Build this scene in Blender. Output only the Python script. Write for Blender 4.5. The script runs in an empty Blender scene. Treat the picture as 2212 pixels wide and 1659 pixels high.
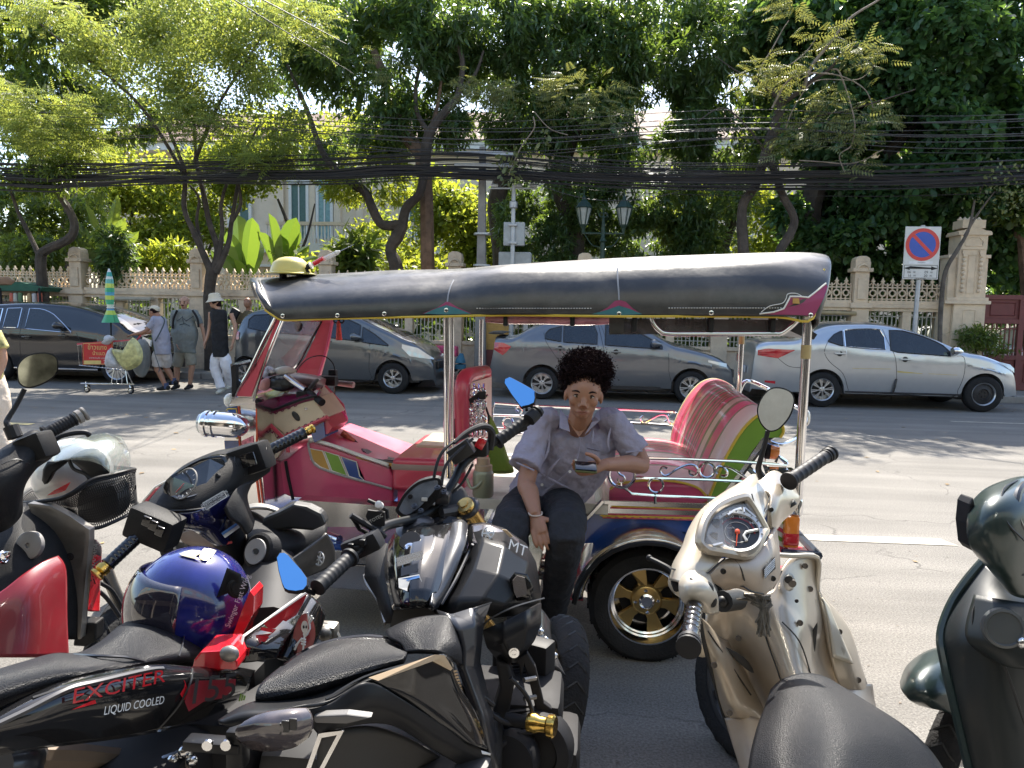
import bpy,bmesh,math,random
import numpy as np
from mathutils import Vector,Matrix,noise as mnoise
random.seed(7);rng=np.random.default_rng(7)
PI=math.pi
SC=bpy.context.scene
COL=SC.collection
# ---------------------------------------------------------------- camera, light, exposure
YAW,PITCH,ROLL,CH,FPX=math.radians(5.7),math.radians(5.55),math.radians(1.1),1.63,1600.0
CM=Matrix.Rotation(YAW,3,'Z') @ Matrix.Rotation(PI/2-PITCH,3,'X') @ Matrix.Rotation(ROLL,3,'Z')
cd=bpy.data.cameras.new('camera');cam=bpy.data.objects.new('camera',cd);COL.objects.link(cam)
cd.sensor_width=36;cd.lens=36*FPX/2212;cd.clip_end=900;cd.clip_start=0.05
cam.matrix_world=Matrix.Translation((0,0,CH)) @ CM.to_4x4()
SC.camera=cam
SUN_EL,SUN_AZ=math.radians(50),math.radians(4)      # azimuth clockwise from +Y
w=bpy.data.worlds.new('World');SC.world=w;w.use_nodes=True
nt=w.node_tree;nt.nodes.clear()
sky=nt.nodes.new('ShaderNodeTexSky');sky.sky_type='NISHITA';sky.sun_disc=False
sky.sun_elevation=SUN_EL;sky.sun_rotation=SUN_AZ;sky.air_density=1.0;sky.dust_density=1.4;sky.ozone_density=1.0
bg=nt.nodes.new('ShaderNodeBackground');bg.inputs[1].default_value=0.115
out=nt.nodes.new('ShaderNodeOutputWorld')
nt.links.new(sky.outputs[0],bg.inputs[0]);nt.links.new(bg.outputs[0],out.inputs[0])
sl=bpy.data.lights.new('sun','SUN');sl.energy=4.1;sl.angle=math.radians(0.5);sl.color=(1,0.94,0.84)
so=bpy.data.objects.new('sun',sl);COL.objects.link(so)
sdir=Vector((math.sin(SUN_AZ)*math.cos(SUN_EL),math.cos(SUN_AZ)*math.cos(SUN_EL),math.sin(SUN_EL)))
so.rotation_euler=sdir.to_track_quat('Z','Y').to_euler()
vs=SC.view_settings;vs.view_transform='Standard';vs.look='None';vs.gamma=1;vs.use_curve_mapping=False;vs.exposure=1.72
# ---------------------------------------------------------------- points from picture rays
def ray(u,v):return CM @ Vector(((u-1106)/FPX,-(v-829.5)/FPX,-1))
def U(u,v,d):return Vector((0,0,CH)) +ray(u,v)*d
def AY(u,v,Y):R=ray(u,v);return Vector((0,0,CH)) +R*(Y/R.y)
def AX(u,v,X):R=ray(u,v);return Vector((0,0,CH)) +R*(X/R.x)
def AZ(u,v,Z=0):R=ray(u,v);return Vector((0,0,CH)) +R*((Z-CH)/R.z)
def Q(x0,y0,s):                                        # picture crop coordinates -> full picture
    return lambda x,y:((x/s+x0)/1.15732,(y/s+y0)/1.15732)
Z1=Q(0,0,2.37);Z2=Q(850,0,2.37);Z3=Q(1660,0,2.37);Z4=Q(0,600,3.16);Z5=Q(1800,500,2.7645)
Z6=Q(450,600,2.37);Z7=Q(1150,600,2.3284);Z8=Q(1150,1000,1.803);Z9=Q(0,820,2.44);ZA=Q(0,1250,2.4578)
ZB=Q(500,1050,1.907);ZC=Q(1600,1000,1.8031);ZD=Q(1230,820,2.7645);ZE=Q(900,950,3.6867)
ZF=Q(480,740,4.2538);ZG=Q(1000,1050,5.53);ZH=Q(1650,900,4.1467);ZI=Q(1620,1150,3.3175);ZJ=Q(850,550,3.6867);ZK=Q(2200,550,3.6861)
# ---------------------------------------------------------------- materials
def L(r,g,b):
    f=lambda c:(c/255/12.92 if c/255 <= .04045 else ((c/255+.055)/1.055)**2.4)
    return (f(r),f(g),f(b))
MATS={}
def mat(name,col,rough=.5,metal=0.,var=.12,vs_=8.,bump=0.,bs=60.,coat=0.,spec=.5,dirt=0.,dirtcol=(.12,.10,.08),alpha=1.,trans=0.,island=0.):
    if name in MATS:return MATS[name]
    m=bpy.data.materials.new(name);m.use_nodes=True;t=m.node_tree;N=t.nodes;K=t.links
    p=N['Principled BSDF'];MATS[name]=m
    p.inputs['Roughness'].default_value=rough;p.inputs['Metallic'].default_value=metal
    p.inputs['Coat Weight'].default_value=coat;p.inputs['Coat Roughness'].default_value=.06
    p.inputs['Specular IOR Level'].default_value=spec
    if trans:p.inputs['Transmission Weight'].default_value=trans
    if alpha < 1:p.inputs['Alpha'].default_value=alpha
    tc=N.new('ShaderNodeTexCoord')
    n1=N.new('ShaderNodeTexNoise');n1.inputs['Scale'].default_value=vs_;n1.inputs['Detail'].default_value=5;K.new(tc.outputs['Object'],n1.inputs['Vector'])
    rm=N.new('ShaderNodeMapRange');rm.inputs[1].default_value=.3;rm.inputs[2].default_value=.7;rm.inputs[3].default_value=1-var;rm.inputs[4].default_value=1+var
    K.new(n1.outputs[0],rm.inputs[0])
    mx=N.new('ShaderNodeVectorMath');mx.operation='SCALE';mx.inputs[0].default_value=col[:3];K.new(rm.outputs[0],mx.inputs['Scale'])
    last=mx.outputs[0]
    if island:
        ge=N.new('ShaderNodeNewGeometry');r2=N.new('ShaderNodeMapRange');r2.inputs[3].default_value=1-island;r2.inputs[4].default_value=1+island
        K.new(ge.outputs['Random Per Island'],r2.inputs[0]);m2=N.new('ShaderNodeVectorMath');m2.operation='SCALE'
        K.new(last,m2.inputs[0]);K.new(r2.outputs[0],m2.inputs['Scale']);last=m2.outputs[0]
    if dirt:
        n2=N.new('ShaderNodeTexNoise');n2.inputs['Scale'].default_value=4.3;n2.inputs['Detail'].default_value=8;n2.inputs['Roughness'].default_value=.7;K.new(tc.outputs['Object'],n2.inputs['Vector'])
        r3=N.new('ShaderNodeMapRange');r3.inputs[1].default_value=.45;r3.inputs[2].default_value=.72;r3.inputs[4].default_value=dirt;K.new(n2.outputs[0],r3.inputs[0])
        m3=N.new('ShaderNodeMixRGB');K.new(r3.outputs[0],m3.inputs[0]);K.new(last,m3.inputs[1]);m3.inputs[2].default_value=(*dirtcol,1);last=m3.outputs[0]
        r4=N.new('ShaderNodeMapRange');r4.inputs[3].default_value=rough;r4.inputs[4].default_value=min(1,rough+.35);K.new(r3.outputs[0],r4.inputs[0]);K.new(r4.outputs[0],p.inputs['Roughness'])
    K.new(last,p.inputs['Base Color'])
    if bump:
        n4=N.new('ShaderNodeTexNoise');n4.inputs['Scale'].default_value=bs;n4.inputs['Detail'].default_value=4;K.new(tc.outputs['Object'],n4.inputs['Vector'])
        b=N.new('ShaderNodeBump');b.inputs['Strength'].default_value=bump;b.inputs['Distance'].default_value=.02;K.new(n4.outputs[0],b.inputs['Height']);K.new(b.outputs[0],p.inputs['Normal'])
    return m
def leafmat(name,col,tcol,rough=.45,isl=.5,tw=.45):
    if name in MATS:return MATS[name]
    m=mat(name,col,rough,var=.1,island=isl,spec=.5);t=m.node_tree;N=t.nodes;K=t.links
    p=N['Principled BSDF'];tr=N.new('ShaderNodeBsdfTranslucent');ms=N.new('ShaderNodeMixShader');ms.inputs[0].default_value=tw
    ge=N.new('ShaderNodeNewGeometry');cr=N.new('ShaderNodeMixRGB');cr.inputs[1].default_value=(*tcol,1);cr.inputs[2].default_value=(tcol[0]*1.3,tcol[1]*1.05,tcol[2]*.7,1)
    K.new(ge.outputs['Random Per Island'],cr.inputs[0]);K.new(cr.outputs[0],tr.inputs[0])
    K.new(p.outputs[0],ms.inputs[1]);K.new(tr.outputs[0],ms.inputs[2]);K.new(ms.outputs[0],N['Material Output'].inputs[0])
    return m
# ---------------------------------------------------------------- objects
def wl(o):
    v=Vector((0,0,0))
    while o is not None:v += o.location;o=o.parent
    return v
def tag(o,label=None,cat=None,group=None,kind=None):
    if label:o['label']=label
    if cat:o['category']=cat
    if group:o['group']=group
    if kind:o['kind']=kind
    return o
def thing(name,label,cat,loc=(0,0,0),group=None):
    o=bpy.data.objects.new(name,None);COL.objects.link(o);o.location=loc;o.empty_display_size=.1
    return tag(o,label,cat,group)
def ob(name,vf,m,par=None,smooth=True,ang=35,thick=0.,off=-1.,label=None,bev=0.,sub=0,origin=None):
    V,F=vf[0],vf[1];mi=vf[2] if len(vf) > 2 else None
    me=bpy.data.meshes.new(name);o=wl(par)
    lo=Vector(origin)-o if origin is not None else Vector((0,0,0))
    A=np.asarray([tuple(v) for v in V],dtype=float) -np.array(o+lo)
    me.from_pydata(A.tolist(),[],F)
    for q in (m if isinstance(m,(list,tuple)) else [m]):me.materials.append(q)
    if mi is not None:me.polygons.foreach_set('material_index',mi)
    if smooth and len(F):me.polygons.foreach_set('use_smooth',[True]*len(F));me.set_sharp_from_angle(angle=math.radians(ang))
    me.update()
    x=bpy.data.objects.new(name,me);COL.objects.link(x);x.location=lo
    if par is not None:x.parent=par
    if bev:b=x.modifiers.new('b','BEVEL');b.width=bev;b.segments=2;b.limit_method='ANGLE';b.angle_limit=math.radians(40 if ang > 20 else ang)
    if thick:s=x.modifiers.new('s','SOLIDIFY');s.thickness=thick;s.offset=off
    if sub:s=x.modifiers.new('u','SUBSURF');s.levels=s.render_levels=sub
    if label:x['label']=label
    return x
def single(name,vf,m,label,cat,group=None,kind=None,**k):
    V=vf[0];A=np.asarray([tuple(v) for v in V]);c=(A.min(0)+A.max(0))/2;c[2]=A[:,2].min()
    return tag(ob(name,vf,m,None,origin=tuple(c),**k),label,cat,group,kind)
def copy_tree(o,loc=None,par=None):
    c=o.copy();COL.objects.link(c);c.parent=par
    if loc is not None:c.location=loc
    for ch in list(o.children):copy_tree(ch,None,c)
    return c
def inst(o,loc,par):                                   # a repeat of a part, sharing its mesh
    c=o.copy();COL.objects.link(c);c.parent=par;c.location=Vector(loc)-wl(par);return c
# ---------------------------------------------------------------- shapes: return (verts, faces)
def join(*vf):
    V=[];F=[];MI=[];has=any(len(x) > 2 for x in vf)
    for x in vf:
        n=len(V);V += list(x[0]);F += [tuple(i+n for i in f) for f in x[1]]
        if has:MI += list(x[2]) if len(x) > 2 else [0]*len(x[1])
    return (V,F,MI) if has else (V,F)
def mi(vf,k):return (vf[0],vf[1],[k]*len(vf[1]))
def box(c,s,M=None):
    c=Vector(c);V=[Vector((x*s[0]/2,y*s[1]/2,z*s[2]/2)) for x in (-1,1) for y in (-1,1) for z in (-1,1)]
    if M is not None:V=[M @ v for v in V]
    return [c+v for v in V],[(0,1,3,2),(4,6,7,5),(0,4,5,1),(2,3,7,6),(0,2,6,4),(1,5,7,3)]
def bx(x0,x1,y0,y1,z0,z1):return box(((x0+x1)/2,(y0+y1)/2,(z0+z1)/2),(x1-x0,y1-y0,z1-z0))
def rbox(c,s,r,M=None,seg=2):
    bm=bmesh.new();bmesh.ops.create_cube(bm,size=1)
    for v in bm.verts:v.co=Vector((v.co.x*s[0],v.co.y*s[1],v.co.z*s[2]))
    bmesh.ops.bevel(bm,geom=bm.edges[:],offset=r,segments=seg,affect='EDGES',profile=.6)
    bm.verts.index_update();V=[v.co.copy() for v in bm.verts];F=[tuple(v.index for v in f.verts) for f in bm.faces];bm.free()
    if M is not None:V=[M @ v for v in V]
    c=Vector(c);return [v+c for v in V],F
def basis(x,y):                                          # orthonormal frame, x kept, y approx
    x=Vector(x).normalized();y=Vector(y);y=(y-x*y.dot(x)).normalized();return Matrix((x,y,x.cross(y))).transposed()
def cr(pts,n=6,closed=False):
    P=[Vector(p) for p in pts];m=len(P);R=[]
    if m < 3 and not closed:return [P[0].lerp(P[1],i/n) for i in range(n+1)]
    for i in range(m if closed else m-1):
        if closed:a,b,c,d=P[i-1],P[i],P[(i+1) % m],P[(i+2) % m]
        else:a,b,c,d=P[max(i-1,0)],P[i],P[i+1],P[min(i+2,m-1)]
        for k in range(n):
            t=k/n;R.append(.5*((2*b)+(c-a)*t+(2*a-5*b+4*c-d)*t*t+(3*b-a-3*c+d)*t**3))
    if not closed:R.append(P[-1])
    return R
def loft(rings,cap=True,closed=False):
    n=len(rings[0]);V=[v for r in rings for v in r];F=[]
    m=len(rings)
    for i in range(m if closed else m-1):
        a=i*n;b=((i+1) % m)*n
        for j in range(n):k=(j+1) % n;F.append((a+j,a+k,b+k,b+j))
    if cap and not closed:F.append(tuple(range(n))[::-1]);F.append(tuple((m-1)*n+j for j in range(n)))
    return V,F
def frames(P,closed=False,up=None):
    T=[]
    for i in range(len(P)):
        a=P[i-1] if (i or closed) else P[0];b=P[(i+1) % len(P)] if (closed or i < len(P)-1) else P[i]
        T.append((b-a).normalized())
    u=Vector(up) if up is not None else (Vector((0,0,1)) if abs(T[0].z) < .9 else Vector((1,0,0)))
    R=[]
    for t in T:
        x=u-t*u.dot(t)
        if x.length < 1e-6:x=t.orthogonal()
        x.normalize();R.append((x,t.cross(x),t))
        if up is None:u=x
    return R
def tube(pts,r,n=8,closed=False,smooth=0,cap=True):
    P=[Vector(p) for p in pts]
    if smooth:P=cr(P,smooth,closed)
    m=len(P);rr=r if isinstance(r,(list,tuple)) else [r]
    rad=[np.interp(i/max(m-1,1),np.linspace(0,1,len(rr)),rr) for i in range(m)]
    fr=frames(P,closed);R=[]
    for i,(x,y,t) in enumerate(fr):R.append([P[i]+(x*math.cos(2*PI*k/n)+y*math.sin(2*PI*k/n))*rad[i] for k in range(n)])
    return loft(R,cap,closed)
def sweep(pts,secs,up=(0,0,1),n=16,e=2.,smooth=5,cap=True):  # secs: (half width, half height) per point; up keeps height direction
    P=[Vector(p) for p in pts];S=[Vector((s[0],s[1],s[2] if len(s) > 2 else 0)) for s in secs]
    if smooth:P=cr(P,smooth);S=cr(S,smooth)
    R=[]
    for p,s,(x,y,t) in zip(P,S,frames(P,up=up)):
        ring=[]
        for k in range(n):
            a=2*PI*k/n;c,q=math.cos(a),math.sin(a)
            ring.append(p+y*(math.copysign(abs(c)**(2/e),c)*s.x)+x*(math.copysign(abs(q)**(2/e),q)*s.y+s.z))
        R.append(ring)
    return loft(R,cap)
def lathe(o,ax,prof,n=24,cap=True,x=None):
    o=Vector(o);B=basis(ax,x if x is not None else Vector(ax).orthogonal())
    R=[[o+B @ Vector((h,r*math.cos(2*PI*k/n),r*math.sin(2*PI*k/n))) for k in range(n)] for r,h in prof]
    return loft(R,cap)
def ring(o,ax,R,r,n=32,k=8):
    B=basis(ax,Vector(ax).orthogonal());return tube([Vector(o)+B @ Vector((0,R*math.cos(2*PI*i/n),R*math.sin(2*PI*i/n))) for i in range(n)],r,k,closed=True)
def prism(poly,vec):                                    # planar outline extruded by a vector
    P=[Vector(p) for p in poly];v=Vector(vec);n=len(P)
    bm=bmesh.new();a=[bm.verts.new(p) for p in P];f=bm.faces.new(a);bmesh.ops.triangulate(bm,faces=[f],ngon_method='EAR_CLIP')
    bm.verts.index_update();T=[tuple(q.index for q in g.verts) for g in bm.faces];bm.free()
    F=[t for t in T]+[tuple(i+n for i in t)[::-1] for t in T]+[(i,(i+1) % n,(i+1) % n+n,i+n)[::-1] for i in range(n)]
    return P+[p+v for p in P],F
def sheet(poly):
    P=[Vector(p) for p in poly];bm=bmesh.new();f=bm.faces.new([bm.verts.new(p) for p in P]);bmesh.ops.triangulate(bm,faces=[f],ngon_method='EAR_CLIP')
    bm.verts.index_update();T=[tuple(q.index for q in g.verts) for g in bm.faces];bm.free();return P,T
def pillow(poly,nrm,h1,h2,K=5,p=2.5):                # inflated plate, domed h1 in front, h2 behind
    P=[Vector(q) for q in poly];c=sum(P,Vector())/len(P);N=Vector(nrm).normalized();R=[]
    ss=[i/K for i in range(K)]
    for s in [x for x in ss][::1]:R.append([c+(q-c)*max(s,.02)+N*h1*(1-s**p)**(1/p) for q in P])
    R.append(P)
    for s in ss[::-1]:R.append([c+(q-c)*max(s,.02)-N*h2*(1-s**p)**(1/p) for q in P])
    return loft(R,True)
def surf(rows,nu=5,nv=5,cu=False):                     # smooth sheet through a grid of points
    G=[cr(r,nu,cu) for r in rows];n=len(G[0])
    C=[cr([g[j] for g in G],nv) for j in range(n)];m=len(C[0])
    V=[C[j][i] for i in range(m) for j in range(n)]
    F=[(i*n+j,i*n+(j+1) % n,(i+1)*n+(j+1) % n,(i+1)*n+j) for i in range(m-1) for j in range(n if cu else n-1)]
    return V,F
def sph(c,r,n=16,m=10,M=None):
    r=(r,r,r) if not isinstance(r,(list,tuple)) else r;c=Vector(c);R=[]
    for i in range(m+1):
        t=PI*max(min(i/m,.999),.001);q=[]
        for k in range(n):
            v=Vector((r[0]*math.sin(t)*math.cos(2*PI*k/n),r[1]*math.sin(t)*math.sin(2*PI*k/n),r[2]*math.cos(t)))
            q.append(c+(M @ v if M is not None else v))
        R.append(q)
    return loft(R)
def text(s,o,xd,yd,h,m,name='lettering',par=None,ext=.0,align='CENTER',width=None):
    cu=bpy.data.curves.new(name,'FONT');cu.body=s;cu.align_x=align;cu.align_y='CENTER';cu.extrude=ext;cu.resolution_u=3
    t=bpy.data.objects.new(name,cu);me=bpy.data.meshes.new_from_object(t);bpy.data.objects.remove(t)
    B=basis(xd,yd);V=[v.co.copy() for v in me.vertices];F=[tuple(p.vertices) for p in me.polygons];bpy.data.meshes.remove(me)
    if not V:return None
    k=h/.7;kx=k
    if width:w_=max(v.x for v in V)-min(v.x for v in V);kx=width/w_
    return ob(name,([Vector(o)+B @ Vector((v.x*kx,v.y*k,v.z*k)) for v in V],F),m,par,smooth=False)
def mirY(vf,y0):return [Vector((v[0],2*y0-v[1],v[2])) for v in vf[0]],[tuple(f)[::-1] for f in vf[1]]
# ================================================================ SETTING
def groundmat(name,col,var,spk=.25,crack=False,rough=.9,leafy=0):
    m=mat(name,col,rough,var=var,vs_=.8,bump=.5,bs=170.,spec=.3);t=m.node_tree;N=t.nodes;K=t.links;p=N['Principled BSDF']
    tc=N.new('ShaderNodeTexCoord');src=p.inputs['Base Color'].links[0].from_socket
    n=N.new('ShaderNodeTexNoise');n.inputs['Scale'].default_value=95;n.inputs['Detail'].default_value=3;K.new(tc.outputs['Object'],n.inputs['Vector'])
    r=N.new('ShaderNodeMapRange');r.inputs[1].default_value=.35;r.inputs[2].default_value=.68;r.inputs[3].default_value=1-spk;r.inputs[4].default_value=1+spk*1.3;K.new(n.outputs[0],r.inputs[0])
    s=N.new('ShaderNodeVectorMath');s.operation='SCALE';K.new(src,s.inputs[0]);K.new(r.outputs[0],s.inputs['Scale']);last=s.outputs[0]
    # long wheel-polished streaks along the road and oily blotches
    mp=N.new('ShaderNodeMapping');mp.inputs['Scale'].default_value=(.10,1.6,1);K.new(tc.outputs['Object'],mp.inputs[0])
    n2=N.new('ShaderNodeTexNoise');n2.inputs['Scale'].default_value=1.7;n2.inputs['Detail'].default_value=7;K.new(mp.outputs[0],n2.inputs['Vector'])
    r2=N.new('ShaderNodeMapRange');r2.inputs[1].default_value=.35;r2.inputs[2].default_value=.7;r2.inputs[3].default_value=.82;r2.inputs[4].default_value=1.14;K.new(n2.outputs[0],r2.inputs[0])
    s2=N.new('ShaderNodeVectorMath');s2.operation='SCALE';K.new(last,s2.inputs[0]);K.new(r2.outputs[0],s2.inputs['Scale']);last=s2.outputs[0]
    n3=N.new('ShaderNodeTexNoise');n3.inputs['Scale'].default_value=2.1;n3.inputs['Detail'].default_value=9;n3.inputs['Roughness'].default_value=.75;K.new(tc.outputs['Object'],n3.inputs['Vector'])
    r3=N.new('ShaderNodeMapRange');r3.inputs[1].default_value=.62;r3.inputs[2].default_value=.75;r3.inputs[4].default_value=.35;K.new(n3.outputs[0],r3.inputs[0])
    mm=N.new('ShaderNodeMixRGB');K.new(r3.outputs[0],mm.inputs[0]);K.new(last,mm.inputs[1]);mm.inputs[2].default_value=(col[0]*.45,col[1]*.45,col[2]*.45,1)
    vo=N.new('ShaderNodeTexVoronoi');vo.feature='DISTANCE_TO_EDGE';vo.inputs['Scale'].default_value=.55;n5=N.new('ShaderNodeTexNoise');n5.inputs['Scale'].default_value=3;n5.inputs['Detail'].default_value=6;K.new(tc.outputs['Object'],n5.inputs['Vector'])
    a5=N.new('ShaderNodeVectorMath');a5.operation='MULTIPLY_ADD';a5.inputs[1].default_value=(.5,.5,0);K.new(n5.outputs['Color'],a5.inputs[0]);K.new(tc.outputs['Object'],a5.inputs[2]);K.new(a5.outputs[0],vo.inputs['Vector'])
    r5=N.new('ShaderNodeMapRange');r5.inputs[1].default_value=0;r5.inputs[2].default_value=.006;r5.inputs[3].default_value=.55;r5.inputs[4].default_value=0;K.new(vo.outputs['Distance'],r5.inputs[0])
    r6=N.new('ShaderNodeMapRange');r6.inputs[1].default_value=.48;r6.inputs[2].default_value=.56;K.new(n2.outputs[0],r6.inputs[0]);mu=N.new('ShaderNodeMath');mu.operation='MULTIPLY';K.new(r5.outputs[0],mu.inputs[0]);K.new(r6.outputs[0],mu.inputs[1])
    m5=N.new('ShaderNodeMixRGB');K.new(mu.outputs[0],m5.inputs[0]);K.new(mm.outputs[0],m5.inputs[1]);m5.inputs[2].default_value=(.04,.037,.034,1);K.new(m5.outputs[0],p.inputs['Base Color']);return m
M_road=groundmat('road_asphalt',(.19,.178,.16),.12)
M_pave=groundmat('pavement_concrete',(.27,.25,.22),.18,.15)
M_soil=groundmat('garden_soil',(.10,.085,.05),.4,.3)
M_line=mat('worn_line_paint',(.40,.365,.30),.85,var=.2,vs_=12,dirt=.85,dirtcol=(.27,.245,.21))
M_yel=mat('worn_yellow_paint',(.62,.50,.22),.75,var=.15,dirt=.5,dirtcol=(.24,.22,.20))
def gsheet(name,x0,x1,y0,y1,z,m,kind='structure',lab=None,nx=1,ny=1):return tag(ob(name,([(x0,y0,z),(x1,y0,z),(x1,y1,z),(x0,y1,z)],[(0,1,2,3)]),m,smooth=False),kind=kind)
gsheet('ground',-450,450,-60,850,-.02,M_soil)
gsheet('road',-450,450,.75,15.72,0,M_road)
k=ob('near_pavement',bx(-60,60,-30,.6,-.01,.13),M_pave,smooth=False);tag(k,kind='structure')
k=ob('near_kerb',bx(-60,60,.6,.75,-.01,.135),mat('kerb_concrete',(.3,.28,.25),.9,dirt=.5),smooth=False,bev=.01);tag(k,kind='structure')
k=tag(ob('pavement',bx(-60,60,15.9,17.0,-.01,.14),M_pave,smooth=False),kind='structure')
kerb=tag(bpy.data.objects.new('kerb',None),kind='structure');COL.objects.link(kerb);kerb.location=(0,15.8,0)
ks=ob('kerb_stone',rbox((-13,15.81,.07),(.97,.18,.15),.015,seg=1),[mat('kerb_concrete',(.3,.28,.25),.9,dirt=.5)],kerb,smooth=False,origin=(-13,15.81,0))
for i in range(1,27):inst(ks,(-13+i*.985,15.81,rng.uniform(-.006,.006)),kerb)
def marking(name,pts,m):return tag(ob(name,sheet([Vector((p.x,p.y,.004)) for p in pts]),m,smooth=False),kind='structure')
marking('lane_marking',[AZ(1700,1154),AZ(2030,1164),AZ(2070,1180),AZ(1700,1166)],M_line)
y_=AZ(1760,1160).y
for x0,x1 in ((-12,-10.),):marking('lane_marking',[Vector((x0,y_-.06,0)),Vector((x1,y_-.06,0)),Vector((x1,y_+.06,0)),Vector((x0,y_+.06,0))],M_line)
for x0,x1,yy in ((5.9,9.5,12.55),(-1.9,1.2,12.55)):marking('edge_marking',[Vector((x0,yy-.05,0)),Vector((x1,yy-.05,0)),Vector((x1,yy+.05,0)),Vector((x0,yy+.05,0))],M_line)
for x0,x1 in ((-8.6,-7.4),):marking('centre_marking',[Vector((x0,9.1,0)),Vector((x1,9.1,0)),Vector((x1,9.24,0)),Vector((x0,9.24,0))],M_yel)
# ---------------------------------------------------------------- garden wall with lattice crest
YF=17.0
M_st=mat('cream_cast_stone',(.74,.60,.43),.85,var=.08,vs_=2.5,dirt=.35,dirtcol=(.30,.23,.16),bump=.3,bs=30)
M_st2=mat('weathered_cast_stone',(.66,.54,.40),.9,var=.12,vs_=3,dirt=.5,dirtcol=(.22,.17,.12),bump=.3,bs=30)
M_bar=mat('pale_painted_bar',(.45,.43,.36),.6,dirt=.4,dirtcol=(.2,.16,.12))
fence=thing('garden_wall','long weathered cream garden wall with ringed lattice crest, railings and square pillars behind the parked cars','wall',(0,YF,0))
px=[AY(v,620,YF).x for v in (-100,172,431,707,984,1262,1556,1856)];px.append(AY(2045,620,YF).x)
def pillar(x,w=.36,h=2.98,wide=False):
    vf=[bx(x-w/2,x+w/2,YF-.17,YF+.17,.12,1.86),bx(x-w/2-.05,x+w/2+.05,YF-.22,YF+.2,1.86,1.97),bx(x-w/2+.03,x+w/2-.03,YF-.15,YF+.15,1.97,2.64),
          bx(x-w/2-.03,x+w/2+.03,YF-.2,YF+.18,2.64,2.72),bx(x-w/2+.02,x+w/2-.02,YF-.16,YF+.15,2.72,2.86),
          prism([(x-w/2+.02,YF-.14,2.86),(x+w/2-.02,YF-.14,2.86),(x+w/2-.04,YF-.14,2.94),(x+.06,YF-.14,h),(x-.06,YF-.14,h),(x-w/2+.04,YF-.14,2.94)],(0,.28,0)),
          bx(x-w/2+.09,x+w/2-.09,YF-.185,YF-.15,2.05,2.5),bx(x-w/2-.04,x+w/2+.04,YF-.21,YF+.2,.12,.5)]
    vf.append(tube([(x-.13,YF-.2,2.66),(x-.09,YF-.2,2.76),(x,YF-.2,2.8),(x+.09,YF-.2,2.76),(x+.13,YF-.2,2.66)],.022,5))
    return join(*vf)
for i,x in enumerate(px[:-1]):ob('pillar',pillar(x),M_st2 if i < 5 else M_st,fence,smooth=False,bev=.008,origin=(x,YF,0))
orn=None;bar=None
MOD=.2045
def module(x):
    vf=[lathe((x,YF-.045,2.19),(0,1,0),[(.05,0),(.078,.0),(.078,.06),(.05,.06),(.05,0)],14,cap=False)]
    vf += [bx(x+MOD/2-.012,x+MOD/2+.012,YF-.03,YF+.03,2.03,2.36),bx(x-.012,x+.012,YF-.03,YF+.03,2.268,2.42),bx(x-.012,x+.012,YF-.03,YF+.03,2.03,2.112)]
    vf += [bx(x-MOD/2,x+MOD/2,YF-.028,YF+.028,2.055,2.075),bx(x-MOD/2,x-.078,YF-.028,YF+.028,2.18,2.2),bx(x+.078,x+MOD/2,YF-.028,YF+.028,2.18,2.2),bx(x-MOD/2,x+MOD/2,YF-.032,YF+.032,2.3,2.325)]
    for s in (-1,1):vf.append(tube([(x+s*MOD/2,YF,2.36),(x+s*.05,YF,2.37),(x+s*.012,YF,2.42)],.014,4))
    d=.045;vf.append(prism([(x,YF-.025,2.40),(x+d,YF-.025,2.45),(x+.02,YF-.025,2.47),(x,YF-.025,2.53),(x-.02,YF-.025,2.47),(x-d,YF-.025,2.45)],(0,.05,0)))
    xx=x+MOD/2;vf.append(sph((xx,YF,2.39),.022,6,4));return join(*vf)
for i in range(len(px)-1):
    x0,x1=px[i]+.18,px[i+1]-(.18 if i < 7 else .0);w_=x1-x0;n=max(1,round(w_/MOD));s=w_/n;lo=i > 4
    mm=M_st if i > 4 else M_st2
    ob('ledge',join(bx(x0,x1,YF-.16,YF+.14,1.87,1.95),bx(x0,x1,YF-.11,YF+.1,1.95,2.03),bx(x0,x1,YF-.12,YF+.1,1.80,1.87)),mm,fence,smooth=False,bev=.006)
    ob('base_wall',join(bx(x0,x1,YF-.11,YF+.1,.12,.86),bx(x0,x1,YF-.15,YF+.13,.86,.94),bx(x0,x1,YF-.14,YF+.12,.12,.4)),mm,fence,smooth=False,bev=.006)
    for j in range(n):
        xc=x0+(j+.5)*s
        if orn is None:orn=ob('ornament',module(xc),M_st,fence,smooth=True,ang=40,origin=(xc,YF,2.2));orn0=(xc,YF,2.2)
        else:inst(orn,(xc,YF,2.2),fence)
    np_=2 if w_ > 2 else 1
    for j in range(1,np_+1):
        xp=x0+w_*j/(np_+1);ob('post',join(bx(xp-.09,xp+.09,YF-.1,YF+.1,.94,1.80)),mm,fence,smooth=False)
    for j in range(np_+1):
        a,b=x0+w_*j/(np_+1)+.09*(j > 0),x0+w_*(j+1)/(np_+1)-.09*(j < np_)
        ob('rail',join(bx(a,b,YF-.015,YF+.015,1.05,1.07),bx(a,b,YF-.015,YF+.015,1.68,1.7)),M_bar,fence,smooth=False)
        nb=round((b-a)/.087)
        for k in range(1,nb):
            xb=a+(b-a)*k/nb
            if bar is None:bar=ob('bar',bx(xb-.011,xb+.011,YF-.011,YF+.011,.94,1.80),M_bar,fence,smooth=False,origin=(xb,YF,.94))
            else:inst(bar,(xb,YF,.94),fence)
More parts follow.
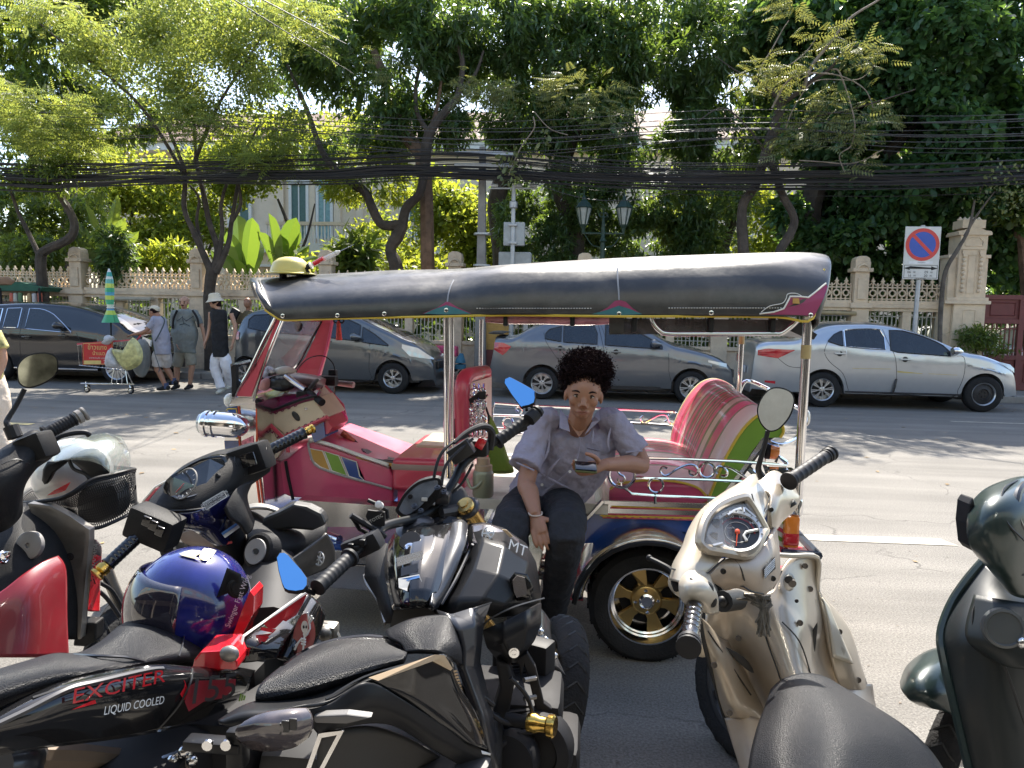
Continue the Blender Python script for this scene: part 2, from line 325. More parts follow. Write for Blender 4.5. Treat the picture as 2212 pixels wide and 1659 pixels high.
# fat pipe along the wall
single('pipe',tube([(px[5]+.2,YF-.2,1.78),(px[7]-.1,YF-.2,1.74)],.045,8),mat('ochre_pipe',(.42,.33,.18),.6,dirt=.4),'fat ochre pipe fixed along the wall just under its ledge right of the canopy','pipe')
single('fluorescent_lamp',join(bx(px[1]+.7,px[1]+2.0,YF-.3,YF-.15,1.76,1.81),bx(px[1]+.75,px[1]+1.95,YF-.27,YF-.18,1.73,1.76)),M_bar,'long pale lamp housing fixed under the wall ledge behind the striped umbrella','lamp')
# ---------------------------------------------------------------- gate pillar and gate
xg=AY(2083,620,YF-.1).x
gp=thing('gate_pillar','tall ornate cream gate pillar with beaded columns and an arched cap beside the maroon gate','pillar',(xg,YF-.1,0))
y0=YF-.1
def fr(x,z):return (x,y0-.28,z)
ob('shaft',join(bx(xg-.27,xg+.27,y0-.25,y0+.25,2.12,3.12),bx(xg-.42,xg-.27,y0-.17,y0+.25,2.12,2.95),bx(xg+.27,xg+.36,y0-.17,y0+.25,2.12,2.95),bx(xg-.45,xg-.25,y0-.2,y0+.25,2.95,3.02),bx(xg+.25,xg+.4,y0-.2,y0+.25,2.95,3.02)),M_st,gp,smooth=False,bev=.008)
ob('plinth',join(bx(xg-.32,xg+.32,y0-.29,y0+.25,.1,1.98),bx(xg-.5,xg-.32,y0-.2,y0+.25,.1,1.98)),M_st,gp,smooth=False,bev=.008)
ob('ledge',join(bx(xg-.52,xg+.40,y0-.34,y0+.27,1.98,2.05),bx(xg-.48,xg+.36,y0-.31,y0+.25,2.05,2.12)),M_st,gp,smooth=False,bev=.008)
cap=[bx(xg-.27,xg+.27,y0-.27,y0+.25,3.12,3.42),bx(xg-.33,xg+.33,y0-.31,y0+.27,3.42,3.47)]
cap.append(prism([fr(xg-.33,3.47),fr(xg+.33,3.47),fr(xg+.33,3.50),fr(xg+.2,3.52),fr(xg+.1,3.57),fr(xg-.1,3.57),fr(xg-.2,3.52),fr(xg-.33,3.50)],(0,.5,0)))
cap.append(bx(xg-.23,xg+.23,y0-.22,y0+.22,3.57,3.74))
for s in np.linspace(-.19,.19,5):cap.append(lathe((xg+s,y0,3.74),(0,0,1),[(.05,0),(.055,.03),(.02,.07),(.001,.09)],6))
ob('capital',join(*cap),M_st,gp,smooth=False,bev=.006)
ob('arch_panel',join(tube([(xg-.17,y0-.27,3.2),(xg-.17,y0-.27,3.3),(xg-.1,y0-.27,3.37),(xg+.1,y0-.27,3.37),(xg+.17,y0-.27,3.3),(xg+.17,y0-.27,3.2),(xg-.17,y0-.27,3.2)],.018,5)),M_st,gp)
for (a,b,c,d) in ((xg-.075,xg+.075,2.2,3.0),(xg-.12,xg+.12,1.1,1.85)):
    yy=y0-.25 if c > 2 else y0-.29
    ob('panel_moulding',tube([(a,yy,c),(b,yy,c),(b,yy,d),(a,yy,d)],.014,4,closed=True),M_st,gp,smooth=False)
for sx in (-.17,.17):
    for j in range(8):ob('bead',sph((xg+sx,y0-.27,2.26+j*.092),(.045,.045,.048),8,5),M_st,gp)
    ob('bracket',join(bx(xg+sx-.05,xg+sx+.05,y0-.3,y0-.25,3.02,3.1),bx(xg+sx-.035,xg+sx+.035,y0-.3,y0-.25,2.97,3.02)),M_st,gp,smooth=False)
M_gate=mat('maroon_gate_paint',(.17,.045,.042),.55,var=.1,dirt=.4,dirtcol=(.12,.06,.05))
gx0=xg+.42;gate=thing('gate','maroon painted panelled gate with vertical bars at the right end of the wall','gate',(gx0,YF+.1,0));yg=YF+.1
ob('frame',join(bx(gx0-.06,gx0+5,yg-.05,yg+.05,2.1,2.2),bx(gx0-.06,gx0+.14,yg-.06,yg+.05,.15,2.1),bx(gx0+.14,gx0+5,yg-.05,yg+.04,1.58,1.68),bx(gx0+.14,gx0+5,yg-.05,yg+.04,.80,.9),bx(gx0+.14,gx0+5,yg-.05,yg+.04,.15,.25)),M_gate,gate,smooth=False,bev=.006)
for j in range(6):
    a=gx0+.16+j*.78
    ob('stile',bx(a+.66,a+.77,yg-.055,yg+.04,.25,2.1),M_gate,gate,smooth=False)
    ob('panel',join(bx(a,a+.66,yg-.01,yg+.02,1.68,2.1),tube([(a+.08,yg-.015,1.76),(a+.58,yg-.015,1.76),(a+.58,yg-.015,2.03),(a+.08,yg-.015,2.03)],.014,4,closed=True)),M_gate,gate,smooth=False)
    ob('lower_panel',join(bx(a,a+.66,yg-.01,yg+.02,.25,.8),tube([(a+.08,yg-.015,.33),(a+.58,yg-.015,.33),(a+.58,yg-.015,.72),(a+.08,yg-.015,.72)],.014,4,closed=True)),M_gate,gate,smooth=False)
    [ob('bar_rail',bx(a,a+.66,yg-.015,yg+.015,z,z+.03),M_gate,gate,smooth=False) for z in (1.46,.98)]
    for k in range(7):ob('bar',bx(a+.05+k*.09,a+.075+k*.09,yg-.012,yg+.012,.9,1.58),M_gate,gate,smooth=False)
# ---------------------------------------------------------------- mansion behind the garden
YM=36.0
M_man=mat('cream_render',(.76,.62,.47),.9,var=.06,vs_=.6,dirt=.2,dirtcol=(.4,.33,.25));M_wh=mat('white_render',(.72,.70,.66),.8,var=.05)
M_shut=mat('green_shutter',(.09,.16,.14),.6);M_wglass=mat('bluish_window',(.25,.4,.42),.15,var=.2);M_roof=mat('red_roof_tile',(.22,.13,.10),.8,dirt=.3)
man=thing('mansion','cream two storey mansion with a balustraded balcony and shuttered windows glimpsed behind the trees','house',(-6,YM+3,0))
def MX(u):return AY(u,520,YM).x
ob('wall',join(bx(-26,18,YM+1.5,YM+8,0,9.5)),M_man,man,smooth=False)
[ob('lower_storey',bx(MX(a),MX(b),YM-.6,YM+1.5,0,4.3),M_man,man,smooth=False) for a,b in ((500,1000),(1520,1720))]
[ob('cornice',bx(MX(a),MX(b),YM-.9,YM+1.5,z,z+h),M_wh,man,smooth=False) for a,b,z,h in ((495,1010,4.3,.45),(495,1010,3.6,.12),(1515,1725,4.3,.45))]
ob('handrail',join(bx(MX(590),MX(1000),YM-.9,YM-.62,5.62,5.78),bx(MX(1525),MX(1720),YM-.9,YM-.62,5.62,5.78)),M_man,man,smooth=False)
bal=None
for xx in list(np.arange(MX(592),MX(1000),.17))+list(np.arange(MX(1528),MX(1718),.17)):
    if bal is None:bal=ob('baluster',lathe((xx,YM-.76,4.75),(0,0,1),[(.035,0),(.06,.25),(.03,.5),(.045,.62),(.035,.87)],6),M_wh,man,origin=(xx,YM-.76,4.75))
    else:inst(bal,(xx,YM-.76,4.75),man)
for u0,u1,z0,z1,m_,nm in ((632,663,5.2,7.9,M_shut,'shutter'),(690,715,5.2,8.2,M_wglass,'window'),(500,540,5.2,7.6,M_shut,'shutter'),(870,900,5.2,7.6,M_shut,'shutter'),(1440,1470,5.2,7.6,M_shut,'shutter')):
    a,b=MX(u0)*1.04,MX(u1)*1.04
    wv=ob(nm,join(bx(a,b,YM+1.38,YM+1.47,z0,z1)),m_,man,smooth=False)
    ob('frame',join(bx(a-.14,a,YM+1.3,YM+1.48,z0,z1),bx(b,b+.14,YM+1.3,YM+1.48,z0,z1),bx(a-.2,b+.2,YM+1.25,YM+1.48,z1,z1+.2),bx((a+b)/2-.03,(a+b)/2+.03,YM+1.33,YM+1.38,z0,z1)),M_wh,wv,smooth=False)
for u0 in (668,722,600,770):a=MX(u0)*1.04;ob('pilaster',bx(a,a+.35,YM+1.36,YM+1.5,4.8,9.2),M_man,man,smooth=False)
ob('eaves',bx(-26.8,18.8,YM+.6,YM+8.8,9.5,9.9),M_wh,man,smooth=False)
ob('roof',([(-27,YM+.4,9.9),(19,YM+.4,9.9),(19,YM+9,9.9),(-27,YM+9,9.9),(-23,YM+4.7,12.3),(15,YM+4.7,12.3)],[(0,1,5,4),(2,3,4,5),(0,4,3),(1,2,5)]),M_roof,man,smooth=False)
# ---------------------------------------------------------------- street furniture
M_con=mat('pole_concrete',(.27,.255,.23),.9,var=.15,vs_=4,bump=.3,bs=40,dirt=.3);M_gal=mat('galvanised_steel',(.45,.46,.47),.45,metal=.6,var=.1);M_dk=mat('black_rubber_plastic',(.015,.015,.017),.55,var=.2,spec=.25)
M_boxg=mat('pale_grey_cabinet',(.42,.44,.43),.5,dirt=.3,dirtcol=(.25,.24,.2))
YP=16.35
a=AY(1037,840,YP);b=AY(1046,100,YP)
up=thing('utility_pole','tall tapering concrete utility pole behind the tuk-tuk canopy carrying the cable bundles','pole',(a.x,YP,0))
ob('shaft',loft([[Vector((a.x+(b.x-a.x)*t+sx*(.13-.065*t),YP+sy*(.13-.065*t),.1+t*(b.z-2.2))) for sx,sy in ((-1,-1),(1,-1),(1,1),(-1,1))] for t in (0,.5,1)]),M_con,up,smooth=False,bev=.015)
for zz in (4.75,5.0):ob('crossarm',rbox((a.x+.05,YP-.2,zz),(1.3,.09,.09),.01,seg=1),M_gal,up,smooth=False)
for zz in (2.62,3.3):ob('clamp',lathe((a.x,YP,zz),(0,0,1),[(.19,0),(.19,.04)],12),M_gal,up)
# smaller steel post with box backs and a pan camera arm
c=AY(1107,560,16.2)
sp=thing('camera_post','slim grey steel post carrying a square junction box in front of the cabinet','post',(c.x,16.2,0))
ob('post',join(tube([(c.x,16.2,.1),(c.x,16.2,4.35)],[.055,.045],10)),M_gal,sp)
ob('junction_box',rbox((c.x+.02,16.3,3.32),(.46,.16,.5),.02),M_boxg,sp)
for zz in (3.12,3.5):
    ob('clamp',rbox((c.x,16.17,zz),(.18,.1,.05),.01),M_gal,sp)
ob('top_collar',lathe((c.x,16.2,3.85),(0,0,1),[(.06,0),(.09,.02),(.09,.14),(.06,.16)],12),M_gal,sp)
ob('cross_arm',tube([(c.x-.5,16.2,4.28),(c.x+.5,16.2,4.28)],.02,6),M_gal,sp)
for s in (-.42,.1,.42):ob('insulator',rbox((c.x+s,16.2,4.34),(.16,.08,.07),.02),M_gal,sp)
cb=thing('electrical_cabinet','large pale grey electrical cabinet mounted high behind the slim steel post','cabinet',(c.x,16.55,0))
ob('cabinet',join(rbox((c.x+.02,16.6,2.2),(.72,.28,1.5),.02,seg=1)),M_boxg,cb,smooth=False)
ob('door',join(rbox((c.x-.16,16.45,2.2),(.33,.02,1.42),.006,seg=1)),M_boxg,cb,smooth=False);ob('door',join(rbox((c.x+.2,16.45,2.2),(.33,.02,1.42),.006,seg=1)),M_boxg,cb,smooth=False)
ob('leg',join(bx(c.x-.3,c.x-.2,16.5,16.65,.13,1.45),bx(c.x+.24,c.x+.34,16.5,16.65,.13,1.45)),M_gal,cb,smooth=False)
# twin lantern street lamp
M_lg=mat('dark_green_cast_iron',(.03,.065,.05),.5,var=.2);M_lgl=mat('frosted_lantern_glass',(.5,.55,.52),.25,var=.1)
YL=17.9;c=AY(1301,560,YL);lp=thing('street_lamp','dark green cast iron street lamp with two glazed lanterns in the shade behind the wall','lamp',(c.x,YL,0))
ob('post',lathe((c.x,YL,0),(0,0,1),[(.16,0),(.16,.5),(.09,.6),(.07,1.5),(.055,3.3),(.09,3.34),(.05,3.4),(.05,3.6),(.03,3.9)],12),M_lg,lp)
ob('finial',join(ring((c.x-.05,YL,3.95),(0,1,0),.05,.012,12,5),ring((c.x+.05,YL,3.95),(0,1,0),.05,.012,12,5),tube([(c.x,YL,3.9),(c.x,YL,4.1)],[.015,.004],5)),M_lg,lp)
ob('arm',join(tube([(c.x-.5,YL,3.52),(c.x+.5,YL,3.52)],.025,6),*[tube([(c.x+s*.06,YL,3.2),(c.x+s*.25,YL,3.25),(c.x+s*.42,YL,3.48)],.014,5,smooth=4) for s in (-1,1)]),M_lg,lp)
for s in (-1,1):
    xx=c.x+s*.47
    ln=ob('lantern',join(lathe((xx,YL,3.52),(0,0,1),[(.03,0),(.05,.12),(.09,.18),(.09,.2)],6),lathe((xx,YL,4.1),(0,0,1),[(.2,0),(.21,.02),(.12,.14),(.05,.2),(.05,.26),(.015,.3),(.004,.42)],6),*[tube([(xx+.09*math.cos(q),YL+.09*math.sin(q),3.72),(xx+.19*math.cos(q),YL+.19*math.sin(q),4.12)],.011,4) for q in [k*PI/3 for k in range(6)]]),M_lg,lp,smooth=False)
    ob('lantern_glass',lathe((xx,YL,3.73),(0,0,1),[(.083,0),(.178,.37)],6),M_lgl,ln,smooth=False)
# no parking sign
YS=15.85;c=AY(1982,640,YS);t0=AY(1951,489,YS);t1=AY(2030,489,YS);b0=AY(1943,603,YS);b1=AY(2022,603,YS)
M_sw=mat('white_sign_sheet',(.66,.65,.60),.4,var=.03,dirt=.15);M_red=mat('sign_red',(.62,.06,.05),.4,var=.05);M_blue=mat('sign_blue',(.045,.10,.42),.4,var=.05);M_blk=mat('sign_black',(.02,.02,.02),.5)
sg=thing('no_parking_sign','white no parking sign with hours on a grey pole behind the silver car','sign',(c.x,YS,0))
zt,zb=t0.z,b0.z;hw=(t1.x-t0.x)/2*.985;xc=(AY(1991,545,YS).x)
ob('pole',tube([(xc-.02,YS+.06,.1),(xc+.01,YS+.06,zt+.03)],.045,12),M_gal,sg)
ob('plate',rbox((xc,YS,(zt+zb)/2),(hw*2,.02,zt-zb),.009,seg=1),M_sw,sg,smooth=False)
def disc(c_,r0,r1,y,m_,nm,n=40):
    R=[[Vector((c_[0]+r*math.cos(2*PI*k/n),y,c_[1]+r*math.sin(2*PI*k/n))) for k in range(n)] for r in (r0,r1)]
    ob(nm,loft(R,cap=False) if r0 > 0 else sheet(R[1]),m_,sg,smooth=False)
dc=(xc-.0,zt-.36);disc(dc,0,.262,YS-.0125,M_blue,'blue_disc');disc(dc,.255,.325,YS-.0145,M_red,'red_ring')
q=math.radians(-45);d_=Vector((math.cos(q),0,math.sin(q)));n_=Vector((math.sin(q),0,-math.cos(q)));o_=Vector((dc[0],YS-.0135,dc[1]))
ob('red_bar',sheet([o_-d_*.26+n_*.033,o_+d_*.26+n_*.033,o_+d_*.26-n_*.033,o_-d_*.26-n_*.033]),M_red,sg,smooth=False)
zl=zt-.74;fw=hw*.93
ob('sticker',bx(xc-.23,xc+.22,YS-.0135,YS-.011,zl-.002,zl+.05),mat('pale_sticker',(.75,.75,.74),.5),sg,smooth=False)
ob('border_line',join(*[bx(*e,YS-.0125,YS-.0115,*g) for e,g in (((xc-fw,xc+fw),(zl-.035,zl-.027)),((xc-fw,xc+fw),(zb+.025,zb+.033)),((xc-fw,xc-fw+.008),(zb+.025,zl-.03)),((xc+fw-.008,xc+fw),(zb+.025,zl-.03)))]),M_blk,sg,smooth=False)
za=zl-.09
ob('double_arrow',prism([(xc+s*x_,YS-.011,za+z_) for s,x_,z_ in ((1,.33,0),(1,.2,.04),(1,.22,.014),(-1,.22,.014),(-1,.2,.04),(-1,.33,0),(-1,.2,-.04),(-1,.22,-.014),(1,.22,-.014),(1,.2,-.04))],(0,-.002,0)),M_blk,sg,smooth=False)
X_,Z_=(1,0,0),(0,0,1)
for s_,dx,dz,h in (('06',-.22,-.17,.05),('00',-.12,-.17,.033),('-',0,-.17,.02),('09',.11,-.17,.05),('00',.21,-.17,.033),('16',-.21,-.24,.05),('00',-.11,-.24,.033),('-',0,-.24,.02),('20',.1,-.24,.05),('00',.2,-.24,.033)):
    text(s_,(xc+dx,YS-.0125,zl+dz),X_,Z_,h,M_blk,'lettering',sg)
text('เว้นวันอาทิตย์',(xc,YS-.0125,zl-.3),X_,Z_,.028,M_blk,'lettering',sg)
text('- ห้ามจอดรถ -',(xc,YS-.015,zl+.024),X_,Z_,.022,M_blk,'lettering',sg)
# ---------------------------------------------------------------- overhead cables
M_cab=mat('black_cable',(.012,.012,.014),.5,var=.2);M_cab2=mat('grey_cable',(.05,.05,.055),.5,var=.2)
polex=up.location.x
YC=15.9
def cable(pts,r,y,m=M_cab,lab='black overhead cable strung across the street in front of the trees',grp='overhead cables'):
    P=[AY(u,v,y) for u,v in pts];d=(P[1]-P[0]).normalized();e=(P[-1]-P[-2]).normalized()
    P=[P[0]-Vector((14,0,-.8))]+P+[P[-1]+Vector((14,0,.8))]
    return tag(ob('overhead_cable',tube(cr(P,7),r,5,cap=False),m),lab,'cable',grp)
for (ys,r) in (((385,383,382,386,380,372,384,386,380,384),.04),((398,398,390,378,376,364,374,388,392,384),.042),((352,354,356,368,369,358,372,378,376,380),.026),((409,404,398,390,384,378,386,392,388,396),.02)):
    cable(list(zip((-20,150,330,500,700,860,1100,1500,1800,2230),ys)),r,YC,lab='thick bundle of black cables sagging across the whole street in front of the trees',grp='thick cable bundles')
for i in range(30):
    t=i/29;y1,y2,y3=340+55*t+rng.normal(0,7),325+62*t+rng.normal(0,6),345+58*t+rng.normal(0,7);mid=(y1+y2)/2
    cable([(-20,y1+20*(1-t)),(330,(y1+y2)/2+18-14*t),(700,y2+12),(1000,y2),(1350,(y2+y3)/2+16),(1750,y3+12),(2230,y3+rng.normal(0,3))],float(rng.choice([.007,.010,.014])),YC+rng.uniform(-.25,.3))
for i in range(9):
    y1=225+i*11+rng.normal(0,4);y2=222+i*9+rng.normal(0,4)
    cable([(-20,y1),(500,y2+16),(1040,y1+40),(1600,y2+20),(2230,y1+rng.normal(18,6))],float(rng.choice([.006,.009])),YC+rng.uniform(-.3,.5),M_cab2,'thin grey wire strung high across the foliage above the thick cable bundles','thin high wires')
cw=[Z2(1050,1055),Z2(1400,1165),Z2(1650,1190),Z2(1850,1170),Z2(2010,1135)]
tag(ob('sagging_wire',tube(cr([AY(*q,YC) for q in cw],6),.008,5),M_cab2),'single thin wire sagging low over the twin lantern lamp','cable')
for k,(p_,q_) in enumerate(((Z1(1390,0),Z1(2100,440)),(Z1(1560,0),Z1(2050,260)))):
    A_=AY(*p_,9);B_=AY(*q_,15.5);tag(ob('service_wire',tube([A_-(B_-A_)*1.5,A_,B_],.008,5),M_cab2),'thin wire slanting down across the street at top left, %s of two' % ('lower','upper')[k],'cable')

# shophouse row behind the photographer, seen in the reflections
sh_=thing('shophouse_row','three storey beige shophouse row across the pavement behind the parked motorcycles','building',(0,-8,0))
M_shw=mat('shophouse_wall',(.34,.30,.25),.9,var=.1,vs_=1,dirt=.5,dirtcol=(.14,.12,.1));M_shd=mat('dark_shop_front',(.03,.03,.032),.4)
ob('wall',bx(-30,30,-14,-4.5,0,11),M_shw,sh_,smooth=False)
M_aw=mat('sky_screen_awning_cloth',(.06,.065,.07),.9)
for k in range(12):
    x=-27.5+k*5
    ob('shop_front',bx(x-2.1,x+2.1,-4.52,-4.4,.2,2.9),M_shd,sh_,smooth=False);ob('awning',prism([(x-2.4,-4.45,3.9),(x-2.4,-.9,3.1),(x-2.4,-.9,3.14),(x-2.4,-4.45,3.98)],(4.8,0,0)),M_aw,sh_,smooth=False)  # unseen deep awnings, added to keep bright sky out of the motorcycle reflections
    for z in (4.6,7.6):ob('window',bx(x-1.5,x+1.5,-4.55,-4.44,z,z+1.8),M_wglass,sh_,smooth=False)
# ================================================================ TREES
def leaf_tpl(kind):
    if kind == 'mango':P=[(0,0,0),(.38,.13,.03),(1,0,-.12),(.38,-.13,.03),(.42,0,-.0)];F=[(0,4,1),(1,4,2),(0,3,4),(3,2,4)]
    elif kind == 'broad':P=[(0,0,0),(.3,.17,.04),(.72,.25,.03),(1,0,-.06),(.72,-.25,.03),(.3,-.17,.04),(.5,0,-.02)];F=[(0,6,1),(1,6,2),(2,6,3),(3,6,4),(4,6,5),(5,6,0)]
    elif kind == 'small':P=[(0,0,0),(.5,.3,.05),(1,0,0),(.5,-.3,.05)];F=[(0,2,1),(0,3,2)]
    elif kind == 'pinnate':
        P=[];F=[]
        for i in range(7):
            x=.12+i*.125
            for s in (-1,1):
                n=len(P);d=(.07,s*(.26-.02*i))
                P += [(x,0,-.15*x*x),(x+d[0]*.3-.025,d[1]*.5,-.15*x*x-.02),(x+d[0]+.03,d[1],-.15*x*x-.08),(x+d[0]*.5+.045,d[1]*.5,-.15*x*x-.02)];F += [(n,n+1,n+2),(n,n+2,n+3)]
    P=np.array(P,float);T=[tuple(f) for f in F];return P,np.array(T)
def unit(v):return v/np.maximum(np.linalg.norm(v,axis=-1,keepdims=True),1e-9)
def leaves(pos,dirs,size,kind,droop=.0):             # arrays -> one big array mesh
    P,T=leaf_tpl(kind);n=len(pos);d=unit(dirs)
    up=unit(rng.normal(0,.55,(n,3))+np.array([0,0,1.]));y=unit(np.cross(up,d));z=np.cross(d,y)
    R=np.stack([d,y,z],2);V=np.einsum('nij,kj->nki',R,P)*size[:,None,None]+pos[:,None,:]
    F=(T[None]+np.arange(n)[:,None,None]*len(P)).reshape(-1,3);return V.reshape(-1,3),F
def np_ob(name,V,F,m,par,**k):
    me=bpy.data.meshes.new(name);o=np.array(wl(par)) if par is not None else np.zeros(3)
    me.vertices.add(len(V));me.vertices.foreach_set('co',(V-o).astype(np.float32).ravel());nf=len(F)
    me.loops.add(nf*3);me.loops.foreach_set('vertex_index',F.astype(np.int32).ravel());me.polygons.add(nf);me.polygons.foreach_set('loop_start',np.arange(0,nf*3,3,dtype=np.int32))
    me.update(calc_edges=True);me.materials.append(m);x=bpy.data.objects.new(name,me);COL.objects.link(x);x.parent=par;return x
def blob_points(c,r,n,shell=.45,lump=.35,dens=.0):
    p=unit(rng.normal(0,1,(n*2,3)));rr=rng.uniform(shell,1,n*2)**.7
    q=p*rr[:,None]*np.array(r)+np.array(c)
    f=np.array([mnoise.noise(Vector(v*.95)) for v in q]);q=q[f > dens-.12*rng.random(len(q))];return q[:n]
def crown(name,blobs,kind,size,m,par,per=9,lf=None,droop=-.3,spread=.5,dens=.0):
    Vs=[];Fs=[];off=0
    for c,r,n in blobs:
        q=blob_points(c,r,n,dens=dens)
        axis=unit((q-np.array(c))/np.array(r)*np.array([1,1,.6])+np.array([0,0,droop])+rng.normal(0,.45,q.shape))
        pos=np.repeat(q,per,0);ax=np.repeat(axis,per,0)
        if kind == 'small':pos=pos+rng.normal(0,.22,pos.shape);d=unit(rng.normal(0,1,pos.shape)+ax*.3)
        elif kind == 'pinnate':d=unit(ax*np.array([1,1,.2])+rng.normal(0,.6,pos.shape)*np.array([1,1,.3]));pos=pos+rng.normal(0,.12,pos.shape)
        else:d=unit(rng.normal(0,1,pos.shape)+ax*.9+np.array([0,0,-.35]));pos=pos+rng.normal(0,.05,pos.shape)
        s=rng.uniform(.65,1.25,len(pos))*size
        V,F=leaves(pos,d,s,kind);Vs.append(V);Fs.append(F+off);off += len(V)
    return np_ob(name,np.concatenate(Vs),np.concatenate(Fs),m,par)
ML_mango=leafmat('mango_leaf',(.065,.115,.05),(.20,.33,.05),.36,.5,.4)
ML_broad=leafmat('broad_leaf',(.06,.125,.055),(.18,.34,.06),.33,.5,.38)
ML_yell=leafmat('sunlit_feather_leaf',(.12,.165,.05),(.38,.48,.11),.45,.5,.48)
ML_bright=leafmat('backlit_garden_leaf',(.09,.14,.025),(.42,.52,.06),.5,.5,.55)
ML_mid=leafmat('mid_green_leaf',(.07,.11,.035),(.26,.38,.05),.42,.5,.45)
ML_pale=leafmat('dusty_feather_leaf',(.15,.18,.08),(.26,.3,.08),.55,.4,.35)
ML_ban=leafmat('banana_leaf',(.10,.16,.03),(.20,.34,.04),.45,.3,.4)
def barkmat(name,col):return mat(name,col,.95,var=.35,vs_=5,bump=.9,bs=22,dirt=.5,dirtcol=(col[0]*.4,col[1]*.4,col[2]*.4))
MB_dark=barkmat('dark_bark',(.075,.06,.048));MB_grey=barkmat('grey_bark',(.13,.11,.09));MB_red=barkmat('reddish_bark',(.17,.11,.075));MB_twig=barkmat('dry_twig',(.26,.21,.16))
def limb(pts,r,Y,n=8,bend=0.):
    P=[AY(u,v,Y+(bend*i/max(len(pts)-1,1))) for i,(u,v) in enumerate(pts)]
    T=cr(P,6);m=len(T);rad=[np.interp(i/(m-1),np.linspace(0,1,len(r)),r)*(1+.10*mnoise.noise(T[i]*2.3)) for i in range(m)];return tube(T,rad,n)
def PB(u,v,Y,ru,rv,rd,n):c=AY(u,v,Y);k=Y/FPX;return (tuple(c),(ru*k,rd,rv*k),n)
def tree(name,label,Y,base,limbs,crowns,bark,cat='tree',group=None):
    b=AY(*base,Y);t=thing(name,label,cat,(b.x,Y,.1),group)
    for i,(pts,r,*bend) in enumerate(limbs):ob('trunk' if i == 0 else 'branch',limb(pts,r,Y,bend=bend[0] if bend else 0),bark,t)
    for cargs in crowns:crown('crown',cargs[0],cargs[1],cargs[2],cargs[3],t,**(cargs[4] if len(cargs) > 4 else {}))
    return t
# feathery street tree, left
t=tree('street_tree','yellow green feathery street tree with a fan of bare stems at left',16.5,(456,700),
     [([(457,800),(455,700),(452,640),(458,585)],[.17,.15,.14,.13]),([(458,590),(440,550),(418,500),(398,450),(400,380),(385,330),(350,250)],[.10,.07,.06,.045,.03],-.5),([(460,590),(470,540),(452,480),(440,420),(425,350),(420,250),(430,160)],[.10,.07,.06,.04,.02],.3),
      ([(465,590),(492,530),(500,480),(512,410),(530,330),(560,270)],[.09,.06,.05,.04,.02],.4),([(470,570),(480,500),(478,440),(494,380),(500,330)],[.07,.05,.04,.03,.015]),([(440,550),(425,480),(430,430),(410,400)],[.05,.04,.03,.02]),([(500,480),(520,440),(516,380),(540,340)],[.05,.04,.03,.015]),
      ([(400,380),(320,250),(230,160),(120,80),(40,10)],[.05,.035,.02,.012],-1.5),([(420,350),(470,230),(540,120),(600,20)],[.05,.035,.02,.012],-1)],
     [([PB(300,120,16,150,75,1.3,520),PB(450,60,16.2,150,70,1.3,470),PB(480,180,16,140,80,1.2,430),PB(330,230,15.8,100,55,1.0,200),PB(600,250,16,60,40,.8,90),PB(580,60,16,60,60,.9,90)],'small',.085,ML_yell,dict(per=17,dens=.08)),
      ([PB(150,60,15.2,110,45,1.0,70),PB(80,230,15.4,110,60,1.0,110),PB(130,300,15.5,70,40,.8,70),PB(290,55,15.5,50,40,.7,40),PB(650,40,15.0,50,45,.7,50),PB(620,350,15.6,60,45,.7,60),PB(560,320,15.6,70,40,.7,50),PB(430,260,15.5,90,40,.9,60)],'pinnate',.42,ML_yell,dict(per=4,dens=.05))],MB_dark)
# leaning tree far left
tree('street_tree','dark crooked street tree leaning right at the far left of the wall',16.5,(95,700),
     [([(98,780),(95,700),(92,620),(88,560),(100,540),(150,515),(160,480),(135,430),(110,390),(95,330)],[.15,.14,.12,.11,.10,.09,.07,.06]),([(135,430),(90,370),(60,320),(75,280),(140,255),(195,240)],[.07,.06,.05,.035,.02]),([(88,560),(60,500),(40,460),(20,400)],[.06,.05,.04,.03])],
     [([PB(60,350,16.5,90,70,1.2,260),PB(170,380,16.6,80,50,1,160)],'mango',.2,ML_mid,{})],MB_dark)
# S curved tree and its straight neighbour
tree('mango_tree','dark barked tree with an S shaped trunk and wide limbs left of the straight trunk',17.4,(862,700),
     [([Z2(345,1900),Z2(335,1600),Z2(300,1480),Z2(340,1400),Z2(375,1320)],[.2,.17,.13,.15,.14]),([Z2(375,1330),Z2(250,1330),Z2(190,1230),Z2(150,1140),Z2(60,1080),Z1(2133,1120),Z1(2000,1020),Z1(1900,880),Z1(1830,680),Z1(1780,560),Z1(1700,380)],[.13,.11,.1,.1,.09,.07,.05,.03]),
      ([Z2(370,1330),Z2(395,1230),Z2(470,1150),Z2(495,1040),Z2(505,950),Z2(530,790),Z2(640,640),Z2(700,560),Z2(720,330),Z2(600,180)],[.13,.11,.10,.12,.13,.1,.08,.06,.04]),([Z2(530,790),Z2(450,640),Z2(470,400),Z2(560,250)],[.07,.05,.04,.02]),([Z2(690,560),Z2(800,440),Z2(850,300)],[.05,.04,.02])],
     [([PB(820,130,18.5,220,120,2.2,1500),PB(1000,60,18.6,200,90,2.2,1200),PB(880,270,18.4,150,60,1.4,550),PB(700,60,19,130,90,1.8,600)],'mango',.25,ML_mango,dict(per=8,dens=.04)),
      ([PB(770,400,18,80,40,1.0,150),PB(690,545,18,40,30,.7,30),PB(830,380,18.5,60,70,1,150)],'mango',.2,ML_bright,dict(per=8))],MB_dark)
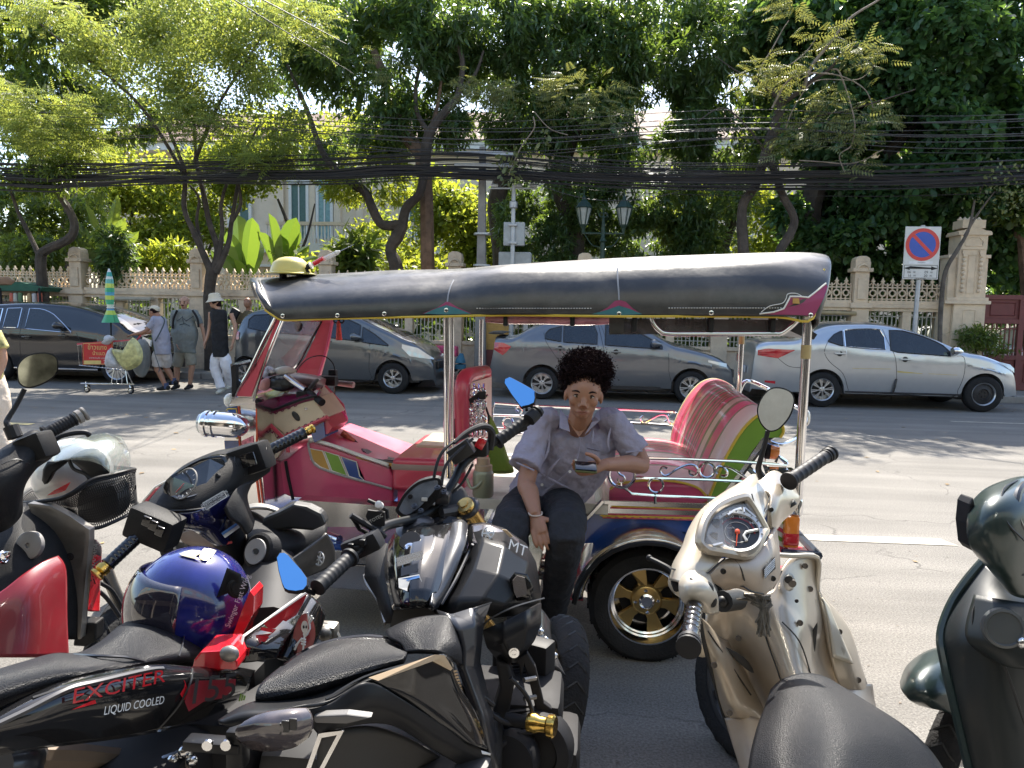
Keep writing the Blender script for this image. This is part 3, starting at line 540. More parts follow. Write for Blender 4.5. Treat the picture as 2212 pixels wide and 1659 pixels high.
tree('tall_tree','straight brown trunk of a tall tree just right of the S shaped trunk',17.8,(926,700),
     [([Z2(530,1900),Z2(520,1590),Z2(510,1100),Z2(490,1000),Z2(470,900),Z2(370,780),Z2(300,620),Z2(280,500),Z2(200,300)],[.17,.17,.16,.15,.16,.17,.15,.12,.08]),([Z2(470,900),Z2(560,700),Z2(600,480)],[.08,.06,.03])],
     [([PB(760,330,19,120,60,1.3,300),PB(600,130,19.5,110,80,1.5,350)],'mango',.22,ML_mango,dict(per=8,dens=.05))],MB_red)
# dark trees in the middle
tree('mango_tree','large dark mango tree with drooping leaf tufts above the twin lantern lamp',20.5,(1250,700),
     [([Z2(960,1900),Z2(960,1500),Z2(930,1200),Z2(1010,900),Z2(1080,600),Z2(1050,300)],[.3,.27,.25,.22,.18,.1]),([Z2(1380,1700),Z2(1370,1300),Z2(1300,1050),Z2(1370,800),Z2(1420,560),Z2(1350,300),Z2(1400,100)],[.32,.3,.26,.22,.2,.12,.07]),([Z2(1370,800),Z2(1450,400),Z2(1560,170)],[.15,.12,.05]),([Z2(1050,700),Z2(1250,500),Z2(1500,330)],[.12,.08,.04])],
     [([PB(1180,120,19.8,230,110,2.2,1700),PB(1400,100,20,220,110,2.2,1700),PB(1350,260,20.2,250,90,1.8,1300),PB(1180,260,20,150,70,1.6,700)],'mango',.25,ML_mango,dict(per=8,dens=.05)),
      ([PB(1250,420,20.5,190,70,1.6,900),PB(1450,430,20.5,170,70,1.6,800),PB(1200,520,20.5,120,50,1.2,450),PB(1420,520,20.5,160,50,1.2,600),PB(1130,480,20,60,90,1.2,260)],'mango',.22,ML_mango,dict(per=9))],MB_dark)
# forked tree with dry feathery leaves at right
fk=tree('street_tree','forked dark street tree with sparse dusty feather leaves and long bare twigs right of centre',16.3,(1615,700),
     [([Z3(475,1850),Z3(470,1500),Z3(465,1230),Z3(540,1100),Z3(590,950),Z3(640,800),Z3(690,620),Z3(640,520)],[.13,.12,.10,.10,.10,.11,.10,.06]),([Z3(660,1600),Z3(690,1480),Z3(750,1380),Z3(770,1290),Z3(700,1150),Z3(650,1000),Z3(620,920)],[.10,.10,.09,.08,.08,.08,.08]),
      ([Z3(690,620),Z3(780,560),Z3(860,490),Z3(980,410),Z3(1080,300),Z3(1260,230)],[.06,.05,.035,.02,.01],-.8),([Z3(650,800),Z3(800,740),Z3(900,690),Z3(1100,650),Z3(1300,590),Z3(1490,530)],[.03,.02,.015,.01],-1),([Z3(690,600),Z3(560,480),Z3(430,420),Z3(300,330)],[.05,.03,.015,.008],-.6),([Z3(600,900),Z3(500,760),Z3(350,640),Z3(200,720)],[.03,.02,.015,.008],-.5)],
     [([PB(*Z3(1150,330),15.6,45,16,.35,16),PB(*Z3(1100,420),15.6,40,14,.3,10),PB(*Z3(980,590),15.6,50,20,.4,20),PB(*Z3(620,440),15.8,65,22,.5,26),PB(*Z3(800,30),15.7,45,25,.4,16),PB(*Z3(1200,770),15.5,32,18,.3,9),PB(*Z3(1060,830),15.5,30,16,.3,6),PB(*Z3(1220,600),15.5,30,20,.3,7),PB(*Z3(780,850),15.7,42,20,.4,14),PB(*Z3(900,240),15.7,50,20,.4,12),PB(*Z3(430,500),16,60,25,.5,16),PB(*Z3(990,740),15.6,50,12,.4,10),PB(*Z3(1110,970),15.5,14,8,.15,3)],'pinnate',.40,ML_pale,dict(per=3,droop=-.5)),
      ([PB(*Z3(500,1250),17,30,40,.5,25),PB(*Z3(700,760),16.3,40,50,.5,30)],'small',.1,ML_mid,dict(per=9))],MB_dark)
for pts,r in (([Z3(830,520),Z3(870,400),Z3(970,270),Z3(1100,110),Z3(1270,0),Z3(1330,-60)],[.035,.03,.026,.02,.018]),([Z3(1000,410),Z3(1040,430),Z3(1100,600),Z3(1130,740),Z3(1110,860),Z3(1040,920),Z3(1070,1020)],[.018,.016,.013,.01]),([Z3(560,420),Z3(640,290),Z3(700,180),Z3(740,120)],[.016,.012,.008]),([Z3(640,640),Z3(760,460),Z3(1000,440),Z3(1180,520),Z3(1240,640)],[.02,.02,.012,.007]),([Z3(690,420),Z3(820,330),Z3(900,230)],[.014,.01,.007]),([Z3(800,950),Z3(950,960),Z3(1080,970),Z3(1180,950),Z3(1300,885)],[.012,.012,.008]),([Z3(720,760),Z3(780,620),Z3(900,480),Z3(1150,470),Z3(1250,380)],[.012,.01,.006])):
    ob('twig',limb(pts,r,15.7,6,-.2),MB_twig,fk)
# low branch with leaf sprays in front of the middle
br=thing('broken_branch','hanging twig with pale oval leaves dangling from the cables above the camera post','branch',AY(*Z2(1140,700),15.6))
ob('twig',limb([Z2(1145,690),Z2(1150,760),Z2(1080,860),Z2(1030,960),Z2(1000,1040)],[.014,.012,.008],15.6,6),MB_twig,br);ob('twig',limb([Z2(1150,660),Z2(1240,760),Z2(1350,800)],[.01,.008],15.6,6),MB_twig,br)
crown('leaves',[PB(*Z2(1000,940),15.6,24,24,.2,26),PB(*Z2(1210,830),15.6,8,20,.1,8),PB(*Z2(1000,1040),15.6,22,8,.15,8)],'broad',.14,ML_pale,br,per=2,dens=-.9)
sp_=thing('feather_foliage','dusty olive feather sprays hanging in front of the dark trees left of the hanging twig','foliage',AY(*Z2(1000,560),16))
crown('leaves',[PB(*Z2(780,530),16,60,16,.5,30),PB(*Z2(1050,560),16,55,18,.5,30),PB(*Z2(1450,560),16,90,25,.7,40),PB(*Z2(1600,680),16,40,20,.4,14),PB(*Z2(420,400),16.3,60,40,.5,24)],'pinnate',.36,ML_pale,sp_,per=3)
# broad leaved dark trees, right side
tree('evergreen_tree','huge dense evergreen tree with thick paddle leaves filling the upper right',19.5,(2000,700),
     [([Z3(900,1900),Z3(880,1500),Z3(870,1250),Z3(920,1050),Z3(1000,700)],[.32,.3,.28,.25,.2]),([Z3(1180,1600),Z3(1120,1400),Z3(1200,1100),Z3(1500,700)],[.2,.2,.18,.12])],
     [([PB(1980,100,19.2,260,130,2.3,2100),PB(2130,260,19,190,130,2,1400),PB(2190,250,20,90,90,1,360),PB(1900,280,19.6,220,110,2,1300),PB(2000,420,19.3,230,90,1.8,1300),PB(1780,60,19.8,180,90,2,900)],'broad',.25,ML_broad,dict(per=9)),
      ([PB(1860,520,19,120,50,1.2,420),PB(1740,480,19.6,80,70,1.2,260),PB(2150,480,19.5,120,80,1.2,600),PB(2150,600,20,120,70,1.2,400),PB(1900,600,20.5,190,60,1.2,500),PB(1920,530,20.6,120,60,.8,380),PB(1980,330,20.8,140,60,.9,320),PB(1903,532,19.2,50,40,.5,140),PB(2170,640,21,90,50,.8,260),PB(2080,380,18.4,120,60,1,300)],'broad',.22,ML_broad,dict(per=8))],MB_dark)
tree('mango_tree','dark narrow leaved tree between the forked tree and the big evergreen',21.5,(1560,700),
     [([(1540,760),(1545,640),(1560,540),(1600,430),(1640,300),(1680,160)],[.2,.18,.15,.1]),([Z3(90,1700),Z3(110,1480),Z3(150,1200),Z3(260,900),Z3(330,640)],[.14,.13,.12,.1])],
     [([PB(1600,120,21,180,120,2,1200),PB(1560,300,21.3,130,80,1.6,600),PB(1760,240,21,130,90,1.6,500)],'mango',.25,ML_mango,dict(per=8,dens=.06)),([PB(1500,560,20.5,60,90,1.2,380),PB(1470,470,20.5,60,60,1.2,200)],'mango',.22,ML_mid,dict(per=8))],MB_dark)
# slim bare tree before the gate and red trunk at the edge
tree('sapling','thin bare leaning tree in front of the ornate gate pillar',16.2,(2050,800),
     [([Z5(1535,1300),Z5(1520,1000),Z5(1530,700),Z5(1560,490),Z5(1650,330),Z5(1720,200),Z5(1760,0)],[.05,.045,.05,.045,.04,.03,.02]),([Z5(1690,250),Z5(1760,130),Z5(1830,30),Z5(1900,-60)],[.03,.025,.02,.01]),([Z3(1870,1150),Z3(1900,1090),Z3(1990,1030)],[.012,.008])],
     [([PB(*Z3(1960,1160),16,60,30,.5,60)],'small',.09,ML_pale,dict(per=6))],MB_grey)
tree('street_tree','reddish forked trunk leaning in from the right edge behind the gate',18.5,(2215,700),
     [([(2225,760),Z3(2133,1480),Z3(2100,1380),Z3(2080,1300)],[.15,.13,.12,.07]),([Z3(2105,1400),Z3(2125,1270),Z3(2133,1200)],[.08,.06,.05])],
     [([PB(2200,420,18.3,90,60,1,300)],'broad',.2,ML_mid,dict(per=8))],MB_red)
# dark trees upper left behind the feathery tree
tree('background_tree','dark green tree filling the top left corner behind the feathery street tree',23,(120,700),
     [([(150,740),(140,600),(150,450),(170,250)],[.3,.28,.2,.1])],
     [([PB(100,60,22.5,230,120,2,1300),PB(60,210,22.5,160,90,2,700),PB(330,30,23,220,90,2,900),PB(230,250,23,140,60,1.5,450)],'mango',.3,ML_mid,dict(per=9,dens=.08))],MB_dark)
tree('background_tree','dark green tree behind the wall at the far left edge',21,(20,700),
     [([(20,760),(10,600),(30,450)],[.2,.18,.1])],
     [([PB(30,480,20,90,90,1.2,480),PB(120,470,20,60,60,1,200),PB(200,500,20,60,90,1,220)],'mango',.22,ML_mid,dict(per=8))],MB_dark)
# bright backlit garden trees
for lab,Y,base,cr_ in (('bright backlit garden tree left of the feathery tree stems',27,(230,700),[PB(200,380,27,150,80,2,800),PB(300,480,27,110,80,2,560),PB(100,420,28,90,60,1.6,300)]),
                          ('bright backlit garden tree behind the feathery tree stems',29,(420,700),[PB(420,400,29,130,70,2,650),PB(400,520,27,90,70,1.5,400),PB(520,360,29,90,60,1.5,350)]),
                          ('glowing yellow green garden tree between the straight trunk and the utility pole',25,(990,700),[PB(985,500,25,75,90,1.6,650),PB(960,420,25,60,50,1.4,250),PB(880,560,25,45,50,1.2,180),PB(1060,560,25,40,50,1,160)]),
                          ('bright garden tree glimpsed below the cables right of centre',27,(1660,700),[PB(1670,520,27,80,90,1.8,420),PB(1600,420,27,60,40,1.4,160),PB(1480,440,27,70,60,1.4,220),PB(1640,320,27,60,60,1.4,150)]),
                          ('pale backlit tree behind the mansion front above the cables',31,(620,700),[PB(600,300,31,130,60,2,420),PB(760,300,31,110,50,2,250),PB(820,520,30,50,60,1.4,160)])):
    tree('garden_tree',lab,Y,base,[([(base[0],760),(base[0]-5,640),(base[0]+10,520),(base[0]-20,430)],[.16,.14,.1,.05]),([(base[0],600),(base[0]+40,520),(base[0]+60,440)],[.08,.06,.03])],[(cr_,'small',.2,ML_bright,dict(per=10))],MB_dark,group='garden trees behind the wall')
# hedge-like planting directly behind the wall
def shrub(name,lab,blobs,kind,size,m,cat='shrub',**k):
    c=blobs[0][0];t=thing(name,lab,cat,(c[0],c[1],0));ob('stem',tube([(c[0],c[1],.0),(c[0]+.1,c[1],c[2]*.5),(c[0],c[1],c[2])],[.05,.03,.02],6),MB_dark,t);crown('foliage',blobs,kind,size,m,t,**k);return t
shrub('garden_shrub','dark shrub mass behind the wall left of the striped umbrella',[PB(60,560,18.5,90,60,.7,420)],'mango',.2,ML_mid,per=8)
shrub('vine','dark hanging fronds draped over the wall beside the second pillar',[PB(250,560,17.2,40,70,.35,260),PB(215,530,17.4,30,40,.3,90)],'mango',.22,ML_mango,per=8)
shrub('flower_shrub','leafy shrub with orange tinted leaves behind the wall between the pillars',[PB(360,560,18.6,80,40,.6,330)],'mango',.22,ML_bright,per=8)
shrub('garden_shrub','bright shrub behind the wall right of the banana plants',[PB(900,600,18.6,70,30,.6,220),PB(640,590,18.6,60,25,.6,120)],'small',.16,ML_bright,per=9)
shrub('palm_clump','dark spiky dwarf palms behind the wall left of the S shaped trunk',[PB(770,560,18.2,60,50,.6,90)],'mango',.5,ML_mid,per=9)
shrub('garden_shrub','dark undergrowth behind the wall below the twin lantern lamp',[PB(1200,600,19.5,120,50,.7,520),PB(1430,600,19.5,130,50,.7,520)],'mango',.22,ML_mango,per=8)
shrub('garden_shrub','dark undergrowth behind the wall beside the no parking sign',[PB(1750,600,20,140,60,.8,500),PB(1980,600,20,130,60,.8,460)],'broad',.22,ML_broad,per=8)
shrub('roadside_shrub','dusty leafy shrub growing in front of the gate beside the silver car bonnet',[PB(*Z5(1760,950),16.5,45,22,.35,130),PB(*Z5(1900,1060),16.5,45,18,.35,110),PB(*Z5(1680,1000),16.5,30,20,.3,60)],'mango',.14,ML_mid,per=7)
# banana plants: every blade a part
def blade(b,tip,w,fold=.25,n=7):
    b,tip=Vector(b),Vector(tip);ax=tip-b;s=ax.cross(Vector((0,1,0)))
    if s.length < .01:s=Vector((1,0,0))
    s=(s.normalized()+Vector((0,rng.uniform(-.7,.7),0))).normalized();nn=s.cross(ax).normalized();R=[]
    for i in range(n+1):
        t=i/n;c=b.lerp(tip,t)+Vector((0,0,.10*ax.length*math.sin(PI*t)));ww=w*(math.sin(PI*min(1,t*.93+.05))**.55)*(0.03 if i == n else 1)
        R.append([c-s*ww*.5+nn*ww*fold,c,c+s*ww*.5+nn*ww*fold])
    V=[p for r in R for p in r];return V,[(i*3+j,i*3+j+1,i*3+j+4,i*3+j+3) for i in range(n) for j in (0,1)]
for lab,bs_,bl in (('banana plant with bright upright paddle leaves behind the wall left of the yellow dish',(525,590),[((520,600),(512,462),.55),((530,600),(545,470),.5),((528,598),(490,500),.4),((520,600),(455,540),.35),((535,600),(560,520),.5),((515,610),(505,560),.5)]),
                     ('banana plant with darker spreading leaves behind the wall above the yellow dish',(600,590),[((600,600),(580,460),.45),((603,598),(640,470),.5),((606,600),(668,530),.4),((598,600),(555,500),.5),((603,600),(690,555),.3),((600,600),(610,505),.45),((600,600),(650,500),.35)])):
    b=AY(*bs_,18.6);t=thing('banana_plant',lab,'banana plant',(b.x,18.6,0));ob('stem',tube([(b.x,18.6,0),(b.x+.05,18.6,1.6),(b.x,18.6,2.7)],[.14,.12,.08],8),mat('banana_stem',(.2,.22,.08),.7),t)
    for k,(p_,q_,w_) in enumerate(bl):
        P_,Q_=AY(*p_,18.6+rng.uniform(-.2,.2)),AY(*q_,18.6+rng.uniform(-.7,.7));ob('leaf',blade(P_,Q_,w_),ML_ban,t)
tr=thing('travellers_palm','old fan palm with half dry blades behind the wall right of the leaning tree','palm',(AY(215,560,19.5).x,19.5,0))
b=AY(225,600,19.5);ob('stem',tube([(b.x,19.5,0),(b.x,19.5,2.7)],[.2,.14],8),MB_dark,tr)
for q_ in ((150,470),(185,440),(215,430),(255,420),(270,470),(300,500),(320,540),(165,520)):ob('leaf',blade(b,AY(*q_,19.5+rng.uniform(-.5,.5)),.35),ML_mid,tr)
# far wood closing the view, one mass
wd=[PB(u,v,46,190,60,3,300) for u,v in ((-100,560),(150,540),(400,590),(750,610),(1100,560),(1500,560),(1750,560),(2000,540),(2300,540))]
c_=crown('distant_wood',wd,'small',.45,ML_bright,None,per=10);tag(c_,kind='stuff');c_['label']='far pale green foliage closing the view behind the garden'
# fallen leaves on the road by the kerb
n_=420;pos=np.stack([rng.uniform(-11,10,n_),15.6-np.abs(rng.normal(0,1.1,n_)),np.full(n_,.012)],1);m_=rng.random(n_) < .22;pos[m_,1]=rng.uniform(2,13,m_.sum())
V,F=leaves(pos,np.concatenate([rng.normal(0,1,(n_,2)),rng.normal(0,.05,(n_,1))],1),rng.uniform(.04,.1,n_),'small');V[:,2]=np.abs(V[:,2]-.012)*.35+.006
f_=np_ob('fallen_leaves',V,F,leafmat('dry_leaf',(.3,.2,.09),(.2,.12,.04),.8,.5,.1),None);tag(f_,kind='stuff')

for k_,(x0,x1) in enumerate(((-15,-6),(-6,1),(1,8))):
    n_=2200;q=np.stack([rng.uniform(x0,x1,n_),rng.uniform(17.7,18.8,n_),rng.uniform(.1,1.9,n_)],1);V,F=leaves(q,rng.normal(0,1,(n_,3)),rng.uniform(.18,.34,n_),'broad')
    u_=np_ob('undergrowth',V,F,ML_mango,None);tag(u_,kind='stuff')
n_=260;q=np.stack([rng.uniform(-2.5,3,n_),rng.uniform(.9,6,n_),np.full(n_,.004)],1);V,F=leaves(q,np.concatenate([rng.normal(0,1,(n_,2)),np.zeros((n_,1))],1),rng.uniform(.006,.022,n_),'small');V[:,2]=np.abs(V[:,2]-.004)*.5+.003
tag(np_ob('road_grit',V,F,mat('road_grit',(.16,.13,.10),.9,island=.8),None),kind='stuff')
# ================================================================ CARS
def paint(name,col,rough=.35,metal=.6,**k):return mat(name,col,rough,metal,var=.03,coat=1.,**k)
M_tyre=mat('tyre_rubber',(.018,.018,.019),.8,var=.2,bump=.25,bs=90,spec=.25,dirt=.3,dirtcol=(.06,.055,.05));M_alloy=mat('alloy_rim',(.6,.6,.6),.3,.85,var=.06);M_steelw=mat('steel_rim',(.03,.03,.033),.5,.3,dirt=.4)
M_glass=mat('tinted_car_glass',(.018,.022,.028),.04,0,var=.2,spec=.8);M_chrome=mat('chrome',(.82,.82,.84),.09,1,var=.03,dirt=.12,dirtcol=(.35,.3,.26));M_trim=mat('black_car_trim',(.02,.02,.022),.4);M_head=mat('headlamp_lens',(.55,.58,.58),.08,.3,var=.15,coat=1)
M_tail=mat('tail_lamp_red',(.5,.02,.03),.12,var=.2,coat=1);M_amb=mat('amber_lens',(.75,.22,.03),.15,var=.1,coat=1);M_plate=mat('number_plate_white',(.65,.65,.65),.5)
def wheel(par,c,R,ax,kind,w=.2,rimr=.64,n=None,tm=None,rm=None):
    a=Vector(ax).normalized();c=Vector(c)              # ax points to the outside
    tp=[(R*rimr,-w*.5),(R*.9,-w*.52),(R*.975,-w*.44),(R,-w*.3),(R,w*.3),(R*.975,w*.44),(R*.9,w*.52),(R*rimr*1.02,w*.5),(R*rimr*.97,w*.42),(R*rimr*.94,-w*.3)]
    t=ob('wheel',lathe(c,a,tp,40,cap=False),tm or M_tyre,par,ang=50,origin=c);r=R*rimr
    ob('rim',join(lathe(c,a,[(r*1.0,w*.46),(r*.97,w*.5),(r*.9,w*.42),(r*.88,-w*.35),(r*.2,-w*.3)],36,cap=False)),rm or M_alloy,t)
    ob('brake_disc',lathe(c-a*w*.1,a,[(r*.62,0),(r*.62,.012),(.02,.012)],24),M_steelw,t)
    B=basis(a,Vector((0,0,1))) if abs(a.z) < .9 else basis(a,Vector((1,0,0)))
    def pt(rad,th,h):return c+B @ Vector((h,rad*math.cos(th),rad*math.sin(th)))
    sp=[]
    if kind == 'steel':
        ob('hub_plate',lathe(c,a,[(r*.9,w*.25),(r*.8,w*.3),(r*.45,w*.42),(r*.38,w*.3),(.02,w*.3)],30),M_steelw,t)
        for k in range(14):sp.append(lathe(pt(r*.7,k*PI/7,w*.31),a,[(r*.055,0),(r*.055,.006)],8))
        for k in range(5):sp.append(lathe(pt(r*.22,k*2*PI/5+.3,w*.3),a,[(.012,0),(.012,.03)],6))
        ob('vent_hole',join(*sp),M_trim,t);return t
    N=n or 10
    for k in range(N):
        th=2*PI*k/N+.16;dd=.05 if kind == 'pair' else 0
        for s in ((-1,1) if kind == 'pair' else (0,)):
            w0,w1=(.10,.16) if kind == 'wide' else ((.035,.06) if kind == 'pair' else (.05,.085))
            A=[pt(r*.14,th-w0/.14*.35+s*dd,w*.42),pt(r*.14,th+w0/.14*.35+s*dd,w*.42),pt(r*.92,th+w1+s*dd*2.0,w*.40),pt(r*.92,th-w1+s*dd*2.0,w*.40)]
            sp.append(prism(A,-a*w*.14))
    sp.append(lathe(c,a,[(r*.26,w*.2),(r*.24,w*.44),(r*.15,w*.47),(.01,w*.47)],20))
    ob('spokes',join(*sp),rm or M_alloy,t,smooth=False,bev=.004)
    for k in range(5):pass
    ob('wheel_nut',join(*[lathe(pt(r*.17,k*2*PI/5+.2,w*.42),a,[(.009,0),(.009,.015)],6) for k in range(5)]),M_steelw,t)
    return t
def car(name,label,Y,Qf,top,wx,R,sill,belt,wins,body,glassx,wheelk,W=1.72,tum=.2,lamps=(),seams=(),handles=(),endz=(.24,.24),group='cars parked along the far kerb',mirror=None,trimm=None,front=True,rimr=.64,extra=None,nsp=None,rims=None,sillstrip=None,fs=0.,rs=0.):
    MP=lambda pts:[(AY(*Qf(*p),Y).x,AY(*Qf(*p),Y).z) for p in pts]
    wq=[AY(*Qf(*p),Y).x for p in wx];T=[(wq[1]+(x-wq[1])*(1-fs) if x > wq[1] else (wq[0]+(x-wq[0])*(1-rs) if x < wq[0] else x),z) for x,z in MP(top)];tx=[p[0] for p in T];tz=[p[1] for p in T]
    T3=cr([(x,0,z) for x,z in T],8);tx=[p.x for p in T3];tz=[p.z for p in T3];tx=list(np.maximum.accumulate(tx))
    x0,x1=tx[0],tx[-1];wheels=[AY(*Qf(*p),Y).x for p in wx];yc=Y+W/2;zc=R
    B=MP(belt);bx_,bz_=[p[0] for p in B],[p[1] for p in B];ztop=lambda x:float(np.interp(x,tx,tz));zb=lambda x:float(np.interp(x,bx_,bz_));zr=max(tz)
    RA=R+.055
    def zl(x):
        z=sill+.0;e=min(x-x0,x1-x)
        if e < .5:z=sill-.0+(.5-e)*.06
        for q in wheels:
            if abs(x-q) < RA:z=max(z,zc+math.sqrt(max(RA*RA-(x-q)**2,0)))
        return z
    def plan(x):
        f=(x1-x)/.75;g=(x-x0)/.55;p=1.
        if f < 1:p -= .30*(1-f)**2.3
        if g < 1:p -= .20*(1-g)**2.6
        return p
    def hw(x,z):
        b=zb(x);h=W/2*plan(x)
        if z <= b:q=(b-z)/(b-sill+.001);return h*(1-.035*max(0,q-.35)**2*3-.0)+(.012 if .12 < b-z < .14 else 0)-.018*max(0,1-(b-z)/.1)
        return h-.018-tum*(z-b)/(zr-b)
    xs=sorted(set([round(v,4) for v in list(np.linspace(x0,x1,90))+[q+s*RA*f for q in wheels for s in (-1,1) for f in (.999,.97,.9,.8,.6,.4,.2)]+list(np.linspace(x0,x0+.1,4))]))
    rings=[];r_=.09
    for x in xs:
        zt=ztop(x);z0=min(zl(x),zt-.12);rr=min(r_,(zt-z0)*.4);pts=[]
        for k in range(13):z=z0+(zt-rr-z0)*k/12;pts.append((hw(x,z),z))
        h1=pts[-1][0];h2=hw(x,zt)-.02
        for k in range(1,5):a=PI/2*k/4;pts.append((h2+(h1-h2)*1.0-rr*(1-math.cos(a))*1.1,zt-rr+rr*math.sin(a)))
        e=pts[-1][0];cw=.045*min(1,(zt-.5)/.5)
        for k in range(1,5):t=k/4;pts.append((e*(1-t),zt+cw*(1-(1-t)**2)))
        half=pts;full=[(-y,z) for y,z in half]+[(y,z) for y,z in half[:-1][::-1]]
        rings.append([Vector((x,yc+y,z)) for y,z in full])
    V,F=loft(rings,True);n=len(rings[0])
    F=[f for f in F];cx=[(rings[i][0].x+rings[min(i+1,len(rings)-1)][0].x)/2 for i in range(len(rings))]
    root=thing(name,label,'car',((x0+x1)/2,yc,0),group)
    # glass faces in the top strip
    mi_=[];gx=[(AY(*Qf(*a),Y).x,AY(*Qf(*b),Y).x) for a,b in glassx]
    for idx,f in enumerate(F):
        i,j=divmod(idx,n) if idx < (len(rings)-1)*n else (-1,-1)
        g=0
        if i >= 0 and 17 <= j <= 22:
            for a,b in gx:
                if a < cx[i] < b:g=1
        mi_.append(g)
    ob('body',(V,F,mi_),[body,M_glass],root,ang=32)
    def patch(xa,xb,lo,hi,m,nm,offs=.006,rows=4,par=root,th=.008):
        xx=[x for x in xs if xa < x < xb];xx=[xa]+xx+[xb];VV=[]
        for x in xx:
            a,b=lo(x),hi(x)
            for k in range(rows+1):z=a+(b-a)*k/rows;VV.append(Vector((x,yc-hw(x,z)-offs,z)))
        FF=[(i*(rows+1)+j,(i+1)*(rows+1)+j,(i+1)*(rows+1)+j+1,i*(rows+1)+j+1) for i in range(len(xx)-1) for j in range(rows)]
        return ob(nm,(VV,FF),m,par)
    def fn(pts):P=MP(pts);a=[p[0] for p in P];b=[p[1] for p in P];return lambda x:float(np.interp(x,a,b))
    for w_ in wins:
        lo,hi=w_[0],w_[1];l_,h_=fn(lo),fn(hi);a=max(MP(lo)[0][0],MP(hi)[0][0]) if len(w_) < 4 else MP([w_[3][0]])[0][0];b=min(MP(lo)[-1][0],MP(hi)[-1][0])
        patch(a,b,lambda x:min(l_(x),h_(x)-.001),h_,M_glass,'window',.007)
        ed=[Vector((x,yc-hw(x,h_(x))-.008,h_(x))) for x in np.linspace(a,b,10)]+[Vector((x,yc-hw(x,l_(x))-.008,min(l_(x),h_(x)-.001))) for x in np.linspace(b,a,10)]
        if len(w_) > 2 and w_[2]:ob('window_trim',tube(ed,.010,5,closed=True),w_[2],root)
    for lo,hi,m,nm in lamps:
        l_,h_=fn(lo),fn(hi);a,b=MP(lo)[0][0],MP(lo)[-1][0];patch(a,b,l_,h_,m,nm,.012)
    for s in seams:
        P=[(p[0],p[1]) for p in MP(s)];P=[(v.x,v.z) for v in cr([(a,0,b) for a,b in P],5)];ob('door_gap',tube([Vector((x,yc-hw(x,z)-.0005,z)) for x,z in P],.0045,4),M_trim,root)
    for hx in handles:
        (x,z),=MP([hx]);ob('door_handle',rbox((x,yc-hw(x,z)-.018,z),(.19,.03,.032),.012),body if hx != 0 else M_chrome,root)
        ob('handle_recess',lathe((x,yc-hw(x,z)-.001,z),(0,-1,0),[(.05,0),(.05,.003)],12),M_trim,root)
    if mirror:
        (x,z),=MP([mirror]);ob('wing_mirror',join(sweep([(x-.08,yc-hw(x,z)-.14,z),(x-.02,yc-hw(x,z)-.13,z+.01),(x+.1,yc-hw(x,z)-.1,z-.005)],[(.07,.06),(.085,.075),(.03,.03)],n=12),tube([(x,yc-hw(x,z)+.02,z-.05),(x,yc-hw(x,z)-.1,z-.03)],.025,6)),trimm or body,root)
    for q in wheels:
        ob('wheel_arch',join(bx(q-RA+.03,q+RA-.03,Y+.24,yc,.2,zc+RA-.04)),M_trim,root,smooth=False)
        for s in (1,-1):
            kd=wheelk[wheels.index(q)] if isinstance(wheelk,(list,tuple)) else wheelk
            wheel(root,(q,Y+.115 if s > 0 else Y+W-.115,R),R,(0,-s,0),kd,.2,rimr,nsp,rm=rims)
    ob('underbody',bx(x0+.3,x1-.3,Y+.12,Y+W-.12,sill-.03,sill+.12),M_trim,root,smooth=False)
    if sillstrip:ob('sill_strip',tube([Vector((x,yc-hw(x,sill+.03)-.004,sill+.03)) for x in np.linspace(wheels[0]+RA+.02,wheels[1]-RA-.02,8)],.018,6),sillstrip,root)
    ob('front_grille',rbox((x1+.0,yc,.55),(.05,W*.45,.16),.02),M_trim,root);ob('number_plate',rbox((x0-.01,yc,.62),(.03,.42,.14),.01),M_plate,root)
    ob('tail_lamp',rbox((x0+.05,yc+W*.36,.8),(.12,.25,.16),.03),M_tail,root);ob('headlamp',rbox((x1-.12,yc+W*.3,.68),(.2,.22,.12),.03),M_head,root)
    return root,(lambda p:MP([p])[0]),hw,yc,patch,fn
P_sil=paint('silver_car_paint',(.50,.53,.56),.3,.75);P_gry=paint('grey_car_paint',(.17,.18,.195),.28,.7);P_gry2=paint('dark_grey_car_paint',(.13,.14,.15),.28,.7);P_blk=paint('black_car_paint',(.012,.012,.015),.14,.2);P_whi=paint('white_car_paint',(.65,.65,.64),.3,0)
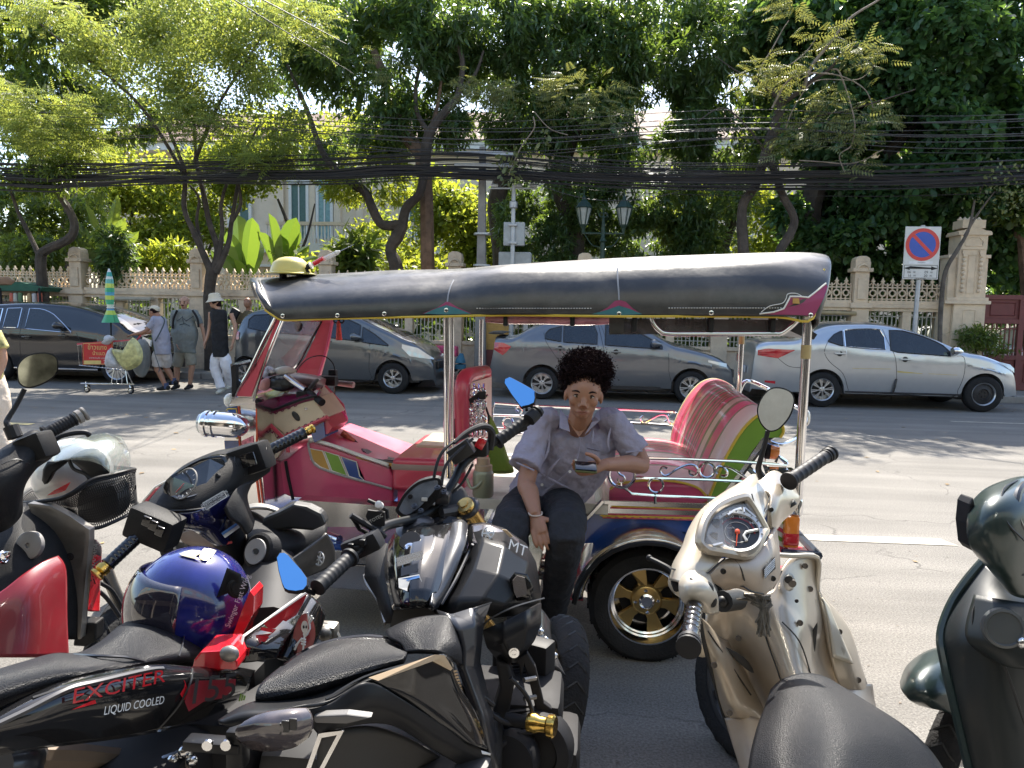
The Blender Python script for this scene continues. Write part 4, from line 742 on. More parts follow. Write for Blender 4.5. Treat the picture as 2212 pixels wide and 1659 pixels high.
# silver sedan
R_,mp,hw,yc,patch,fn=car('silver_sedan','silver sedan with dented doors and a black steel front wheel',13.95,Z5,
    [(158,1290),(160,1150),(190,1060),(205,1000),(300,975),(500,968),(600,930),(700,885),(800,863),(930,857),(1080,858),(1220,875),(1370,912),(1500,960),(1600,1005),(1700,1052),(1820,1075),(1930,1110),(2020,1150),(2075,1195),(2095,1240),(2110,1330)],
    [(710,1310),(1828,1342)],.325,.27,[(100,1000),(400,1005),(750,985),(1150,1050),(1600,1085),(1700,1085),(2100,1180)],
    [([(752,978),(860,1013)],[(752,972),(800,930),(850,908),(860,905)],M_trim),([(868,1013),(1155,1036)],[(868,902),(950,893),(1050,890),(1130,896),(1155,950)],M_chrome),([(1186,1040),(1230,1052),(1598,1080)],[(1186,900),(1290,905),(1400,935),(1500,975),(1580,1020),(1598,1050)],M_trim)],
    P_sil,[((520,960),(690,885)),((1480,950),(1690,1050))],['pair','steel'],W=1.77,nsp=8,rs=.12,
    lamps=[([(268,1075),(400,1094),(515,1040)],[(268,1040),(330,1026),(515,1036)],M_tail,'tail_lamp'),([(312,1262),(382,1270)],[(312,1248),(382,1252)],M_tail,'reflector'),([(1940,1128),(2040,1178),(2072,1200)],[(1940,1120),(2040,1142),(2072,1170)],M_head,'headlamp')],
    seams=[[(745,985),(722,1050),(760,1120),(850,1200),(890,1310),(905,1330),(1200,1343)],[(1150,895),(1180,1000),(1212,1090),(1220,1200),(1218,1290),(1196,1338)],[(1205,1342),(1600,1360),(1650,1310),(1688,1200),(1690,1090),(1640,1080)],[(400,1092),(480,1150),(600,1160)]],
    handles=[(828,1062),(1280,1102)],mirror=(1625,1045),trimm=M_chrome,sillstrip=M_trim)
text('VVTi',(mp((1725,1148))[0],13.93,mp((1725,1148))[1]),(1,0,0),(0,0,1),.03,M_trim,'lettering',R_)
M_rust=mat('yellow_scrape',(.55,.45,.15),.6,dirt=.6,dirtcol=(.45,.46,.47))
for a,b,c,d in (((1225,1192),(1400,1203),(1225,1180),(1400,1198)),((915,1165),(1180,1170),(915,1162),(1180,1166)),((1440,1202),(1640,1212),(1440,1199),(1640,1209))):l_,h_=fn([a,b]),fn([c,d]);patch(mp(a)[0],mp(b)[0],l_,h_,M_rust,'scrape',.003,1)
x,z=mp((1208,1290));ob('bent_door_edge',tube([Vector((x+.02,13.955-.004,z+.14)),Vector((x-.01,13.93,z)),Vector((x-.03,13.94,z-.12))],.02,6,smooth=4),M_trim,R_)
# grey sedan
R_,mp,hw,yc,patch,fn=car('grey_sedan','mid grey sedan with a boot spoiler and red tail lamp parked behind the seated boy',13.85,Z7,
    [(166,830),(168,720),(180,680),(195,600),(205,570),(300,572),(400,522),(500,486),(620,466),(780,460),(900,468),(1020,500),(1130,550),(1240,610),(1330,632),(1450,665),(1540,705),(1590,750),(1605,800),(1612,870)],
    [(475,838),(1345,858)],.305,.27,[(150,590),(500,590),(830,625),(1220,650),(1600,720)],
    [([(497,575),(590,592)],[(497,545),(520,520),(590,502)],M_trim),([(602,594),(800,608)],[(602,500),(700,490),(780,490),(800,545)],M_trim),([(845,612),(1180,636)],[(845,492),(930,498),(1030,530),(1110,575),(1180,620)],M_trim)],
    P_gry,[((310,565),(480,490)),((1010,500),(1230,610))],'pair',W=1.69,nsp=8,
    lamps=[([(195,640),(250,672),(296,625)],[(195,596),(250,598),(296,618)],M_tail,'tail_lamp'),([(1445,712),(1560,745)],[(1445,700),(1560,722)],M_head,'headlamp')],
    seams=[[(487,540),(500,590),(545,660),(600,740),(622,800),(640,868),(850,880)],[(805,490),(830,600),(848,700),(855,800),(850,878)],[(860,880),(1205,892),(1215,760),(1215,660)],[(820,492),(845,560)]],
    handles=[(583,630),(908,652)],mirror=(1140,605),trimm=P_gry,rimr=.68)
x,z=mp((250,556));ob('spoiler',sweep([(x-.16,13.85+.25,z+.03),(x-.16,13.85+.85,z+.05),(x-.16,13.85+1.45,z+.03)],[(.16,.02)]*3,up=(0,0,1),n=10),M_trim,R_);ob('side_step',bx(*[mp((880,0))[0],mp((1200,0))[0]],13.84,13.9,.24,.3),M_trim,R_,smooth=False)
# grey hatchback
R_,mp,hw,yc,patch,fn=car('grey_hatchback','dark grey hatchback parked behind the tuk-tuk windscreen',13.98,Z6,
    [(300,760),(304,660),(312,580),(330,500),(370,440),(450,414),(600,398),(760,392),(900,405),(1020,450),(1130,500),(1240,550),(1320,585),(1400,612),(1480,655),(1535,705),(1552,760),(1560,840)],
    [(385,800),(1258,818)],.305,.26,[(300,560),(450,540),(900,575),(1240,632),(1550,740)],
    [([(392,520),(520,545)],[(392,470),(420,445),(520,440)],M_trim),([(530,548),(790,565)],[(530,432),(650,425),(790,428)],M_trim),([(800,568),(1060,600)],[(800,430),(900,435),(1000,478),(1060,505)],M_trim),([(1075,605),(1232,628)],[(1075,515),(1150,560),(1232,622)],M_trim)],
    P_gry2,[((312,560),(370,440)),((960,440),(1310,580))],'pair',W=1.69,nsp=7,fs=.2,tum=.22,
    lamps=[([(1312,640),(1360,690),(1490,712)],[(1312,618),(1400,640),(1490,706)],M_head,'headlamp'),([(308,590),(340,590)],[(308,540),(340,545)],M_tail,'tail_lamp')],
    seams=[[(1112,520),(1122,620),(1118,760),(1105,835),(800,835)],[(795,430),(800,570),(800,835)],[(1150,800),(1120,830)]],
    handles=[(870,600)],mirror=(1045,575),trimm=P_gry2,rimr=.62)
# black sedan
car('black_sedan','glossy black sedan with chrome window trim parked behind the red food cart',14.15,Z4,
    [(-900,1000),(-890,800),(-870,720),(-700,690),(-560,660),(-400,580),(-250,525),(-50,505),(150,498),(350,503),(520,520),(650,548),(780,590),(900,645),(1000,700),(1080,730),(1160,770),(1230,830),(1270,900),(1285,1000)],
    [(-40,1022),(915,1028)],.335,.26,[(-900,760),(0,700),(600,720),(1250,860)],
    [([(-480,680),(-20,690)],[(-480,640),(-300,560),(-20,540)],M_chrome),([(10,690),(132,692)],[(10,540),(132,536)],M_chrome),([(185,700),(560,735)],[(185,540),(290,545),(380,580),(470,650),(560,728)],M_chrome)],
    P_blk,[((-560,650),(-280,530)),((560,530),(1010,700))],'wide',W=1.82,nsp=14,fs=.38,seams=[[(150,540),(155,700),(160,900),(170,1030)],[(600,735),(630,800),(640,900),(620,1010),(180,1040)]],handles=[(210,765),(500,757)],mirror=(480,680),trimm=P_blk,rimr=.72,
    lamps=[([(1080,790),(1135,850)],[(1080,765),(1135,800)],M_head,'headlamp')],sillstrip=M_chrome)
# white cars in the garden, seen through the bars
def Qn(x,y):return (x,y)
def garden_car(label,u0,u1,Y):
    a,b=AY(u0,700,Y).x,AY(u1,700,Y).x;s=(b-a)/4.4;inv=lambda x,z:(lambda q:q)(x)
    P=[(0,.5),(.02,.8),(.15,1.0),(.8,1.05),(1.3,1.4),(1.9,1.5),(2.7,1.45),(3.3,1.1),(4.0,.95),(4.3,.8),(4.4,.5)]
    rings=[]
    for x,z in [(v.x,v.z) for v in cr([(p[0],0,p[1]) for p in P],4)]:
        h=.85-.1*max(0,z-1.0)*2;rings.append([Vector((a+x*s,Y+.85-h,.3)),Vector((a+x*s,Y+.85-h,min(z,.95))),Vector((a+x*s,Y+.85-h+.12,z)),Vector((a+x*s,Y+.85+h-.12,z)),Vector((a+x*s,Y+.85+h,min(z,.95))),Vector((a+x*s,Y+.85+h,.3))])
    t=thing('parked_car',label,'car',((a+b)/2,Y+.85,0));ob('body',loft(rings),P_whi,t)
    ob('window',sheet([(a+1.25*s,Y-.01,1.0),(a+3.1*s,Y-.01,1.0),(a+2.7*s,Y+.06,1.36),(a+1.5*s,Y+.06,1.36)]),M_glass,t,smooth=False)
    for x in (.85,3.5):wheel(t,(a+x*s,Y+.08,.32),.32,(0,-1,0),'wide',n=5)
    return t
garden_car('white car in the garden seen through the wall railings under the no parking sign',1985,2145,20)
garden_car('white car in the garden seen through the maroon gate bars',2165,2420,19.5)
# ================================================================ TUK-TUK
def pp(Qf,pts,Y):return [AY(*Qf(*p),Y) for p in pts]
def p1(Qf,x,y,Y):return AY(*Qf(x,y),Y)
YN,YR,YFa=3.42,3.47,4.65;YCt=4.06
M_ss=mat('polished_stainless',(.72,.72,.72),.16,1,var=.08,vs_=3,dirt=.25,dirtcol=(.3,.26,.2));M_vin=mat('black_vinyl_canopy',(.030,.030,.031),.3,var=.3,vs_=3,spec=.6,bump=.22,bs=5,dirt=.45,dirtcol=(.13,.12,.11))
M_pnk=mat('magenta_vinyl',(.54,.06,.15),.32,var=.1,coat=.3,dirt=.2,dirtcol=(.45,.15,.17));M_redp=mat('crimson_vinyl',(.50,.05,.085),.32,var=.1,coat=.3,dirt=.2,dirtcol=(.42,.14,.14));M_pur=mat('purple_vinyl',(.17,.012,.06),.22,var=.1,coat=.8);M_crm=mat('cream_panel',(.60,.50,.37),.38,var=.05,coat=.3,dirt=.15)
M_grn=mat('lime_vinyl',(.16,.30,.035),.33,var=.06);M_blu=mat('tuktuk_blue',(.012,.055,.24),.2,var=.15,coat=1);M_och=mat('ochre_stripe',(.45,.25,.05),.35);M_yl=mat('yellow_piping',(.6,.42,.05),.4);M_teal=mat('teal_vinyl',(.04,.16,.19),.4);M_mag=mat('faded_magenta_lining',(.28,.035,.11),.5)
M_wht=mat('white_panel',(.7,.68,.62),.35,coat=.3,dirt=.15);M_tread=mat('clear_film',(.6,.5,.5),.1,alpha=.35,spec=1);M_cl=mat('windscreen_sheet',(.75,.75,.75),.06,alpha=.22,spec=1,var=.3);M_org=mat('orange_red_paint',(.7,.09,.03),.3)
def stripemat(name,stops,lo,hi,axis='Y',rough=.28):
    m=mat(name,(.5,.5,.5),rough,coat=.5,bump=.12,bs=40);t=m.node_tree;N=t.nodes;K=t.links;p=N['Principled BSDF']
    g=N.new('ShaderNodeNewGeometry');s=N.new('ShaderNodeSeparateXYZ');K.new(g.outputs['Position'],s.inputs[0]);r=N.new('ShaderNodeMapRange');r.inputs[1].default_value=lo;r.inputs[2].default_value=hi;K.new(s.outputs[axis],r.inputs[0])
    c=N.new('ShaderNodeValToRGB');c.color_ramp.interpolation='CONSTANT';e=c.color_ramp.elements
    e[0].position=0;e[0].color=(*stops[0][1],1);e[1].position=stops[1][0];e[1].color=(*stops[1][1],1)
    for q,k in stops[2:]:x=e.new(q);x.color=(*k,1)
    K.new(r.outputs[0],c.inputs[0]);K.new(c.outputs[0],p.inputs['Base Color']);return m
cW,cP,cO,cK,cC,cY=(.78,.60,.56),(.78,.15,.27),(.27,.26,.16),(.58,.06,.13),(.80,.77,.58),(.62,.62,.1)
M_seat=stripemat('striped_seat_vinyl',[(0,cW),(.10,cO),(.115,cP),(.19,cO),(.215,cW),(.27,cO),(.29,cP),(.335,cO),(.35,cP),(.365,cO),(.38,cP),(.40,cO),(.425,cP),(.455,cO),(.47,cW),(.485,cO),(.50,cP),(.525,cO),(.56,cP),(.60,cO),(.62,cW),(.66,cP),(.72,cO),(.735,cK),(.80,cP),(.86,cO),(.87,cP),(.915,cY),(.935,cC)],3.56,4.56)
tuk=thing('tuk_tuk','colourful three wheeled tuk-tuk with black vinyl canopy, pink striped passenger seat and chrome posts','tuk-tuk',(0,YCt,0))
# canopy
bot=pp(Z6,[(505,408),(560,446),(620,470),(780,466),(950,461),(1250,454)],YN)+pp(ZJ,[(980,882)],YN)+pp(Z7,[(300,433),(925,440),(1450,440),(1850,444),(2052,450)],YN)
sho=pp(Z6,[(444,262),(470,255),(520,300),(780,283),(1000,272),(1280,256)],YN+.13)+pp(ZJ,[(1010,545)],YN+.13)+pp(Z7,[(300,178),(925,155),(1450,138),(1850,135),(2120,170)],YN+.13)
top=pp(Z6,[(468,240),(520,226),(600,222),(800,208),(1000,198),(1300,181)],YCt)+pp(ZJ,[(1100,458)],YCt)+pp(Z7,[(300,150),(925,112),(1450,92),(1850,80),(2050,84)],YCt)
sag=[0,-.006,-.01,-.012,-.014,-.008,.014,-.016,.014,-.016,-.018,0]
bX=[p.x for p in bot];bZ=[p.z for p in bot];sZ=[p.z for p in sho]
def ysh(x,z):a=np.interp(x,bX,bZ);b=np.interp(x,bX,sZ);return YN+.13*max(0,min(1.05,(z-a)/(b-a)))**2.6+np.interp(x,bX,sag)
cols=[]
for b,s,t,sg_ in zip(bot,sho,top,sag):
    h=[]
    for k in range(7):q=k/6;h.append(Vector((b.x+(s.x-b.x)*q**1.3,YN+.13*q**2.6+sg_,b.z+(s.z-b.z)*q)))
    h += [Vector((s.x+(t.x-s.x)*.3,YN+.22,s.z+(t.z-s.z)*.5)),Vector((s.x+(t.x-s.x)*.7,YN+.4,s.z+(t.z-s.z)*.85)),t]
    cols.append(h+[Vector((p.x,2*YCt-p.y,p.z)) for p in h[:-1][::-1]])
last=cols[-1];first=cols[0]
cols.append([Vector((p.x+.035,YCt+(p.y-YCt)*.96,p.z-.03)) for p in last]);cols.append([Vector((p.x+.02,YCt+(p.y-YCt)*.9,min(p.z-.06,1.80))) for p in last])
cols=[[Vector((p.x+.01,YCt+(p.y-YCt)*.9,min(p.z,1.68))) for p in first]]+cols
V,F=surf([[c[i] for c in cols] for i in range(len(cols[0]))],6,3)
can=ob('canopy',(V,F),M_vin,tuk,thick=.012,ang=60)
ob('canopy_piping',tube([p-Vector((0,.004,.004)) for p in bot]+[sho[-1]],.006,5,smooth=5),M_yl,tuk)
ob('canopy_piping',tube([bot[0]]+[sho[0]+Vector((-.004,0,0)),top[0]],.007,5,smooth=5),M_crm,tuk)
ob('canopy_lining',mirY(sheet([b+Vector((0,.01,.01)) for b in (bot[2],bot[-1])]+[Vector((bot[-1].x,2*YCt-YN-.01,bot[-1].z+.01)),Vector((bot[2].x,2*YCt-YN-.01,bot[2].z+.01))]),YCt),M_mag,tuk,smooth=False)
def onsh(Qf,pts,off=.006):
    r=[]
    for p in pts:
        a=AY(*Qf(*p),YN+.02);r.append(Vector((a.x,ysh(a.x,a.z)-off,a.z)))
    return r
for pts,Qf in (([(1010,545),(1000,600),(992,680),(990,760)],ZJ),([(922,155),(920,230),(924,300),(925,350)],Z7)):ob('seam',tube(onsh(Qf,pts,.003),.004,5,smooth=5),mat('grey_seam',(.25,.25,.26),.4),tuk)
ob('stitching',join(*[tube(onsh(Z7,[(x,396),(x+9,396.5)],.003),.0018,4) for x in range(1210,1880,16)]+[tube(onsh(Z7,[(x,398),(x+9,398)],.003),.0018,4) for x in range(100,760,16)]),M_wht,tuk)
for Qf,a,b,cc in ((ZJ,[(905,805),(980,752),(1000,752),(1080,800),(1220,862),(980,870),(770,862)],[(780,864),(900,812),(985,785),(1060,805),(1215,864),(980,872)],0),(Z7,[(860,392),(900,355),(930,350),(965,360),(1005,398),(1050,428),(925,432),(800,425)],[(765,432),(860,405),(925,382),(990,402),(1060,432),(925,438)],1)):
    ob('torn_patch',sheet(onsh(Qf,a,.005)),M_mag,tuk,smooth=False);ob('patch',sheet(onsh(Qf,b,.008)),M_teal,tuk,smooth=False)
tc_=[(1730,430),(1810,420),(1870,400),(1900,350),(1910,330),(1970,330),(2020,335),(2070,300),(2140,250),(2145,270),(2110,340),(2052,442),(1950,436),(1800,434)]
ob('torn_patch',sheet(onsh(Z7,tc_,.007)),M_mag,tuk,smooth=False)
ob('frayed_edge',tube(onsh(Z7,tc_[:9],.008),.004,5),M_wht,tuk)
ob('loose_thread',tube(onsh(Z7,[(1740,420),(1790,385),(1860,370),(1885,345),(1900,315),(1950,312),(1985,330)],.006),.002,4,smooth=4),M_wht,tuk)
ob('tape_cross',join(sheet(onsh(Z7,[(1925,340),(1962,340),(1965,372),(1922,370)],.011))),M_och,tuk,smooth=False)
sn=[(Z6,627,450),(Z6,950,447),(Z6,1223,438),(ZJ,984,832),(Z7,925,430),(Z7,1453,424),(Z7,2030,438)]
for Qf,x,y in sn:
    a=onsh(Qf,[(x,y)],.004)[0];s_=ob('snap',lathe(a,(0,-1,0),[(.011,0),(.011,.004),(.006,.006)],12),M_ss,tuk);ob('snap_centre',lathe(a-Vector((0,.0061,0)),(0,-1,0),[(.006,0),(.004,.001)],10),M_trim,s_)
# posts
def post(nm,a,b,r):ob(nm,tube([a,b],r,16),M_chrome,tuk)
A_=p1(ZJ,988,885,YR);post('post',A_,Vector((A_.x+.01,YR,.56)),.0165);ob('post',tube([A_+Vector((.018,.03,0)),Vector((A_.x+.028,YR+.03,.56))],.011,12),M_chrome,tuk)
Br=AY(1745,690,YR);Bb=AY(1722,1105,YR);post('post',Br,Bb,.021);ob('tape',tube([Br.lerp(Bb,.13),Br.lerp(Bb,.2)],.0225,16),mat('brown_tape',(.42,.32,.15),.4),tuk);ob('post_collar',lathe(Bb+Vector((0,0,.06)),(0,0,-1),[(.022,0),(.026,.01),(.026,.07),(.018,.08)],14),M_chrome,tuk)
C_=AY(1040,690,YFa);post('post',C_,Vector((C_.x,YFa,.5)),.014)
D_=AY(1603,715,YFa);post('post',D_,Vector((D_.x-.005,YFa,.6)),.017);ob('tape',tube([D_-Vector((0,0,.02)),D_-Vector((0,0,.08))],.0185,12),mat('brown_tape',(.42,.32,.15),.4),tuk)
# rolled clear curtain and grab rail under the canopy
ob('rolled_curtain',sweep([p1(Z7,150,455,YR),p1(Z7,300,462,YR),p1(Z7,500,465,YR),p1(Z7,700,470,YR),p1(Z7,868,468,YR)],[(.022,.02),(.028,.024),(.024,.022),(.03,.024),(.02,.018)],n=12),mat('pink_clear_film',(.5,.2,.22),.12,alpha=.75,spec=1,var=.4,vs_=20),tuk)
ob('curtain_panel',prism(pp(Z7,[(868,455),(1955,465),(1900,520),(1850,545),(868,550)],YR+.02),(0,.02,0)),mat('smoky_film',(.10,.085,.085),.12,alpha=.8,spec=1,var=.5,vs_=9),tuk,smooth=False)
ob('curtain_band',prism(pp(Z7,[(868,452),(955,452),(952,548),(868,550)],YR+.0),(0,.01,0)),M_vin,tuk,smooth=False)
for x in (268,655,1015,1458,1815):ob('curtain_strap',rbox(p1(Z7,x,470+(20 if x > 900 else 0),YR-.004),(.022,.06,.075 if x > 900 else .05),.006),M_dk,tuk)
ob('grab_rail',tube(pp(Z7,[(1112,448),(1125,485),(1160,525),(1215,545),(1450,546),(1800,545),(1870,543),(1920,510),(1962,472)],YR-.02),.0115,12,smooth=5),M_ss,tuk)
ob('rear_flap',prism(pp(Z7,[(1840,450),(1960,470),(2080,550),(2060,580),(1990,560),(1900,520)],YR+.3),(0,.6,0)),M_vin,tuk,smooth=False)
# windscreen frame
def plate(nm,Qf,pts,Y,m,th=.02,par=tuk,sm=False,bev=0):return ob(nm,prism(pp(Qf,pts,Y),(0,th,0)),m,par,smooth=sm,bev=bev)
plate('screen_pillar',ZF,[(890,235),(960,245),(830,560),(740,800),(640,1110),(430,1100),(520,960),(620,780),(760,500)],YR,M_ss,.03,bev=.004)
plate('pillar_panel',ZF,[(905,250),(945,255),(815,560),(700,850),(625,1070),(470,1065),(555,935),(680,780),(790,520)],YR-.006,M_redp,.006)
ob('pillar_trim',tube(pp(ZF,[(885,235),(750,500),(610,790),(510,960),(440,1095)],YR-.008),.008,8,smooth=4),M_chrome,tuk)
ob('pillar_trim',tube(pp(ZF,[(960,250),(830,560),(740,830),(655,1120)],YR-.008),.006,8,smooth=4),M_chrome,tuk)
plate('screen_pillar',ZF,[(1385,250),(1500,245),(1440,560),(1360,850),(1110,830),(1095,790),(1200,660),(1300,450)],YFa-.05,M_redp,.03,bev=.004)
ob('pillar_trim',tube(pp(ZF,[(1492,245),(1430,560),(1345,850)],YFa-.06),.008,8,smooth=4),M_pnk,tuk)
q0,q1_=pp(ZF,[(950,250),(730,850)],YR+.02);q2,q3=pp(ZF,[(1380,255),(1090,790)],YFa-.05)
ob('windscreen',prism([q0,q2,q3,q1_],(.004,0,0)),M_cl,tuk,smooth=False)
ed=[q2,q2.lerp(q3,.5),q2.lerp(q3,.85),q3.lerp(q1_,.12),q3.lerp(q1_,.4),q3.lerp(q1_,.8)];ob('windscreen_rubber',tube(ed,.009,6,smooth=5),M_dk,tuk)
ob('screen_header',tube([q0,q2],.012,8),M_chrome,tuk)
ob('interior_mirror',pillow([p1(ZF,1130+dx*42,320+dy*62,4.0) for dx,dy in [(math.cos(a),math.sin(a)) for a in np.linspace(0,2*PI,16,endpoint=False)]],(1,-.6,0),.015,.01),M_dk,tuk)
# side rectangular mirror
mr=ob('mirror_frame',tube([p1(ZF,425,735,YR-.02),p1(ZF,612,700,YR+.22),p1(ZF,560,900,YR+.22),p1(ZF,440,1060,YR-.02)],.008,6,closed=True),M_dk,tuk,smooth=False)
plate('mirror_edge',ZF,[(417,735),(465,730),(470,1000),(430,1065)],YR-.025,M_dk,.03);ob('mirror_top',tube([p1(ZF,420,732,YR-.03),p1(ZF,615,690,YR+.2)],.007,6),M_chrome,tuk)
# front cowl
plate('front_cowl',Z6,[(285,985),(345,945),(445,965),(452,1110),(450,1200),(462,1300),(500,1600),(540,1900),(330,1900),(300,1500),(262,1200)],YR,M_ss,1.15,bev=.006)
plate('cowl_panel',Z6,[(285,990),(335,985),(350,1040),(350,1140),(285,1010)],YR-.005,M_blu,.01);plate('cowl_panel',Z6,[(262,1190),(345,1190),(370,1400),(385,1700),(320,1700),(290,1400)],YR-.005,M_blu,.01)
plate('cowl_top',Z6,[(315,932),(440,940),(447,970),(330,975),(290,975)],YR-.012,M_chrome,.1,bev=.005)
for k,(pts,m_) in enumerate((([(345,985),(352,1045),(350,1180),(372,1380),(390,1700)],M_org),([(275,1010),(285,1000),(333,1000),(340,1045),(338,1180)],M_yl),([(452,1000),(455,1150),(450,1250),(490,1560)],M_org),([(438,1300),(470,1560)],M_org))):ob('pinstripe',tube(pp(Z6,pts,YR-.007),.004,4),m_,tuk)
plate('flower_decal',Z6,[(365,1190),(430,1160),(440,1240),(415,1300),(370,1290)],YR-.006,mat('pink_decal',(.7,.22,.3),.4,var=.5,vs_=60),.008)
h0=p1(Z6,152,1086,3.39)
hl=ob('headlight_housing',lathe(h0,(1,-.0,-.035),[(.052,-.012),(.062,-.004),(.066,.006),(.066,.02),(.060,.026),(.060,.04),(.066,.046),(.066,.055),(.061,.062),(.061,.12),(.058,.16),(.048,.19),(.03,.21),(.004,.222)],32),M_chrome,tuk)
ob('headlight_lens',lathe(h0-Vector((.008,0,0)),(-1,0,0),[(.055,0),(.05,.015),(.03,.024),(.002,.027)],24),M_head,hl)
g0=p1(Z6,295,950,3.5);ob('indicator',sph(g0,(.028,.035,.036),14,8),mat('clear_indicator',(.7,.68,.6),.1,coat=1),tuk)
h2=lathe(h0+Vector((0,1.02,0)),(1,0,-.035),[(.052,-.012),(.066,.006),(.06,.04),(.061,.12),(.042,.195),(.004,.232)],24);ob('headlight_housing',h2,M_chrome,tuk)
# front mudguard and wheel
fx=p1(Z6,215,1260,YCt).x
mg=[[Vector((fx-.10+.33*math.cos(a)*1.0,YCt+y_,.27+.37*math.sin(a)+.02*math.cos(y_*8))) for a in np.linspace(.25,PI-.3,9)] for y_ in (-.14,-.08,0,.08,.14)]
ob('mudguard',surf(mg,3,3),M_blu,tuk,thick=.008);ob('mudguard_trim',tube(mg[0],.01,6),M_redp,tuk);ob('mudguard_trim',tube([p+Vector((0,-.004,.02)) for p in mg[0]],.006,6),M_wht,tuk)
wheel(tuk,(fx-.10,YCt,.25),.25,(0,-1,0),'wide',.11,.62,5)
ob('fork',join(*[tube([(fx-.10,YCt+s*.09,.25),(fx+.1,YCt+s*.08,.75)],.018,8) for s in (-1,1)]),M_chrome,tuk)
# dash console
Yc1,Yc2=3.68,4.12
N_=pp(ZF,[(690,1215),(790,1262),(1150,1120),(1290,1090),(1432,1290),(1000,1485)],Yc1);Fa=pp(ZF,[(1412,960),(1600,1160),(1642,1300),(1500,1400)],Yc2)
ob('console',prism(pp(ZF,[(690,1215),(800,1255),(1150,1120),(1290,1090),(1432,1290),(1010,1490)],Yc1),(0,.3,0)),M_crm,tuk,smooth=False,bev=.004)
b1,b2,b3=N_[3],N_[4],Fa
ob('console',([b1,b2,Fa[3],Fa[2],Fa[1],Fa[0],b1+Vector((-.1,.1,0)),b2+Vector((-.1,.1,0))],[(0,1,2),(0,2,3,4),(0,4,5),(6,5,4),(6,4,3),(6,3,2,7),(7,2,1),(0,5,6),(0,6,7,1)]),M_crm,tuk,smooth=False)
ob('console_edge',tube([Fa[0],Fa[1],Fa[2],Fa[3],b2],.011,8),M_redp,tuk);ob('console_edge',tube([N_[4],N_[5]],.010,8),M_redp,tuk)
ob('glove_recess',prism(pp(ZF,[(1265,1400),(1425,1300),(1490,1400),(1440,1470),(1340,1480)],Yc1+.03),(0,.25,0)),M_redp,tuk,smooth=False);ob('shadow_box',prism(pp(ZF,[(1250,1420),(1400,1340),(1420,1500),(1300,1560)],Yc1+.02),(0,.2,0)),M_blu,tuk,smooth=False)
def dashes(nm,A,B,n,w,m=M_pur,up=Vector((0,0,1)),y=-.007):
    A,B=Vector(A),Vector(B);d=(B-A)/n;vf=[]
    for i in range(n):
        c=A+d*(i+.5);s=1 if i % 2 else -1;e=up*w*.5+d*.4*s;f=d*.22
        P=[c-e-f,c-e+f,c+e+f,c+e-f];vf.append(sheet([p+Vector((0,y,0)) for p in P]))
    ob(nm,join(*vf),m,tuk,smooth=False)
for a,b,n in (((800,1270),(1140,1140),10),((1010,1470),(1410,1290),12)):dashes('braid_trim',p1(ZF,*a,Yc1),p1(ZF,*b,Yc1),n,.022)
plate('side_cowl',ZF,[(672,1210),(1020,1560),(960,1640),(900,1720),(800,1840),(740,1780),(690,1600)],Yc1-.03,M_crm,.05,bev=.004)
ob('side_cowl_edge',tube(pp(ZF,[(675,1215),(850,1390),(1020,1560),(1020,1660)],Yc1-.035),.011,6),M_redp,tuk);ob('side_cowl_edge',tube(pp(ZF,[(675,1225),(690,1500),(730,1700)],Yc1-.035),.006,6),M_redp,tuk)
dashes('braid_trim',p1(ZF,715,1300,Yc1-.04),p1(ZF,960,1540,Yc1-.04),9,.02);dashes('braid_trim',p1(ZF,705,1320,Yc1-.04),p1(ZF,730,1700,Yc1-.04),9,.016,up=Vector((1,0,0)))
tr_=[pp(ZF,[(685,1110),(700,1200),(775,1240),(1150,1105),(1330,1060)],Yc1-.01),pp(ZF,[(675,1060),(760,1070),(1000,1050),(1250,1000),(1370,985)],Yc1+.12),pp(ZF,[(700,1010),(900,960),(1100,930),(1300,940),(1400,950)],Yc1+.5)]
ob('console_tray',surf(tr_,5,4),M_pur,tuk,thick=.02);ob('tray_rubber',tube(tr_[0],.007,6,smooth=5),M_dk,tuk)
ob('oval_vent',pillow([p1(ZF,1105+42*math.cos(a)+14*math.sin(a),1278+50*math.sin(a)+16*math.cos(a),Yc1-.004) for a in np.linspace(0,2*PI,20,endpoint=False)],(0,-1,0),.006,.002),M_trim,tuk)
ob('key_lock',lathe(p1(ZF,1218,1198,Yc1),(0,-1,0),[(.008,0),(.008,.006)],10),M_chrome,tuk)
ob('bow',join(*[sph(p1(ZF,x,y,Yc2-.05),(.03,.02,.02),8,6,Matrix.Rotation(r_,3,'Y')) for x,y,r_ in ((1580,1250,.5),(1620,1300,1.2),(1600,1330,-.4))]),mat('pink_ribbon',(.75,.03,.2),.4),tuk);ob('bow',sph(p1(ZF,1560,1285,Yc2-.08),(.035,.015,.012),8,6),mat('green_ribbon',(.02,.35,.18),.4),tuk)
